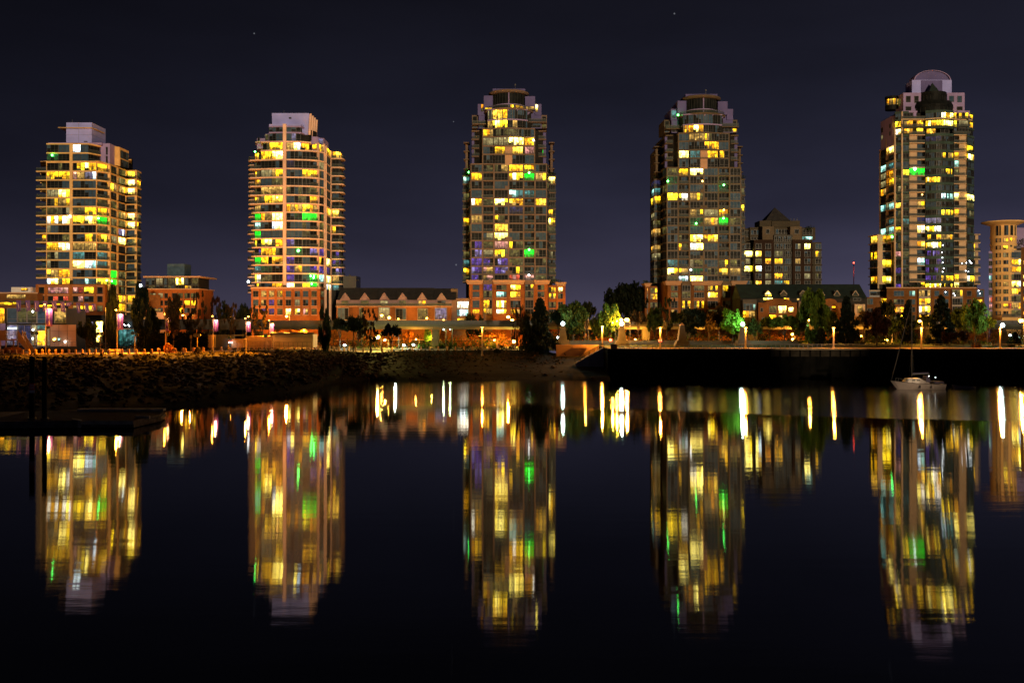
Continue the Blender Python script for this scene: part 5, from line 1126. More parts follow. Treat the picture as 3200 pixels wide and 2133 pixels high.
    # promenade guard rail
    t=thing('guard_rail','long grey guard rail with evenly spaced posts along the seawall top','railing',(wx(2500,238.4),238.4,GR)); x0=WALLX+.2; n=44; st=(72-x0)/n
    m=MB(); m.tube((x0,238.5,GR+1.0),(160,238.5,GR+1.0),.07,.07,'metal',6); m.tube((x0,238.5,GR+.5),(160,238.5,GR+.5),.02,.02,'metal',5); m.tube((x0,238.5,GR+.25),(160,238.5,GR+.25),.02,.02,'metal',5); m.build('handrail',t)
    for i in range(n+3): MB().box(x0+i*st-.05,x0+i*st+.05,238.44,238.56,GR,GR+.98,'metal').build('post',t)
    MB().box(wx(1909,238.6),wx(1929,238.6),238.6,238.9,GR,GR+1.0,'panel').build('end_panel',t)
    m=thing('terrace_steps','broad grey terrace steps behind the promenade lawn, right of the middle','steps',(wx(2100,275),275,GR)); q=MB()
    for i in range(4): q.box(wx(1750,272),wx(2500,272),272+i*.9,273+i*.9,GR-.1,GR+.28*(i+1),'conc')
    q.build('treads',m)
def shade_ridge():
    # added ridge, out of view: shades the far bank, notched to light the sailboat
    m=MB(); r=random.Random(5); xs=[-900+5*i for i in range(400)]; prev=None
    for x in xs:
        z=29.5+r.uniform(-.9,.9)
        if abs(x-(82.2+367*math.tan(R(SUN_AZ))))<10: z=8
        cur=[(x,-130,0),(x,-150,z*.75),(x,-165,z),(x,-190,z*.8),(x,-240,0)]
        if prev:
            for a in range(4): m.face([prev[a],cur[a],cur[a+1],prev[a+1]],'bank')
        prev=cur
    struct(m.build('unseen_shade_ridge'))
def water_material():
    m=bpy.data.materials.new('water_calm_night'); m.use_nodes=True; nt=m.node_tree; nt.nodes.clear(); N=nt.nodes.new; L=nt.links
    o=N('ShaderNodeOutputMaterial'); gl=N('ShaderNodeBsdfAnisotropic'); gl.distribution='BECKMANN'; df=N('ShaderNodeBsdfDiffuse'); mx=N('ShaderNodeMixShader')
    df.inputs['Color'].default_value=(.0012,.0016,.002,1)
    g=N('ShaderNodeNewGeometry'); s=N('ShaderNodeSeparateXYZ'); L.new(g.outputs['Position'],s.inputs[0])
    fr=N('ShaderNodeFresnel'); fr.inputs['IOR'].default_value=WATER_IOR
    # wind-ruffled water near the far shore: edge runs slantwise across the basin
    nz=N('ShaderNodeTexNoise'); nz.inputs['Scale'].default_value=.05; nz.inputs['Detail'].default_value=4; L.new(g.outputs['Position'],nz.inputs['Vector'])
    e=N('ShaderNodeMath'); e.operation='MULTIPLY_ADD'; L.new(s.outputs['X'],e.inputs[0]); e.inputs[1].default_value=.31; L.new(s.outputs['Y'],e.inputs[2])
    e2=N('ShaderNodeMath'); e2.operation='MULTIPLY_ADD'; L.new(nz.outputs['Fac'],e2.inputs[0]); e2.inputs[1].default_value=3.0; L.new(e.outputs[0],e2.inputs[2])
    r=N('ShaderNodeMapRange'); r.inputs['From Min'].default_value=159.3; r.inputs['From Max'].default_value=161.5; r.inputs['To Min'].default_value=R_NEAR; r.inputs['To Max'].default_value=R_FAR
    fx=N('ShaderNodeMapRange'); fx.inputs['From Min'].default_value=-55; fx.inputs['From Max'].default_value=12; fx.inputs['To Min'].default_value=R_NEAR+.02; fx.inputs['To Max'].default_value=R_FAR; L.new(s.outputs['X'],fx.inputs['Value']); L.new(fx.outputs[0],r.inputs['To Max'])
    wz_=N('ShaderNodeMapRange'); wz_.inputs['From Min'].default_value=-40; wz_.inputs['From Max'].default_value=45; wz_.inputs['To Min'].default_value=185; wz_.inputs['To Max'].default_value=161.5; L.new(s.outputs['X'],wz_.inputs['Value']); L.new(wz_.outputs[0],r.inputs['From Max'])
    # patches of breeze: the roughness wanders a little everywhere
    pn=N('ShaderNodeTexNoise'); pn.inputs['Scale'].default_value=.022; pn.inputs['Detail'].default_value=3; pm=N('ShaderNodeMapping'); pm.inputs['Scale'].default_value=(.35,1,1); L.new(g.outputs['Position'],pm.inputs['Vector']); L.new(pm.outputs[0],pn.inputs['Vector'])
    pr=N('ShaderNodeMapRange'); pr.inputs['From Min'].default_value=.35; pr.inputs['From Max'].default_value=.68; pr.inputs['To Min'].default_value=-.008; pr.inputs['To Max'].default_value=.014; L.new(pn.outputs['Fac'],pr.inputs['Value'])
    ad=N('ShaderNodeMath'); ad.operation='ADD'; L.new(r.outputs[0],ad.inputs[0]); L.new(pr.outputs[0],ad.inputs[1])
    L.new(e2.outputs[0],r.inputs['Value']); L.new(ad.outputs[0],gl.inputs['Roughness'])
    gl.inputs['Anisotropy'].default_value=ANISO; tg=N('ShaderNodeCombineXYZ'); tg.inputs['X'].default_value=1.0; L.new(tg.outputs[0],gl.inputs['Tangent'])
    gl.inputs['Rotation'].default_value=AROT
    gl.inputs['Color'].default_value=(1,1,1,1)
    # ripples: long low swell lying across the view
    mp=N('ShaderNodeMapping'); mp.inputs['Scale'].default_value=(.10,.45,1); L.new(g.outputs['Position'],mp.inputs['Vector'])
    n2=N('ShaderNodeTexNoise'); n2.inputs['Scale'].default_value=1.0; n2.inputs['Detail'].default_value=5; L.new(mp.outputs[0],n2.inputs['Vector'])
    bp=N('ShaderNodeBump'); bp.inputs['Strength'].default_value=.045; bp.inputs['Distance'].default_value=.2; L.new(n2.outputs['Fac'],bp.inputs['Height']); L.new(bp.outputs[0],gl.inputs['Normal'])
    L.new(fr.outputs[0],mx.inputs[0]); L.new(df.outputs[0],mx.inputs[1]); L.new(gl.outputs[0],mx.inputs[2]); L.new(mx.outputs[0],o.inputs[0])
    return m
WATER_IOR=1.6; R_NEAR=.046; R_FAR=.16; ANISO=.5; AROT=0.0
# ============================================================ trees
def leafmat(name,c):
    m,nt,b=newmat(name); setp(b,Roughness=.75); b.inputs['Specular IOR Level'].default_value=.1
    g=nt.nodes.new('ShaderNodeNewGeometry'); n=nt.nodes.new('ShaderNodeTexNoise'); n.inputs['Scale'].default_value=.9; n.inputs['Detail'].default_value=5; nt.links.new(g.outputs['Position'],n.inputs['Vector'])
    r=nt.nodes.new('ShaderNodeMapRange'); r.inputs['From Min'].default_value=.3; r.inputs['From Max'].default_value=.7; r.inputs['To Min'].default_value=.45; r.inputs['To Max'].default_value=1.6; nt.links.new(n.outputs['Fac'],r.inputs['Value'])
    v=nt.nodes.new('ShaderNodeVectorMath'); v.operation='SCALE'; v.inputs[0].default_value=c; nt.links.new(r.outputs[0],v.inputs['Scale']); nt.links.new(v.outputs[0],b.inputs['Base Color'])
    tr=nt.nodes.new('ShaderNodeBsdfTranslucent'); nt.links.new(v.outputs[0],tr.inputs['Color']); mx=nt.nodes.new('ShaderNodeMixShader'); mx.inputs[0].default_value=.3
    out=nt.nodes['Material Output']; nt.links.new(b.outputs[0],mx.inputs[1]); nt.links.new(tr.outputs[0],mx.inputs[2]); nt.links.new(mx.outputs[0],out.inputs['Surface'])
    return m
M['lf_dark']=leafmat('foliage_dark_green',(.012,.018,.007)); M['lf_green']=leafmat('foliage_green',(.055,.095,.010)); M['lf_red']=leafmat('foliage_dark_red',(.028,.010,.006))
M['lf_orange']=leafmat('foliage_orange',(.24,.085,.01)); M['lf_brown']=leafmat('foliage_olive_brown',(.026,.018,.006)); M['lf_con']=leafmat('foliage_conifer',(.007,.012,.006))  # orange serves rust maples and hedges with lamp glow in the leaf colour
M['lf_mid']=leafmat('foliage_mid_green',(.03,.05,.009)); M['lf_vivid']=leafmat('foliage_vivid_green',(.07,.19,.012)); M['bark']=solid('bark',(.05,.038,.026),.9,.4,2,.1,bump=.4)  # mid green gives darker trees a more lit look by leaf colour
def crown(kind,mat,n,seed,leaf=.045):
    """unit crown: height 1, half width 1 (both scaled per tree); leaf clumps around limb tips so gaps stay open"""
    r=random.Random(seed); m=MB(); tips=[]
    if kind=='round':
        for _ in range(40):
            d=Vector((r.gauss(0,1),r.gauss(0,1),r.gauss(0,1))).normalized(); q=r.random()**.4; tips.append((d.x*q*.82,d.y*q*.82,+.5+d.z*q*.42,r.uniform(.18,.32)))
    elif kind=='column':
        for _ in range(26):
            h=r.random(); w=.95*math.sin(math.pi*min(1,h*.85+.12))**.6; a=r.random()*6.3; q=r.random()**.5*w; tips.append((q*math.cos(a),q*math.sin(a),h,r.uniform(.22,.4)))
    elif kind=='cone':
        for i in range(40):
            h=(i+.5)/40; w=(1-h)**.8*.9+.05; a=i*2.4; q=w*r.uniform(.35,1.05); tips.append((q*math.cos(a),q*math.sin(a),h*.97,.14+.22*(1-h)))
    elif kind=='spread':
        for _ in range(44):
            a=r.random()*6.3; q=r.random()**.5*.85; h=.25+.6*(1-q*q*.6)*r.uniform(.5,1.1); tips.append((q*math.cos(a),q*math.sin(a),min(.95,h),r.uniform(.13,.26)))
    elif kind=='sparse':
        for _ in range(34):
            a=r.random()*6.3; q=r.random()**.6*.9; tips.append((q*math.cos(a),q*math.sin(a),r.uniform(.1,.97),r.uniform(.07,.15)))
    per=max(4,n//len(tips))
    for x,y,z,rr in tips:
        for _ in range(per):
            d=Vector((r.gauss(0,1),r.gauss(0,1),r.gauss(0,1))).normalized()*rr*r.random()**.45
            if kind=='cone': d.z*=.45; d.z-=.06*math.hypot(d.x,d.y)
            p=Vector((x+d.x,y+d.y,z+d.z*.55)); u=Vector((r.gauss(0,1),r.gauss(0,1),r.gauss(0,1))).normalized(); w=u.orthogonal().normalized(); v=u.cross(w); s=leaf*r.uniform(.6,1.5)
            m.face([p-w*s,p+v*s*.7-w*s*.1,p+w*s,p-v*s*.7+w*s*.1],mat)
    return m,tips
def proto_tree(kind,mat,n,seed,leaf,trunkfrac=.25):
    """returns meshes for a unit tree: z 0..1, half width 1 for the crown"""
    m,tips=crown(kind,mat,n,seed,leaf)
    m.v=[(x,y,trunkfrac+z*(1-trunkfrac)) for x,y,z in m.v]
    t=MB(); top=.85 if kind in('cone','column') else .6
    t.tube((0,0,-.02),(.02,.01,top*.5),.055,.04,'bark',7); t.tube((.02,.01,top*.5),(0,.03,top),.04,.012,'bark',6)
    r=random.Random(seed+5)
    for x,y,z,rr in tips[:10]:
        z0=trunkfrac*r.uniform(.8,1.5); t.tube((.01,0,z0),(x*.8,y*.8,trunkfrac+z*(1-trunkfrac)*.95),.02,.006,'bark',4,False)
    return m,t
PROTO={}
def mesh_of(m,name):
    me=bpy.data.meshes.new(name); me.from_pydata(m.v,[],m.f)
    for k in m.mats: me.materials.append(M[k])
    me.polygons.foreach_set('material_index',m.m); me.update(); return me
def tree(name,kind,mat,px,pt,pb,halfw,Y,label,cat='tree',n=900,var=0,trunkfrac=None,group=None):
    key=(kind,mat,var)
    if key not in PROTO:
        leaf={'round':.052,'column':.075,'cone':.045,'spread':.05,'sparse':.036}[kind]; n=int(n*3.0)
        tf={'round':.22,'column':.14,'cone':.06,'spread':.3,'sparse':.18}[kind] if trunkfrac is None else trunkfrac
        a,b=proto_tree(kind,mat,n,hash(key)%1000 if False else (len(PROTO)*17+3),leaf,tf)
        PROTO[key]=(mesh_of(a,'crown'),mesh_of(b,'trunk'))
    ca,tb=PROTO[key]; x=wx(px,Y); z0=zg(x,Y) if Y<350 else GL; h=wz(pt,Y)-z0; w=halfw/F*Y
    root=thing(name,label,cat,(x,Y,z0),group); root.rotation_euler=(0,0,rnd.random()*6.3); root.scale=(w,w,h)
    for nm,me in (('crown',ca),('trunk',tb)):
        o=bpy.data.objects.new(nm,me); COL.objects.link(o); o.parent=root
        if nm=='trunk': o.scale=(max(.25,min(1.2,h*.045/ w*5)),)*2+(1,) if False else (1,1,1)
    return root
def shrub(px,pt,pb,hw,Y,mat,label,group=None):
    x=wx(px,Y); z=zg(x,Y); h=wz(pt,Y)-z; w=hw/F*Y; m=MB()
    for _ in range(170):
        d=Vector((rnd.gauss(0,1),rnd.gauss(0,1),abs(rnd.gauss(0,1)))).normalized()*rnd.uniform(.6,1); p=Vector((x+d.x*w,Y+d.y*w,z+d.z*h)); u=Vector((rnd.gauss(0,1),rnd.gauss(0,1),rnd.gauss(0,1))).normalized(); a=u.orthogonal().normalized(); b=u.cross(a); s=.22*rnd.uniform(.6,1.3)
        m.face([p-a*s,p+b*s*.7,p+a*s,p-b*s*.7],mat)
    m.lathe(x,Y,[(w*.7,z-.05),(w*.75,z+h*.4),(w*.45,z+h*.8),(.02,z+h*.9)],mat,9)
    root=thing('shrub',label,'shrub',(x,Y,z),group); m.build('foliage',root); return root
def trees():
    T=tree
    T('broadleaf_tree','round','lf_dark',272,982,1083,34,252,'round dark tree in front of the lit shop hall, left')
    T('columnar_tree','column','lf_dark',347,905,1088,27,254,'tall columnar tree with a green-lit lower half, left of the black columnar tree')
    T('columnar_tree','column','lf_con',441,898,1088,30,254,'black columnar tree just right of the floodlight at the first tower',var=1)
    T('broadleaf_tree','round','lf_brown',542,908,1088,29,254,'orange-lit round tree beside the banner lamp at the black hedge',var=1)
    T('broadleaf_tree','sparse','lf_brown',622,902,1062,26,278,'dim olive tree in front of the low apartment block\'s right end',var=2)
    T('broadleaf_tree','sparse','lf_red',673,930,1062,24,282,'dark red-brown tree left of the second tower',var=2)
    T('broadleaf_tree','sparse','lf_brown',722,948,1085,25,272,'thin dark tree beside the round green sign')
    T('bare_tree','sparse','lf_brown',808,952,1086,34,274,'nearly bare twiggy tree in front of the second tower\'s brick base',var=1)
    T('broadleaf_tree','round','lf_dark',700,938,1000,30,330,'dark far tree filling the gap left of the second tower',var=3)
    T('broadleaf_tree','spread','lf_dark',760,945,1000,26,332,'dark low far tree touching the second tower\'s left edge')
    T('broadleaf_tree','column','lf_dark',1016,965,1090,20,258,'slim black tree at the right end of the cream utility building')
    T('broadleaf_tree','spread','lf_dark',1104,984,1095,33,256,'black spreading tree left of the multi-stemmed one, under the terraced houses')
    T('multistem_tree','sparse','lf_brown',1157,956,1100,33,256,'tall thin multi-stemmed tree in front of the terraced houses',var=2,n=1300)
    T('broadleaf_tree','spread','lf_con',1222,1008,1095,34,257,'low black tree right of the glowing yellow globe lamp',var=1)
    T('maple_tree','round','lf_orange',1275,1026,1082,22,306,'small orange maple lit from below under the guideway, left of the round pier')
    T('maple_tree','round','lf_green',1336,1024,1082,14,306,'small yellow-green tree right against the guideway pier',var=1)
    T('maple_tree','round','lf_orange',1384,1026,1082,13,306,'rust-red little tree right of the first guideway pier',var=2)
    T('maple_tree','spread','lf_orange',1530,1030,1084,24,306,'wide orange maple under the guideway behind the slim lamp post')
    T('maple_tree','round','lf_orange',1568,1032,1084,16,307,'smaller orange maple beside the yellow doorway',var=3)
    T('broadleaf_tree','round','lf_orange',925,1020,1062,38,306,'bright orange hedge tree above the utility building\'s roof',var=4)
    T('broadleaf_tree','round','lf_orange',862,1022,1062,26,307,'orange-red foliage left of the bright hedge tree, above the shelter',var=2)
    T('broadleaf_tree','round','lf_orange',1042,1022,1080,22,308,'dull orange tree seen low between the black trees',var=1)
    T('broadleaf_tree','sparse','lf_brown',1616,955,1085,20,262,'thin dark tree left of the big black conifer')
    T('conifer_tree','cone','lf_con',1688,931,1080,56,266,'big black conifer left of the teal-lit tree',n=1700)
    T('conifer_tree','cone','lf_con',1648,985,1080,26,268,'smaller black conifer at the foot of the big one, its left side',var=1)
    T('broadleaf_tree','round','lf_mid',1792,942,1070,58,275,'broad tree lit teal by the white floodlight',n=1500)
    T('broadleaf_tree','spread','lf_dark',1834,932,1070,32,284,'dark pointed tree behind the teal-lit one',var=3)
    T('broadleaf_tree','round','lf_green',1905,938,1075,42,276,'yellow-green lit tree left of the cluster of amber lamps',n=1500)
    T('broadleaf_tree','round','lf_con',1953,872,1000,74,350,'huge black tree standing far behind the lamps, left of the fourth tower',n=1700)
    T('broadleaf_tree','spread','lf_brown',1995,962,1075,32,280,'dim tree right of the amber lamp cluster')
    T('broadleaf_tree','sparse','lf_dark',2085,930,1075,30,282,'tall thin dark tree before the fourth tower\'s brick base',n=1300)
    T('broadleaf_tree','round','lf_con',2168,955,1075,46,276,'black round tree in front of the middle of the fourth tower\'s base',n=1400)
    T('broadleaf_tree','round','lf_brown',2256,952,1075,34,282,'dim olive tree left of the vivid green tree',var=3)
    T('broadleaf_tree','round','lf_vivid',2290,958,1078,42,271,'vivid green tree beside the white floodlight, right of the middle',n=1400)
    T('broadleaf_tree','round','lf_mid',2360,988,1075,27,276,'small teal-tinted tree right of the floodlight obelisk',var=2)
    T('broadleaf_tree','spread','lf_green',2452,980,1075,46,278,'broad yellow-green tree below the arched brick gable',var=1,n=1400)
    T('broadleaf_tree','column','lf_green',2545,914,1075,44,272,'tall green tree in front of the row houses\' green roof',n=1600,var=1)
    T('conifer_tree','cone','lf_con',2645,925,1072,44,268,'black conifer between the green tree and the dark red maple',var=2,n=1500)
    T('maple_tree','round','lf_red',2740,960,1075,44,268,'dark red maple left of the sailboat\'s mast',n=1500)
    T('broadleaf_tree','spread','lf_con',2768,930,1075,34,284,'dark tree behind the dark red maple',var=2)
    T('conifer_tree','cone','lf_con',2838,936,1075,36,272,'thin black conifer by the furled sail',var=3)
    T('conifer_tree','cone','lf_con',2942,922,1075,46,270,'widest black conifer in front of the right-hand tower\'s base',var=4,n=1700)
    T('broadleaf_tree','round','lf_green',3048,936,1070,46,270,'full green tree left of the cream corner tower',n=1800,var=1)
    T('maple_tree','round','lf_red',2966,1028,1085,28,262,'small dark red maple at the foot of the widest conifer',var=1)
    T('maple_tree','round','lf_red',3012,1030,1085,18,262,'smaller dark red maple under the full green tree',var=2)
    T('broadleaf_tree','sparse','lf_orange',3104,1045,1085,13,256,'small orange sapling left of the right-hand white lamp')
    T('conifer_tree','cone','lf_dark',3172,1036,1088,26,258,'low dark conifer at the right edge under the guideway')
    T('conifer_tree','cone','lf_dark',2565,1024,1080,30,262,'low dark conifer at the foot of the tall green tree',var=1)
    T('broadleaf_tree','round','lf_con',1500,985,1060,20,312,'dark bush rising above the guideway before the third tower\'s base',var=3)
    T('broadleaf_tree','round','lf_dark',1470,975,1020,24,316,'dark bush by the glazed link at the terraced houses',var=4)
    for i,(kd,mt,px,pt,hw,Y,lab) in enumerate((('round','lf_mid',2045,958,30,288,'dim round tree left of the tall thin dark tree'),('spread','lf_mid',2125,968,34,290,'dark spreading tree behind the dark obelisk'),('round','lf_brown',2215,965,30,290,'olive tree between the black round tree and the vivid green tree'),('spread','lf_green',2405,985,32,286,'soft green tree at the left of the arched brick gable'),('round','lf_mid',2500,972,30,288,'dark tree tucked behind the tall green tree, left side'),('round','lf_mid',2590,965,30,288,'dark tree tucked behind the tall green tree, right side'),('spread','lf_brown',2700,970,34,290,'olive-brown tree left of the dark red maple'),('round','lf_mid',2800,972,34,286,'dark round tree between the red maple and the thin conifer'),('spread','lf_mid',2890,975,32,288,'dark tree behind the amber lamp before the brick base'),('round','lf_mid',2995,960,36,284,'dark round tree left of the full green tree'),('spread','lf_green',3085,985,30,284,'pale green tree right of the full green tree'),('round','lf_brown',1640,975,26,280,'olive tree behind the small black conifer'),('spread','lf_dark',1745,965,36,284,'dark spreading tree between the big conifer and the first obelisk'),('round','lf_green',1865,975,26,284,'small yellow-green tree left of the amber cluster'),('round','lf_brown',1130,985,26,288,'dim olive tree behind the black spreading tree'),('spread','lf_dark',1062,990,28,288,'dark spreading tree right of the slim black tree'),('sparse','lf_brown',585,950,26,288,'dim brown tree right of the orange-lit round tree'),('round','lf_dark',480,960,26,288,'dark round tree right of the black columnar tree'))):
        T('broadleaf_tree',kd,mt,px,pt,0,hw,Y,lab,var=5+i%3,n=1200)
    for px,hw,lab in ((1311,5,'clipped round shrub, first of the pair left of the guideway pier'),(1323,6,'larger clipped shrub, second of the pair left of the guideway pier'),(1339,5,'low clipped shrub touching the guideway pier'),(1374,4,'small clipped ball just right of the guideway pier'),(1384,5,'clipped ball beside the slim green-lit lamp post'),(1408,5,'clipped ball right of the slim green-lit lamp post'),(1423,6,'flat clipped ball before the orange maple'),(1449,4,'last small clipped ball in the row')):
        shrub(px,1069,1082,hw,288,'lf_green',lab)
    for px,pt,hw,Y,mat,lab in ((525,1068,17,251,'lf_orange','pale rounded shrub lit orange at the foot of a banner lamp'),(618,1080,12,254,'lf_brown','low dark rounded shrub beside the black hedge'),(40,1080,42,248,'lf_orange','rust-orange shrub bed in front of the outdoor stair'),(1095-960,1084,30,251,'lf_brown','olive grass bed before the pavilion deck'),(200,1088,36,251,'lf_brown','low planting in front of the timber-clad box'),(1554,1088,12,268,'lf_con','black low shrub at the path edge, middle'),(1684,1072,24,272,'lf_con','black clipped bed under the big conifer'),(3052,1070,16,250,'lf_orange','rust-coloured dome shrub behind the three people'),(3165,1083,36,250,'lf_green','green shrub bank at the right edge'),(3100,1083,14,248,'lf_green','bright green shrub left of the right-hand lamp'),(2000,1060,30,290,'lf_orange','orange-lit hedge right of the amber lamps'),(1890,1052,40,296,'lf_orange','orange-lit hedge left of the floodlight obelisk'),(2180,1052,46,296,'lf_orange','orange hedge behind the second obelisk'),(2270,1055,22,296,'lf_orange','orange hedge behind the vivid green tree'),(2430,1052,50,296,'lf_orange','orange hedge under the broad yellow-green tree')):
        shrub(px,pt,0,hw,Y,mat,lab)
def planting():
    # dense low planting behind and under the guideway and along the promenade lawn
    r=random.Random(11); m=MB()
    def leafs(x,y,z,h,n,s,mat):
        for _ in range(n):
            p=Vector((x+r.gauss(0,h*.4),y+r.gauss(0,.4),z+abs(r.gauss(.45,.3))*h)); u=Vector((r.gauss(0,1),r.gauss(0,1),r.gauss(0,1))).normalized(); w=u.orthogonal().normalized(); v=u.cross(w); a=s*r.uniform(.6,1.3)
            m.face([p-w*a,p+v*a*.7,p+w*a,p-v*a*.7],mat)
    for _ in range(620):
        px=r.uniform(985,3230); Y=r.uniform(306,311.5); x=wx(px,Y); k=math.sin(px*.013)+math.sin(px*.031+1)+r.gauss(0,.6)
        leafs(x,Y,zg(x,Y),r.uniform(1.2,4.2),24,.26,'lf_orange' if k>.2 else ('lf_green' if k>-.9 else 'lf_dark'))  # orange lamp glow partly put into the leaf colour, patch by patch
    for _ in range(330):
        px=r.uniform(1930,3230); Y=r.uniform(277,292); x=wx(px,Y); leafs(x,Y,GR,r.uniform(.5,2.2),22,.22,r.choice(['lf_dark','lf_green','lf_brown','lf_con']))
    for _ in range(120):
        px=r.uniform(1000,1730); Y=r.uniform(286,297); x=wx(px,Y); leafs(x,Y,GL,r.uniform(.4,1.2),18,.2,r.choice(['lf_dark','lf_green','lf_brown']))
    for _ in range(150):
        px=r.uniform(150,850); Y=r.uniform(272,296); x=wx(px,Y); leafs(x,Y,GL,r.uniform(.8,3.0),22,.24,r.choice(['lf_dark','lf_brown','lf_con','lf_orange']))
    o=m.build('planting'); o['kind']='stuff'; tag(o,'dense mixed planting under and beside the guideway, patchily coloured and lit orange and green','planting')
# ============================================================ lamps and street furniture
SOD=(1,.36,.035)
M['sodium']=glow('lamp_sodium',(1,.40,.03),4.5); M['sodium_y']=glow('lamp_sodium_yellow',(1,.58,.07),6); M['flood']=glow('lamp_white',(.72,.93,1),7); M['pinklamp']=glow('lamp_pinkish',(1,.72,.7),7); M['redlamp']=glow('lamp_red',(1,.06,.03),14)
M['banner']=solid('banner_purple',(.16,.045,.24),.7,.15,1.5); M['bannertext']=solid('banner_lettering',(.8,.55,.55),.7,.1); M['pole']=solid('lamp_pole',(.30,.22,.14),.5,.15,2,.4)
M['stone']=solid('obelisk_granite',(.09,.09,.085),.7,.2,.8)
M['sign_g']=solid('sign_green',(.02,.10,.06),.5,.1); M['sign_w']=solid('sign_white',(.7,.7,.65),.5,.1); M['stripe']=solid('sign_stripe_yellow',(.6,.42,.05),.5,.1); M['sign_r']=solid('sign_red',(.25,.03,.025),.5,.1)
LK=6.5
def sodium(px,py,Y,label,r=.42,power=900,mat='sodium',col=SOD,arm=1):
    x=wx(px,Y); z=wz(py,Y); z0=zg(x,Y); t=thing('street_lamp',label,'street lamp',(x,Y,z0))
    m=MB(); bx=x+.9*arm; m.tube((bx,Y+.3,z0),(bx,Y+.3,z-.1),.11,.07,'metald',7); m.tube((bx,Y+.3,z-.1),(x,Y,z+.25),.05,.05,'metald',6); m.build('pole',t)
    h=MB(); h.ball((x,Y,z),r*.95,mat,10,6,.8); h.build('lamp_head',t)
    if power: lamp(t,(x,Y-.9,z-.2),col,power*LK,.3)
    return t
def promenade_post(px,Y,label,pt=1021,power=260):
    x=wx(px,Y); z0=zg(x,Y); z=wz(pt,Y); t=thing('promenade_lamp',label,'lamp post',(x,Y,z0)); m=MB(); m.tube((x,Y,z0),(x,Y,z-.5),.22,.16,'pole',9); m.tube((x,Y,z0),(x,Y,z0+.5),.34,.26,'pole',9); m.build('post',t)
    m=MB(); m.lathe(x,Y,[(.1,z-.1),(.48,z+.02),(.5,z+.1),(.05,z+.3)],'metal',12); m.build('cap',t); MB().ball((x,Y,z-.2),.2,'sodium',8,5,.7).build('lamp_head',t); lamp(t,(x,Y-.6,z-.5),SOD,power*8,.25); return t
def obelisk(px,Y,label,pt,lit_=True,cap=False,pw=4200):
    x=wx(px,Y); z0=zg(x,Y); z=wz(pt,Y); t=thing('lamp_obelisk',label,'obelisk',(x,Y,z0)); m=MB()
    sq=lambda r:[(x-r,Y-r),(x+r,Y-r),(x+r,Y+r),(x-r,Y+r)]
    m.prism(sq(2.0),z0-.1,z0+1.4,'stone',taper=sq(1.5)); m.build('base',t); m=MB(); m.prism(sq(1.15),z0+1.4,z-.7,'stone',taper=sq(.55)); m.build('shaft',t)
    if lit_:
        MB().ball((x,Y,z),.55,'flood',12,8).build('lamp_globe',t); lamp(t,(x,Y,z+.9),(.62,.95,.85),pw,.4)
    else:
        m=MB(); m.prism(sq(.62),z-.7,z,'panel',taper=sq(.03)); m.build('cap',t)
    return t
def banner_lamp(px,pt,Y,label,w=18,h=38,text=True,top=1300,wide=False):
    x=wx(px,Y); z=wz(pt,Y); z0=zg(x,Y); k=Y/F; t=thing('banner_lamp',label,'banner lamp',(x,Y,z0))
    m=MB(); m.tube((x,Y,z0),(x,Y,z+.85),.10,.08,'pole',7); m.build('pole',t); MB().ball((x-.15,Y-.2,z+1.0),.22,'sodium',8,5,.7).build('top_lamp',t)
    m=MB(); m.tube((x,Y,z+.2),(x+w*k,Y,z+.2),.05,.05,'pole',6); m.lathe(x+w*k*.62,Y-.1,[(.2,z+.28),(.62,z+.1),(.62,z+.02),(.1,z)],'metal',12); m.build('arm',t)
    MB().ball((x+w*k*.62,Y-.1,z-.08),.34,'pinklamp',10,6,.7).build('lamp_head',t); lamp(t,(x+w*k*.62,Y-.75,z-.35),(1,.46,.2),700,.2); lamp(t,(x+w*k*.5,Y-1.0,z-.1),(1,.30,.008),60000,.2,((0,-.7,-1),92) if wide else ((0,-.45,-1),84)); lamp(t,(x-.15,Y-.2,z+1.3),(1,.32,.015),top,.2)
    zb=z-h*k; b=MB(); n=8
    for i in range(n):
        a0,a1=i/n,(i+1)/n; xa=x+.12+(w*k-.15)*a0; xb=x+.12+(w*k-.15)*a1; f=lambda u:Y+.05*math.sin(u*9)
        b.face([(xa,f(a0),zb),(xb,f(a1),zb),(xb,f(a1),z+.05),(xa,f(a0),z+.05)],'banner'); b.face([(xa,f(a0)+.03,zb),(xa,f(a0)+.03,z+.05),(xb,f(a1)+.03,z+.05),(xb,f(a1)+.03,zb)],'banner')
    bo=b.build('banner',t)
    if text:
        cu=bpy.data.curves.new('lettering','FONT'); cu.body='CONCORD PACIFIC'; cu.size=.62; cu.align_x='CENTER'; cu.align_y='CENTER'; cu.extrude=.004
        tmp=bpy.data.objects.new('lettering',cu); COL.objects.link(tmp); dg=bpy.context.evaluated_depsgraph_get(); me=bpy.data.meshes.new_from_object(tmp.evaluated_get(dg)); bpy.data.objects.remove(tmp)
        xs=[v.co.x for v in me.vertices]; L=max(xs)-min(xs); s=(h*k*.86)/L
        for v in me.vertices: a,c=v.co.x*s,v.co.y*s*1.15; v.co=Vector((w*k*.52+c,-.09-v.co.z,(z+zb)/2-z0-a))
        me.materials.clear(); me.materials.append(M['bannertext']); o=bpy.data.objects.new('lettering',me); COL.objects.link(o); o.parent=bo
    return t
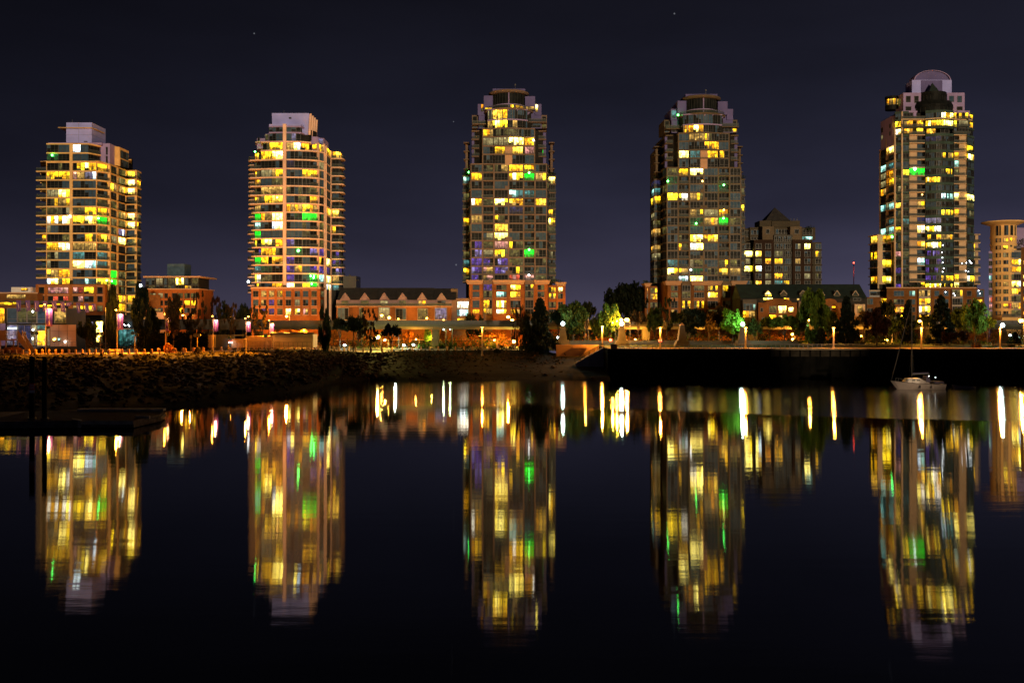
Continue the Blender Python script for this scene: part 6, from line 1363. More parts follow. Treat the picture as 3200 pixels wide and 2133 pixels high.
def way_sign(px,pt,Y,label,tilt=0,double=True):
    x=wx(px,Y); z=wz(pt,Y); z0=zg(x,Y); t=thing('path_sign',label,'sign',(x,Y,z0)); m=MB(); m.tube((x,Y,z0),(x,Y,z-1.1),.07,.07,'pole',7); m.build('post',t)
    m=MB(); zz=z-1.0
    for i in range(9): m.tube((x,Y,zz-i*.24),(x,Y,zz-(i+1)*.24),.15,.15,'stripe' if i%2==0 else 'metald',8)
    m.build('striped_sleeve',t)
    for s in ((-1,1) if double else (1,)):
        cx=x+s*.5*(1 if double else .6); cz=z-.35-(.22*s*tilt); m=MB(); m.tube((cx,Y-.02,cz),(cx,Y-.08,cz),.46,.46,'stripe',18); m.tube((cx,Y-.08,cz),(cx,Y-.10,cz),.38,.38,'sign_g',18); d=m.build('disc',t)
        m=MB()
        if s>0: # walking figure
            m.ball((cx,Y-.12,cz+.22),.06,'sign_w',8,5); m.tube((cx,Y-.12,cz+.15),(cx,Y-.12,cz-.05),.055,.05,'sign_w',6); m.tube((cx,Y-.12,cz-.05),(cx-.11,Y-.12,cz-.28),.04,.03,'sign_w',6); m.tube((cx,Y-.12,cz-.05),(cx+.11,Y-.12,cz-.28),.04,.03,'sign_w',6); m.tube((cx,Y-.12,cz+.12),(cx+.13,Y-.12,cz),.03,.025,'sign_w',6); m.tube((cx,Y-.12,cz+.12),(cx-.12,Y-.12,cz+.01),.03,.025,'sign_w',6)
        else: # bicycle
            for q in (-.16,.16):
                for i in range(10): a=2*math.pi*i/10; b=2*math.pi*(i+1)/10; m.tube((cx+q+.11*math.cos(a),Y-.12,cz-.06+.11*math.sin(a)),(cx+q+.11*math.cos(b),Y-.12,cz-.06+.11*math.sin(b)),.018,.018,'sign_w',4,False)
            for a,b in (((-.16,-.06),(-.05,.1)),((-.05,.1),(.12,.1)),((.12,.1),(0,-.06)),((0,-.06),(-.05,.1)),((0,-.06),(-.16,-.06)),((.12,.1),(.16,-.06))): m.tube((cx+a[0],Y-.12,cz+a[1]),(cx+b[0],Y-.12,cz+b[1]),.018,.018,'sign_w',4,False)
        m.build('symbol',d)
    return t
def lamps_signs():
    S=sodium
    S(571,984,310,'amber street lamp, left of the starry pair before the low apartment block',power=900); S(597,982,310,'brightest amber street lamp in front of the low apartment block',r=.6,power=1500,mat='sodium_y')
    S(723,989,310,'small amber lamp above the thin tree, left of the second tower',r=.3,power=300); S(776,989,310,'small amber lamp at the second tower\'s left foot',r=.3,power=300)
    S(896,988,310,'amber lamp in front of the second tower\'s brick base',r=.45,power=3600)
    S(1193,985,310,'amber lamp before the terraced houses, upper of the starry pair',r=.5,power=500); S(1216,992,310,'starry amber lamp before the terraced houses, lower of the pair',r=.55,power=600,mat='sodium_y')
    S(1245,996,310,'faint amber lamp right of the starry pair',r=.28,power=200); S(1334,994,310,'amber lamp lighting the yellow hedge at the terraced houses',r=.34,power=400); S(1386,999,310,'faint amber lamp at the right end of the terraced houses',r=.28,power=200)
    S(1588,990,310,'amber street lamp before the third tower\'s base',r=.55,power=2600,mat='sodium_y'); S(1601,1000,310,'paired amber lamp just below and right of the one before the third tower',r=.6,power=900)
    S(1819,996,290,'left lamp of the small amber pair inside the dark tree',r=.42,power=300); S(1829,995,290,'right lamp of the small amber pair inside the dark tree',r=.36,power=300)
    S(1914,1008,274,'lowest and leftmost amber lamp of the bright cluster',r=.36,power=500); S(1927,1002,274,'second amber lamp of the bright cluster, rising to the right',r=.42,power=700); S(1941,998,274,'top amber lamp of the bright cluster above the obelisk light',r=.5,power=900); S(1959,999,274,'rightmost starry amber lamp of the bright cluster',r=.72,power=2600,mat='sodium_y')
    S(2059,994,300,'faint amber lamp left of the fourth tower\'s black tree',r=.3,power=300); S(2238,999,286,'amber lamp left of the vivid green tree',r=.5,power=1500)
    S(2528,1000,292,'amber lamp inside the tall green tree',r=.42,power=900); S(2599,993,292,'amber lamp between the tall green tree and the black conifer',r=.5,power=1500); S(2873,1003,276,'amber lamp right of the furled sail, before the brick base',r=.5,power=2600); S(3190,1001,280,'starry amber lamp at the right edge by the corner tower',r=.72,power=3000,mat='sodium_y')
    S(1180,1052,262,'glowing yellow globe lamp among the black trees',r=.75,power=900,mat='sodium_y',col=(1,.7,.15)); S(1203,1062,292,'yellow wall light under the guideway, right of the globe lamp',r=.4,power=1500,col=(1,.75,.1))
    S(952,1030,306,'hidden amber lamp glowing in the orange hedge',r=.3,power=3500); S(1300,1060,303,'amber ground lamp under the guideway by the orange maple',r=.25,power=1100); S(1352,1055,306,'amber lamp behind the first guideway pier',r=.25,power=700,col=(.9,.8,.1)); S(1545,1062,304,'amber lamp between the two orange maples',r=.3,power=1100); S(1606,1066,303,'yellow light at the doorway under the guideway',r=.6,power=1100,col=(1,.65,.1),mat='sodium_y'); S(1880,1058,300,'amber lamp behind the floodlight plaza, left',r=.3,power=2200); S(1985,1060,300,'amber lamp behind the orange-lit hedge',r=.3,power=2200); S(2184,1064,300,'bright yellow lamp behind the dark obelisk',r=.75,power=2200,mat='sodium_y'); S(2475,1044,300,'upper amber lamp in the orange hedge under the broad tree',r=.4,power=1500); S(2477,1060,300,'lower amber globe in the orange hedge under the broad tree',r=.5,power=700); S(2770,1062,300,'yellow-white light under the dark red maple',r=.6,power=700,mat='sodium_y'); S(2690,1050,300,'yellow light right of the black conifer',r=.4,power=700); S(2955,1064,300,'yellow light under the widest conifer',r=.45,power=700); S(2780,988,300,'amber lamp in the dark red maple\'s crown',r=.3,power=300)
    for px,py,lab in ((1077,1078,'low white path light left of the globe lamp'),(1262,1078,'low white path light under the guideway, left one of the pair'),(1292,1077,'brightest low white path light under the guideway'),(2520,1015,'small cool white lamp low in the tall green tree'),(1236,1045,'tiny white lamp in the low black tree'),(1744,1054,'tiny bluish lamp left of the first obelisk'),(3156,1047,'cool teal lamp under the guideway at the right edge'),(3177,1047,'second cool teal lamp under the guideway, farther right')):
        S(px,py,288,lab,r=.42 if px<1900 else .34,power=220,mat='flood',col=(.7,.95,.9))
    S(438,893,300,'blinding white floodlight on the roof edge at the first tower\'s right foot',r=.75,power=1200,mat='flood',col=(.7,.85,1))
    S(2063,1064,262,'red signal light before the fourth tower',r=.42,power=20,mat='redlamp',col=(1,.05,.03)); S(1908,1062,262,'red signal light on the plaza left of the lamp obelisk',r=.45,power=20,mat='redlamp',col=(1,.05,.03))
    promenade_post(1507,262,'slim orange-lit lamp post on the left path with a small sign arm',1022); promenade_post(1882,260.8,'slim orange-lit lamp post above the retaining wall',1020,1500)
    for px,lab in ((2063,'orange-lit lamp post left of the dark obelisk, at the guard rail'),(2330,'orange-lit lamp post right of the vivid green tree, at the guard rail'),(2605,'orange-lit lamp post before the black conifer, at the guard rail'),(2879,'orange-lit lamp post right of the sailboat\'s mast, at the guard rail'),(3125,'orange-lit lamp post by the three people, at the guard rail')): promenade_post(px,240.5,lab,1024,420)
    m=MB(); x=wx(1496,262); m.box(x,wx(1506,262),261.9,262,wz(1051,262),wz(1048,262),'sign_w'); tag(m.build('pointer_sign'),'pale finger sign on the slim orange-lit lamp post','sign')
    for px,lab in ((1393,'slim green-lit pole lamp right of the first guideway pier'),(1413,'second slim green-lit pole lamp under the guideway')): 
        x=wx(px,290); t=thing('pole_lamp',lab,'pole lamp',(x,290,GL)); m=MB(); m.tube((x,290,GL),(x,290,wz(1028,290)),.09,.07,'conc',7); m.tube((x,290,wz(1030,290)),(x-.6,290,wz(1028,290)),.06,.05,'conc',6); m.build('post',t); MB().ball((x-.6,289.9,wz(1029,290)),.2,'flood',8,5).build('lamp_head',t); lamp(t,(x-.6,289,wz(1031,290)),(.7,1,.4),500,.2)
    obelisk(1759,268,'granite obelisk with a blinding white globe, leftmost of the lit ones',1011,pw=1500); obelisk(1943,266,'granite obelisk with a white globe under the amber lamp cluster',1011); obelisk(2131,264,'dark granite obelisk with a small gold pyramid tip',1008,False); obelisk(2321,266,'granite obelisk with a white-green globe beside the vivid green tree',1013); obelisk(3133,262,'granite obelisk with a white globe at the right edge',1016)
    banner_lamp(143,965,242,'largest purple banner lamp before the glass pavilion',21,54,top=3200); banner_lamp(366,982,249,'purple banner lamp between the two columnar trees',19,48,top=5500); banner_lamp(517,994,254,'purple banner lamp at the black hedge\'s left part',17,40,wide=True); banner_lamp(666,1000,258,'purple banner lamp at the black hedge\'s right end',16,35); banner_lamp(769,1007,264,'purple banner lamp before the timber shelter',14,30,top=5000); banner_lamp(843,1012,272,'smallest purple banner lamp, before the cream utility building\'s left end',13,27,top=5000)
    way_sign(109,1036,243,'striped path sign with two dark green discs before the lit doorway'); way_sign(313,1038,243,'striped path sign with two yellow-lit discs before the shop hall'); way_sign(421,1039,246,'striped path sign with two tilted teal discs by the black columnar tree',1); way_sign(616,1043,254,'striped path sign with two olive discs before the black hedge')
    way_sign(713,1050,262,'single green disc sign before the shelter',0,False); way_sign(520,1040,252,'single green disc sign on the banner lamp\'s right at the black hedge',0,False)
    x=wx(78,244); t=thing('notice_sign','white rectangular notice on a post before the outdoor stair','sign',(x,244,GL)); MB().tube((x,244,GL),(x,244,wz(1037,244)),.07,.07,'pole',7).build('post',t); m=MB(); m.box(x-.3,x+.3,243.88,243.92,wz(1051,244),wz(1036,244),'sign_w'); b=m.build('plate',t); MB().box(x-.18,x+.18,243.86,243.878,wz(1045,244),wz(1041,244),'sign_r').build('marking',b)
    x=wx(597,252); t=thing('notice_sign','small yellow-lit rectangular sign on a thin post before the black hedge','sign',(x,252,GL)); MB().tube((x,252,GL),(x,252,wz(1047,252)),.06,.06,'pole',7).build('post',t); MB().box(x-.27,x+.27,251.88,251.93,wz(1057,252),wz(1047,252),'stripe').build('plate',t)
    x=wx(829,266); t=thing('notice_sign','square green sign left of the cream utility building','sign',(x,266,GL)); MB().tube((x+.5,266,GL),(x+.5,266,wz(1043,266)),.06,.06,'pole',7).build('post',t); MB().box(x-.35,x+.5,265.85,265.92,wz(1054,266),wz(1043,266),'sign_g').build('plate',t)
    # bollards
    proto=None; k=0
    def bollard(x,y,dark):
        nonlocal proto
        lab='square timber bollard in the row along the orange-lit waterfront path'
        if proto is None:
            t=thing('bollard',lab,'bollard',(x,y,GL),'timber bollards along the waterfront path'); m=MB(); m.prism([(x-.2,y-.2),(x+.2,y-.2),(x+.2,y+.2),(x-.2,y+.2)],GL-.05,GL+1.0,'panel'); m.build('post',t); MB().prism([(x-.2,y-.2),(x+.2,y-.2),(x+.2,y+.2),(x-.2,y+.2)],GL+1.002,GL+1.12,'panel',taper=[(x-.1,y-.1),(x+.1,y-.1),(x+.1,y+.1),(x-.1,y+.1)]).build('cap',t); proto=t
        else: dup(proto,(x,y,GL),lab,rnd.uniform(-.1,.1))
    x=-128.
    while x<-44:
        bollard(x,crest(x)+1.0,0); x+=1.55
    x=-90.
    while x<-44:
        bollard(x,crest(x)+7.9,0); x+=1.7
    x=-43.
    while x<8:
        t=None; bollard(x,crest(x)+.9,0); x+=2.3
    # bench pair
    for px,lab in ((347,'left metal bench by the path, beside a columnar tree'),(366,'right metal bench by the path, under the banner lamp')):
        x=wx(px,247); t=thing('park_bench',lab,'bench',(x,247,GL)); MB().box(x-.75,x+.75,246.8,247.3,GL+.43,GL+.49,'panel').build('seat',t); MB().prism([(x-.75,247.28),(x+.75,247.28),(x+.75,247.33),(x-.75,247.33)],GL+.55,GL+.98,'panel',taper=[(x-.75,247.42),(x+.75,247.42),(x+.75,247.47),(x-.75,247.47)]).build('backrest',t)
        for s in (-.65,.65): m=MB(); m.box(x+s-.04,x+s+.04,246.82,246.9,GL,GL+.43,'metal'); m.box(x+s-.04,x+s+.04,247.22,247.3,GL,GL+.43,'metal'); m.box(x+s-.04,x+s+.04,246.8,247.3,GL+.66,GL+.71,'metal'); m.build('leg_frame',t)
    # string of purple flags in front of the pavilion
    Y=249.
    ln=thing('flag_line','line strung with purple flags from the left across the pavilion','rope',(wx(170,Y),Y,wz(945,Y))); m=MB(); ps=[(-40,934),(58,938),(86,938),(114,940),(142,941),(170,941),(196,943),(216,945),(246,946),(270,947),(294,949),(330,962)]
    for a,b in zip(ps[:-1],ps[1:]): m.tube((wx(a[0],Y),Y,wz(a[1],Y)),(wx(b[0],Y),Y,wz(b[1],Y)),.03,.03,'metald',5)
    m.build('line',ln); MB().tube((wx(330,Y),Y,GL),(wx(330,Y),Y,wz(960,Y)),.08,.06,'metald',7).build('pole',ln)
    side=['first','second','third','fourth','fifth','sixth','folded seventh','eighth','ninth','last narrow']
    for i,(a,y0,y1,w,sk) in enumerate(((51,938,972,15,1),(79,938,972,15,1),(107,940,974,15,1),(134,941,974,14,1),(161,941,973,15,3),(188,943,974,14,3),(208,945,955,18,-3),(238,946,976,13,4),(263,947,977,13,1),(287,949,969,12,-2))):
        m=MB(); n=6
        for j in range(n):
            u0,u1=j/n,(j+1)/n; f=lambda u,v:(wx(a+w*u+sk*v+1.5*math.sin(u*5+i)*v,Y),Y-.05+.22*math.sin(u*6+i*1.7)*v,wz(y0+(y1-y0)*v+1.5*math.sin(u*4+i)*v,Y))
            for v0,v1 in ((0,.35),(.35,.7),(.7,1)): m.face([f(u0,v1),f(u1,v1),f(u1,v0),f(u0,v0)],'flagp')
        e=MB(); e.tube(f(.28,.2),f(.34,.85),.05,.04,'bannertext',5,False); e.tube(f(.3,.3),f(.62,.7),.04,.04,'bannertext',5,False)
        o=m.build('flag'); tag(o,'%s purple flag from the left on the line across the pavilion'%side[i],'flag','purple flags on the line'); off0=e.build('emblem',o)
    # radio mast far behind
    Y=420.; x=wx(2668,Y); t=thing('mast','thin red-lit mast standing behind the row houses\' roof, left of the right-hand tower','mast',(x,Y,GL)); MB().tube((x,Y,GL),(x,Y,wz(822,Y)),.28,.14,'sign_r',6).build('pole',t); MB().ball((x,Y,wz(821,Y)),.28,'redlamp',8,5).build('lamp_head',t); lamp(t,(x,Y-1.5,wz(850,Y)),(1,.3,.12),250,.3)
M['notice_r']=solid('notice_red',(.75,.10,.09),.6,.1)
M['flagp']=solid('flag_purple',(.10,.06,.24),.7,.2,1.2)
# ============================================================ water side
M['sailc']=solid('furled_sail',(.05,.046,.044),.8,.2)
M['hull']=solid('boat_gelcoat',(.34,.29,.275),.35,.12,.8,.4); M['canvas']=solid('boat_canvas_navy',(.07,.06,.11),.8,.2); M['wood']=solid('dock_planks',(.13,.115,.10),.85,.5,1.2,.1,bump=.3); M['woodl']=solid('dock_fascia',(.5,.46,.36),.85,.4,1.0,.1); M['pile']=solid('creosote_pile',(.006,.006,.006),.9,.4,1,.05)
M['cloth']=solid('dark_coat',(.02,.019,.022),.9,.3,3); M['cloth2']=solid('brown_coat',(.07,.045,.04),.9,.3,3); M['skin']=solid('skin',(.35,.2,.14),.6,.1); M['hair']=solid('hair_dark',(.012,.01,.009),.7,.2)
def hull(t,cx,cy,L,B,free,sheer,name,mat='hull',dirn=-1,deck=True,rake=.16):
    """stations from the bow (dirn side) to the transom"""
    n=16; ks=7; m=MB(); ring=[]
    for i in range(n+1):
        u=i/n; x=cx+dirn*L*(.5-u); b=B*.5*(math.sin(math.pi*min(1,.04+u*.62))**.75 if u<.8 else math.sin(math.pi*.536)**.75*(1-.22*(u-.8)/.2)); b=max(.02,b*(1 if u>.0 else .02)); top=free+sheer*(1-u)**2*1.0+.08*sheer*u*u
        r=[]
        for j in range(ks):
            v=j/(ks-1); yy=b*(v**.55); z=-.35+(top+.35)*v**1.15; xs=x+dirn*(-rake*L*(1-v)*max(0,1-u*3.0)); r.append((xs,yy,z))
        ring.append(r)
    for s in (1,-1):
        for i in range(n):
            for j in range(ks-1):
                q=[ring[i][j],ring[i+1][j],ring[i+1][j+1],ring[i][j+1]]; m.face([(a,cy+s*b,c) for a,b,c in q],mat)
    r=ring[n]; m.face([(a,cy+b,c) for a,b,c in r]+[(a,cy-b,c) for a,b,c in reversed(r)],mat)
    o=m.build(name,t,smooth=True); tops=[q[-1] for q in ring]
    if deck:
        d=MB()
        for i in range(n): a,b=tops[i],tops[i+1]; d.face([(a[0],cy-a[1],a[2]-.04),(b[0],cy-b[1],b[2]-.04),(b[0],cy+b[1],b[2]-.04),(a[0],cy+a[1],a[2]-.04)],mat)
        d.build('deck',t)
        d=MB()
        for s in (1,-1):
            for i in range(n): a,b=tops[i],tops[i+1]; d.tube((a[0],cy+s*a[1],a[2]),(b[0],cy+s*b[1],b[2]),.045,.045,'metald',5,False)
        d.build('rub_rail',t)
    return ring,tops
def boats():
    Y=202.; cx=wx(2866,Y); t=thing('sailboat','white moored sailboat with a furled jib and cabin, right','sailboat',(cx,Y,0)); ring,tops=hull(t,cx,Y,10.9,3.2,1.05,.75,'hull')
    m=MB(); z=1.15
    def X(px): return wx(px,Y)
    pr=[(X(2822),1.55),(X(2832),2.25),(X(2868),2.32),(X(2884),1.75),(X(2900),1.35)]
    n=len(pr); w=[.55,.85,.95,.95,.8]
    for i in range(n-1):
        (x0,z0),(x1,z1)=pr[i],pr[i+1]
        m.face([(x0,Y-w[i],z0),(x1,Y-w[i+1],z1),(x1,Y+w[i+1],z1),(x0,Y+w[i],z0)],'hull')
        for s in (-1,1): m.face([(x0,Y+s*(w[i]+.12),1.0),(x1,Y+s*(w[i+1]+.12),1.0),(x1,Y+s*w[i+1],z1),(x0,Y+s*w[i],z0)],'hull')
    cb=m.build('cabin',t)
    for a,b in ((2845,2853),(2859,2869),(2829,2833)):
        m=MB(); m.prism([(X(a),Y-1.075),(X(b),Y-1.09),(X(b),Y-.9),(X(a),Y-.9)],1.72,2.02,'metald'); m.build('cabin_window',cb)
    m=MB(); m.prism([(X(2888),Y-1.0),(X(2902),Y-1.0),(X(2902),Y+1.0),(X(2888),Y+1.0)],1.5,2.75,'canvas',taper=[(X(2889),Y-.8),(X(2899),Y-.8),(X(2899),Y+.8),(X(2889),Y+.8)]); m.build('spray_hood',t)
    mx=X(2849.5); zt=wz(944,Y); m=MB(); m.tube((mx,Y,1.8),(mx,Y,zt),.09,.06,'wood_b',8); m.tube((mx-.02,Y-.9,zt*.55),(mx-.02,Y+.9,zt*.55),.04,.04,'wood_b',6); m.build('mast',t)
    m=MB(); bx=tops[0][0]; m.tube((bx+.25,Y,tops[0][2]+.1),(bx+.25+(mx-bx-.25)*.12,Y,tops[0][2]+.1+(zt-2)*.12),.04,.07,'sailc',7); a=(bx+.25+(mx-bx-.25)*.12,Y,tops[0][2]+.1+(zt-2)*.12); m.tube(a,(mx-.1,Y,zt-.2),.09,.04,'sailc',7); m.build('furled_jib',t)
    m=MB(); m.tube((mx,Y,3.0),(X(2905),Y,3.15),.07,.06,'metal',7); m.tube((mx+.2,Y,3.2),(X(2902),Y,3.33),.16,.12,'canvas',8); m.build('boom',t)
    m=MB(); m.tube((mx,Y,zt*.55),(mx,Y-1.5,1.2),.01,.01,'wood_b',4); m.tube((mx,Y,zt*.55),(mx,Y+1.5,1.2),.01,.01,'wood_b',4); m.build('rigging',t)
    m=MB()
    for s in (-1,1):
        for i in range(2,15,2): p=tops[i]; m.tube((p[0],Y+s*p[1]*.95,p[2]),(p[0],Y+s*p[1]*.95,p[2]+.6),.02,.02,'metal',4)
        for i in range(2,13,2): p,q=tops[i],tops[i+2]; m.tube((p[0],Y+s*p[1]*.95,p[2]+.6),(q[0],Y+s*q[1]*.95,q[2]+.6),.014,.014,'metal',4)
    m.build('guard_wires',t)
    for px in (2868,2903): MB().ball((X(px),Y-1.65,.55),.19,'hull',8,6,2.0).build('fender',t)
    for px,py in ((2897.5,1174.5),(2918,1179)): MB().ball((X(px),Y-.8,wz(py,Y-.8)),.08,'led_w',6,4).build('deck_light',t)
    m=MB(); m.box(X(2912),X(2942),Y-1.3,Y+1.3,1.2,1.62,'canvas'); m.build('cockpit_cover',t)
    Y=203.; cx=wx(3010,Y); t=thing('dinghy','small pale open dinghy moored right of the sailboat','dinghy',(cx,Y,0)); ring,tops=hull(t,cx,Y,4.7,1.5,.42,.5,'hull',deck=False)
    m=MB()
    for u in (5,10): p=tops[u]; m.box(p[0]-.12,p[0]+.12,Y-p[1]+.03,Y+p[1]-.03,.25,.29,'panel')
    m.build('thwart',t)
    # buoy-like bird
    o=MB().ball((wx(2998,178),178,.06),.16,'metald',8,5,.7).tube((wx(2998,178)+.1,178,.1),(wx(2998,178)+.16,178,.3),.05,.04,'metald',6).ball((wx(2998,178)+.18,178,.33),.06,'metald',6,4).build('duck'); tag(o,'tiny dark duck floating below the dinghy','duck')
    # dock
    t=thing('floating_dock','low dark timber dock float at the lower left with pale fascia boards','dock',(wx(250,132),134,0))
    zd=1.0; m=MB(); c=[P(255,129),P(418,129),P(500,137),P(512,143),P(245,144.5),P(-80,140),P(-80,127.5)]
    m.prism(c,.1,zd,'wood'); m.build('deck',t); m=MB()
    m.seg(P(255,128.9),P(417,128.9),zd-.5,zd+.02,.02,.12,'woodl'); m.seg(P(426,133.4),P(470,133.0),zd-.15,zd+.25,0,.3,'woodl'); m.build('fascia',t)
    m=MB()
    for i in range(60):
        y=128.6+i*.25; m.box(wx(-70,128),wx(415,128),y,y+.02,zd+.003,zd+.012,'core')
    m.build('plank_gaps',t); m=MB(); m.box(wx(235,142),wx(505,142),142.6,143.8,zd,zd+.3,'woodl'); m.build('kerb_board',t); m=MB()
    m.prism([P(421,131),P(497,137.4),P(510,142.8),P(518,142.5),P(503,136.5),P(428,130)],.2,.75,'wood'); m.build('bumper_rail',t)
    m=MB(); m.prism(pl((225,131),(255,129.2),(252,128.2),(228,130)),.1,1.1,'woodl'); m.build('corner_plate',t)
    for px,top,w,lab in ((100,1114,8,'black mooring pile with a red and white notice, left of the pair'),(139,1113,7.5,'plain black mooring pile, right of the pair')):
        Y=131.; x=wx(px,Y); p=thing('mooring_pile',lab,'pile',(x,Y,0)); r=w/F*Y; MB().tube((x,Y,-2.5),(x,Y,wz(top,Y)),r*1.02,r*.95,'pile',14).build('post',p)
        m=MB(); m.lathe(x,Y,[(r+.05,zd),(r+.2,zd),(r+.2,zd+.2),(r+.05,zd+.2)],'metald',14); m.build('guide_ring',p)
    Y=130.5; x=wx(100,Y); s=thing('notice_board','small red and white notice fixed to the left mooring pile','sign',(x,Y,wz(1212,Y))); m=MB(); m.box(x-.37,x+.37,Y-.06,Y-.02,wz(1218,Y),wz(1197,Y),'notice_r'); m.build('red_panel',s); m=MB(); m.box(x-.37,x+.37,Y-.06,Y-.02,wz(1227,Y),wz(1218.2,Y),'white'); m.build('white_panel',s)
    m=MB()
    for q in (1201,1206,1211): m.box(x-.28,x+.28,Y-.066,Y-.0605,wz(q+2,Y),wz(q,Y),'bannertext')
    m.build('text_lines',s)
def person(px,Y,label,coat,turn,h=1.7,arm=0):
    x=wx(px,Y); z=zg(x,Y)+.01; s=h/1.75; t=thing('person',label,'person',(x,Y,z)); t.rotation_euler=(0,0,turn)
    V=[(0,0,.95),(0,0,1.15),(0,.01,1.38),(0,.01,1.48),(0,-.01,1.56),(0,-.02,1.66),(0,-.01,1.75)]; Rr=[(.15,.11),(.16,.115),(.17,.11),(.07,.065),(.065,.065),(.085,.1),(.05,.06)]
    E=[(i,i+1) for i in range(6)]
    def add(pts,rad,root):
        p=root
        for q,r in zip(pts,rad): V.append(q); Rr.append((r,r)); E.append((p,len(V)-1)); p=len(V)-1
        return p
    feet=[]
    for sd in (-1,1):
        add([(sd*.1,0,.88),(sd*.11,-.02,.48),(sd*.11,.02,.09),(sd*.12,-.14,.04)],[.095,.065,.05,.042],0)
        w=add([(sd*.19,0,1.40),(sd*.25,.03,1.13),(sd*.2,-.16,1.0 if arm==0 else 1.05),(sd*.18,-.2,.98)],[.065,.05,.04,.04],2)
        for k in range(4): add([(sd*(.16+.02*k),-.25,.97),(sd*(.16+.02*k),-.275+.006*abs(k-1.5),.945)],[.0105,.009],w)
        add([(sd*.13,-.225,.985),(sd*.125,-.25,.965)],[.012,.010],w)
    me=bpy.data.meshes.new('body'); me.from_pydata([Vector(v)*s for v in V],E,[]); o=bpy.data.objects.new('body',me); COL.objects.link(o); o.parent=t
    md=o.modifiers.new('skin','SKIN'); md.use_smooth_shade=True
    for i,sv in enumerate(me.skin_vertices[0].data): sv.radius=(Rr[i][0]*s,Rr[i][1]*s); sv.use_root=(i==0)
    sb=o.modifiers.new('sub','SUBSURF'); sb.levels=1; sb.render_levels=1
    me.materials.append(M[coat])
    m=MB(); m.lathe(x,Y+.02,[(.105*s,z+1.64*s),(.118*s,z+1.70*s),(.09*s,z+1.79*s),(.01,z+1.82*s)],'hair',10); hr=m.build('hair',t)
    m=MB(); m.ball((x,Y-.115*s,z+1.665*s),.016,'skin',6,4); m.ball((x-.09*s,Y,z+1.66*s),.022,'skin',6,4); m.ball((x+.09*s,Y,z+1.66*s),.022,'skin',6,4); m.lathe(x,Y-.03*s,[(.02,z+1.58*s),(.082*s,z+1.62*s),(.086*s,z+1.69*s),(.06,z+1.73*s)],'skin',10); m.build('face',t)
    return t
def people():
    person(3040,240.2,'person in a dark coat standing at the guard rail, left of the group of three','cloth',.3); person(3050,240.8,'person in a brown coat in the middle of the three at the guard rail','cloth2',-.2,1.65); person(3060.5,240.2,'person in black standing at the guard rail, right of the group of three','cloth',-.5,1.74)
M['water']=water_material()
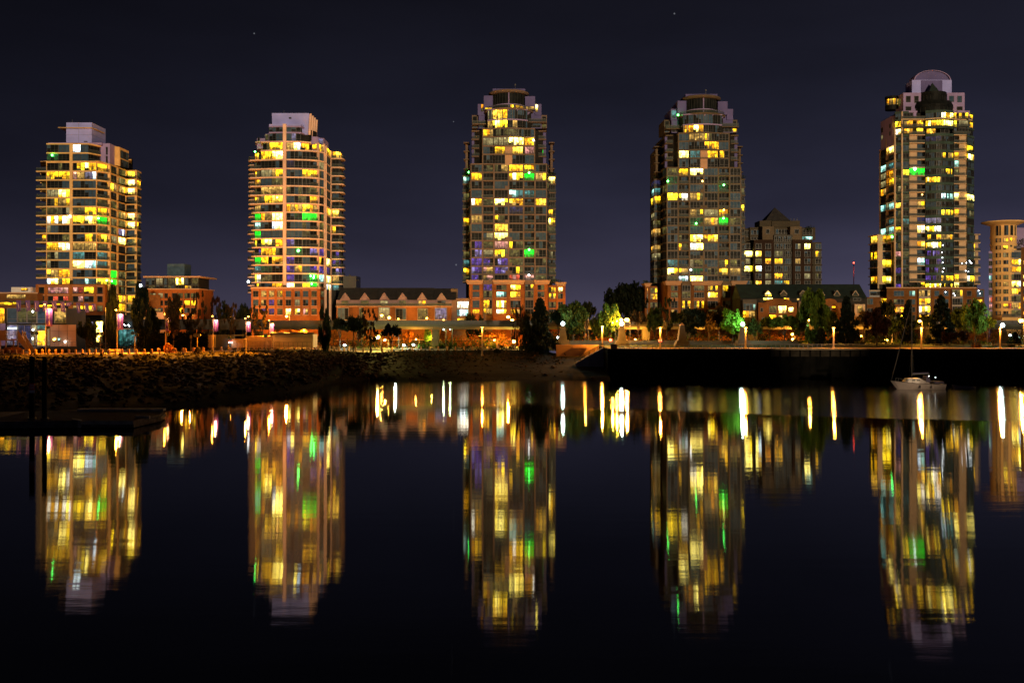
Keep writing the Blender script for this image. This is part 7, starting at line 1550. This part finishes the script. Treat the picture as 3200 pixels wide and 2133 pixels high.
def world():
    w=bpy.data.worlds.new('World'); scene.world=w; w.use_nodes=True; nt=w.node_tree; nt.nodes.clear(); N=nt.nodes.new; L=nt.links
    o=N('ShaderNodeOutputWorld'); b=N('ShaderNodeBackground'); sk=N('ShaderNodeTexSky'); sk.sky_type='NISHITA'; sk.sun_disc=False; sk.sun_elevation=R(-6); sk.sun_rotation=R(200)
    b2=N('ShaderNodeBackground'); L.new(sk.outputs[0],b.inputs[0]); b.inputs[1].default_value=.05
    tc=N('ShaderNodeTexCoord'); s=N('ShaderNodeSeparateXYZ'); L.new(tc.outputs['Generated'],s.inputs[0])
    r=N('ShaderNodeValToRGB'); L.new(s.outputs['Z'],r.inputs[0]); e=r.color_ramp.elements
    e[0].position=0.0; e[0].color=(.060,.053,.088,1); e[1].position=.045; e[1].color=(.034,.0315,.056,1)
    for p,c in ((.11,(.0175,.0172,.032,1)),(.20,(.0098,.0100,.0185,1)),(.33,(.0050,.0050,.0086,1)),(1.0,(.0032,.0032,.0056,1))):
        q=e.new(p); q.color=c
    # the city's glow is stronger to the right of the view
    mr=N('ShaderNodeMapRange'); mr.inputs['From Min'].default_value=-.5; mr.inputs['From Max'].default_value=.5; mr.inputs['To Min'].default_value=.6; mr.inputs['To Max'].default_value=1.45; L.new(s.outputs['X'],mr.inputs['Value'])
    nz=N('ShaderNodeTexNoise'); nz.inputs['Scale'].default_value=3.2; nz.inputs['Detail'].default_value=5; mp=N('ShaderNodeMapping'); mp.inputs['Scale'].default_value=(1,1,3.5); L.new(tc.outputs['Generated'],mp.inputs['Vector']); L.new(mp.outputs[0],nz.inputs['Vector'])
    nr=N('ShaderNodeMapRange'); nr.inputs['From Min'].default_value=.3; nr.inputs['From Max'].default_value=.7; nr.inputs['To Min'].default_value=.82; nr.inputs['To Max'].default_value=1.2; L.new(nz.outputs['Fac'],nr.inputs['Value'])
    ml=N('ShaderNodeMath'); ml.operation='MULTIPLY'; L.new(mr.outputs[0],ml.inputs[0]); L.new(nr.outputs[0],ml.inputs[1])
    L.new(r.outputs[0],b2.inputs[0]); L.new(ml.outputs[0],b2.inputs[1]); a=N('ShaderNodeAddShader'); L.new(b.outputs[0],a.inputs[0]); L.new(b2.outputs[0],a.inputs[1])
    vo=N('ShaderNodeTexVoronoi'); vo.inputs['Scale'].default_value=38; L.new(tc.outputs['Generated'],vo.inputs['Vector']); sc=N('ShaderNodeSeparateColor'); L.new(vo.outputs['Color'],sc.inputs[0])
    m1=N('ShaderNodeMath'); m1.operation='LESS_THAN'; m1.inputs[1].default_value=.03; L.new(vo.outputs['Distance'],m1.inputs[0]); m2=N('ShaderNodeMath'); m2.operation='GREATER_THAN'; m2.inputs[1].default_value=.8; L.new(sc.outputs[0],m2.inputs[0])
    m3=N('ShaderNodeMath'); m3.operation='MULTIPLY'; L.new(m1.outputs[0],m3.inputs[0]); L.new(m2.outputs[0],m3.inputs[1]); m4=N('ShaderNodeMath'); m4.operation='MULTIPLY'; m4.inputs[1].default_value=.12; L.new(m3.outputs[0],m4.inputs[0])
    b3=N('ShaderNodeBackground'); b3.inputs[0].default_value=(.85,.9,1,1); L.new(m4.outputs[0],b3.inputs[1]); a2=N('ShaderNodeAddShader'); L.new(a.outputs[0],a2.inputs[0]); L.new(b3.outputs[0],a2.inputs[1]); L.new(a2.outputs[0],o.inputs[0])
def sun():
    l=bpy.data.lights.new('city_glow_sun','SUN'); l.energy=SUN_E; l.color=(1,.72,.43); l.angle=R(1.2); o=bpy.data.objects.new('sun',l); COL.objects.link(o)
    az=R(SUN_AZ); el=R(2.0); d=Vector((-math.sin(az)*math.cos(el),math.cos(az)*math.cos(el),-math.sin(el))); o.rotation_euler=d.to_track_quat('-Z','Y').to_euler(); o.location=(60,-50,60)
SUN_E=1.85; SUN_AZ=13
def camera():
    c=bpy.data.cameras.new('camera'); o=bpy.data.objects.new('camera',c); COL.objects.link(o); o.location=(0,0,CZ); o.rotation_euler=(R(90),0,0)
    c.sensor_width=36; c.sensor_fit='HORIZONTAL'; c.lens=36*F/3200; c.shift_y=(1066.5-HOR)*-1/3200; c.clip_start=.5; c.clip_end=5000; scene.camera=o
    c.shift_y=-(1066.5-HOR)/3200
scene.view_settings.view_transform='Standard'; scene.view_settings.look='None'; scene.view_settings.exposure=0; scene.view_settings.gamma=1
world(); sun(); camera(); terrain(); shade_ridge()
tower_one(); tower_two(); towers_three_four(); tower_five()
pyramid_block(); small_apartments(); centre_rowhouses(); right_rowhouses(); corner_tower(); far_left_blocks(); pavilion(); sheds(); guideway()
trees(); planting(); lamps_signs(); boats(); people()

GROUPS={'apartment_tower':'apartment towers along the shore','street_lamp':'street and path lamps','promenade_lamp':'orange-lit promenade lamp posts','banner_lamp':'purple banner lamps','lamp_obelisk':'granite obelisks along the promenade','path_sign':'striped path signs','notice_sign':'notices on posts','park_bench':'metal benches by the path','pole_lamp':'slim pole lamps under the guideway','shrub':'shrubs along the shore','broadleaf_tree':'broadleaf trees along the shore','conifer_tree':'conifers along the shore','maple_tree':'maples along the shore','columnar_tree':'columnar trees on the left','mooring_pile':'mooring piles at the dock','person':'people at the guard rail','row_houses':'low row houses','apartment_block':'low apartment blocks','elevated_guideway':'elevated guideways'}
for o in scene.objects:
    if o.parent is None and 'label' in o and 'group' not in o:
        g=GROUPS.get(o.name.split('.')[0])
        if g: o['group']=g
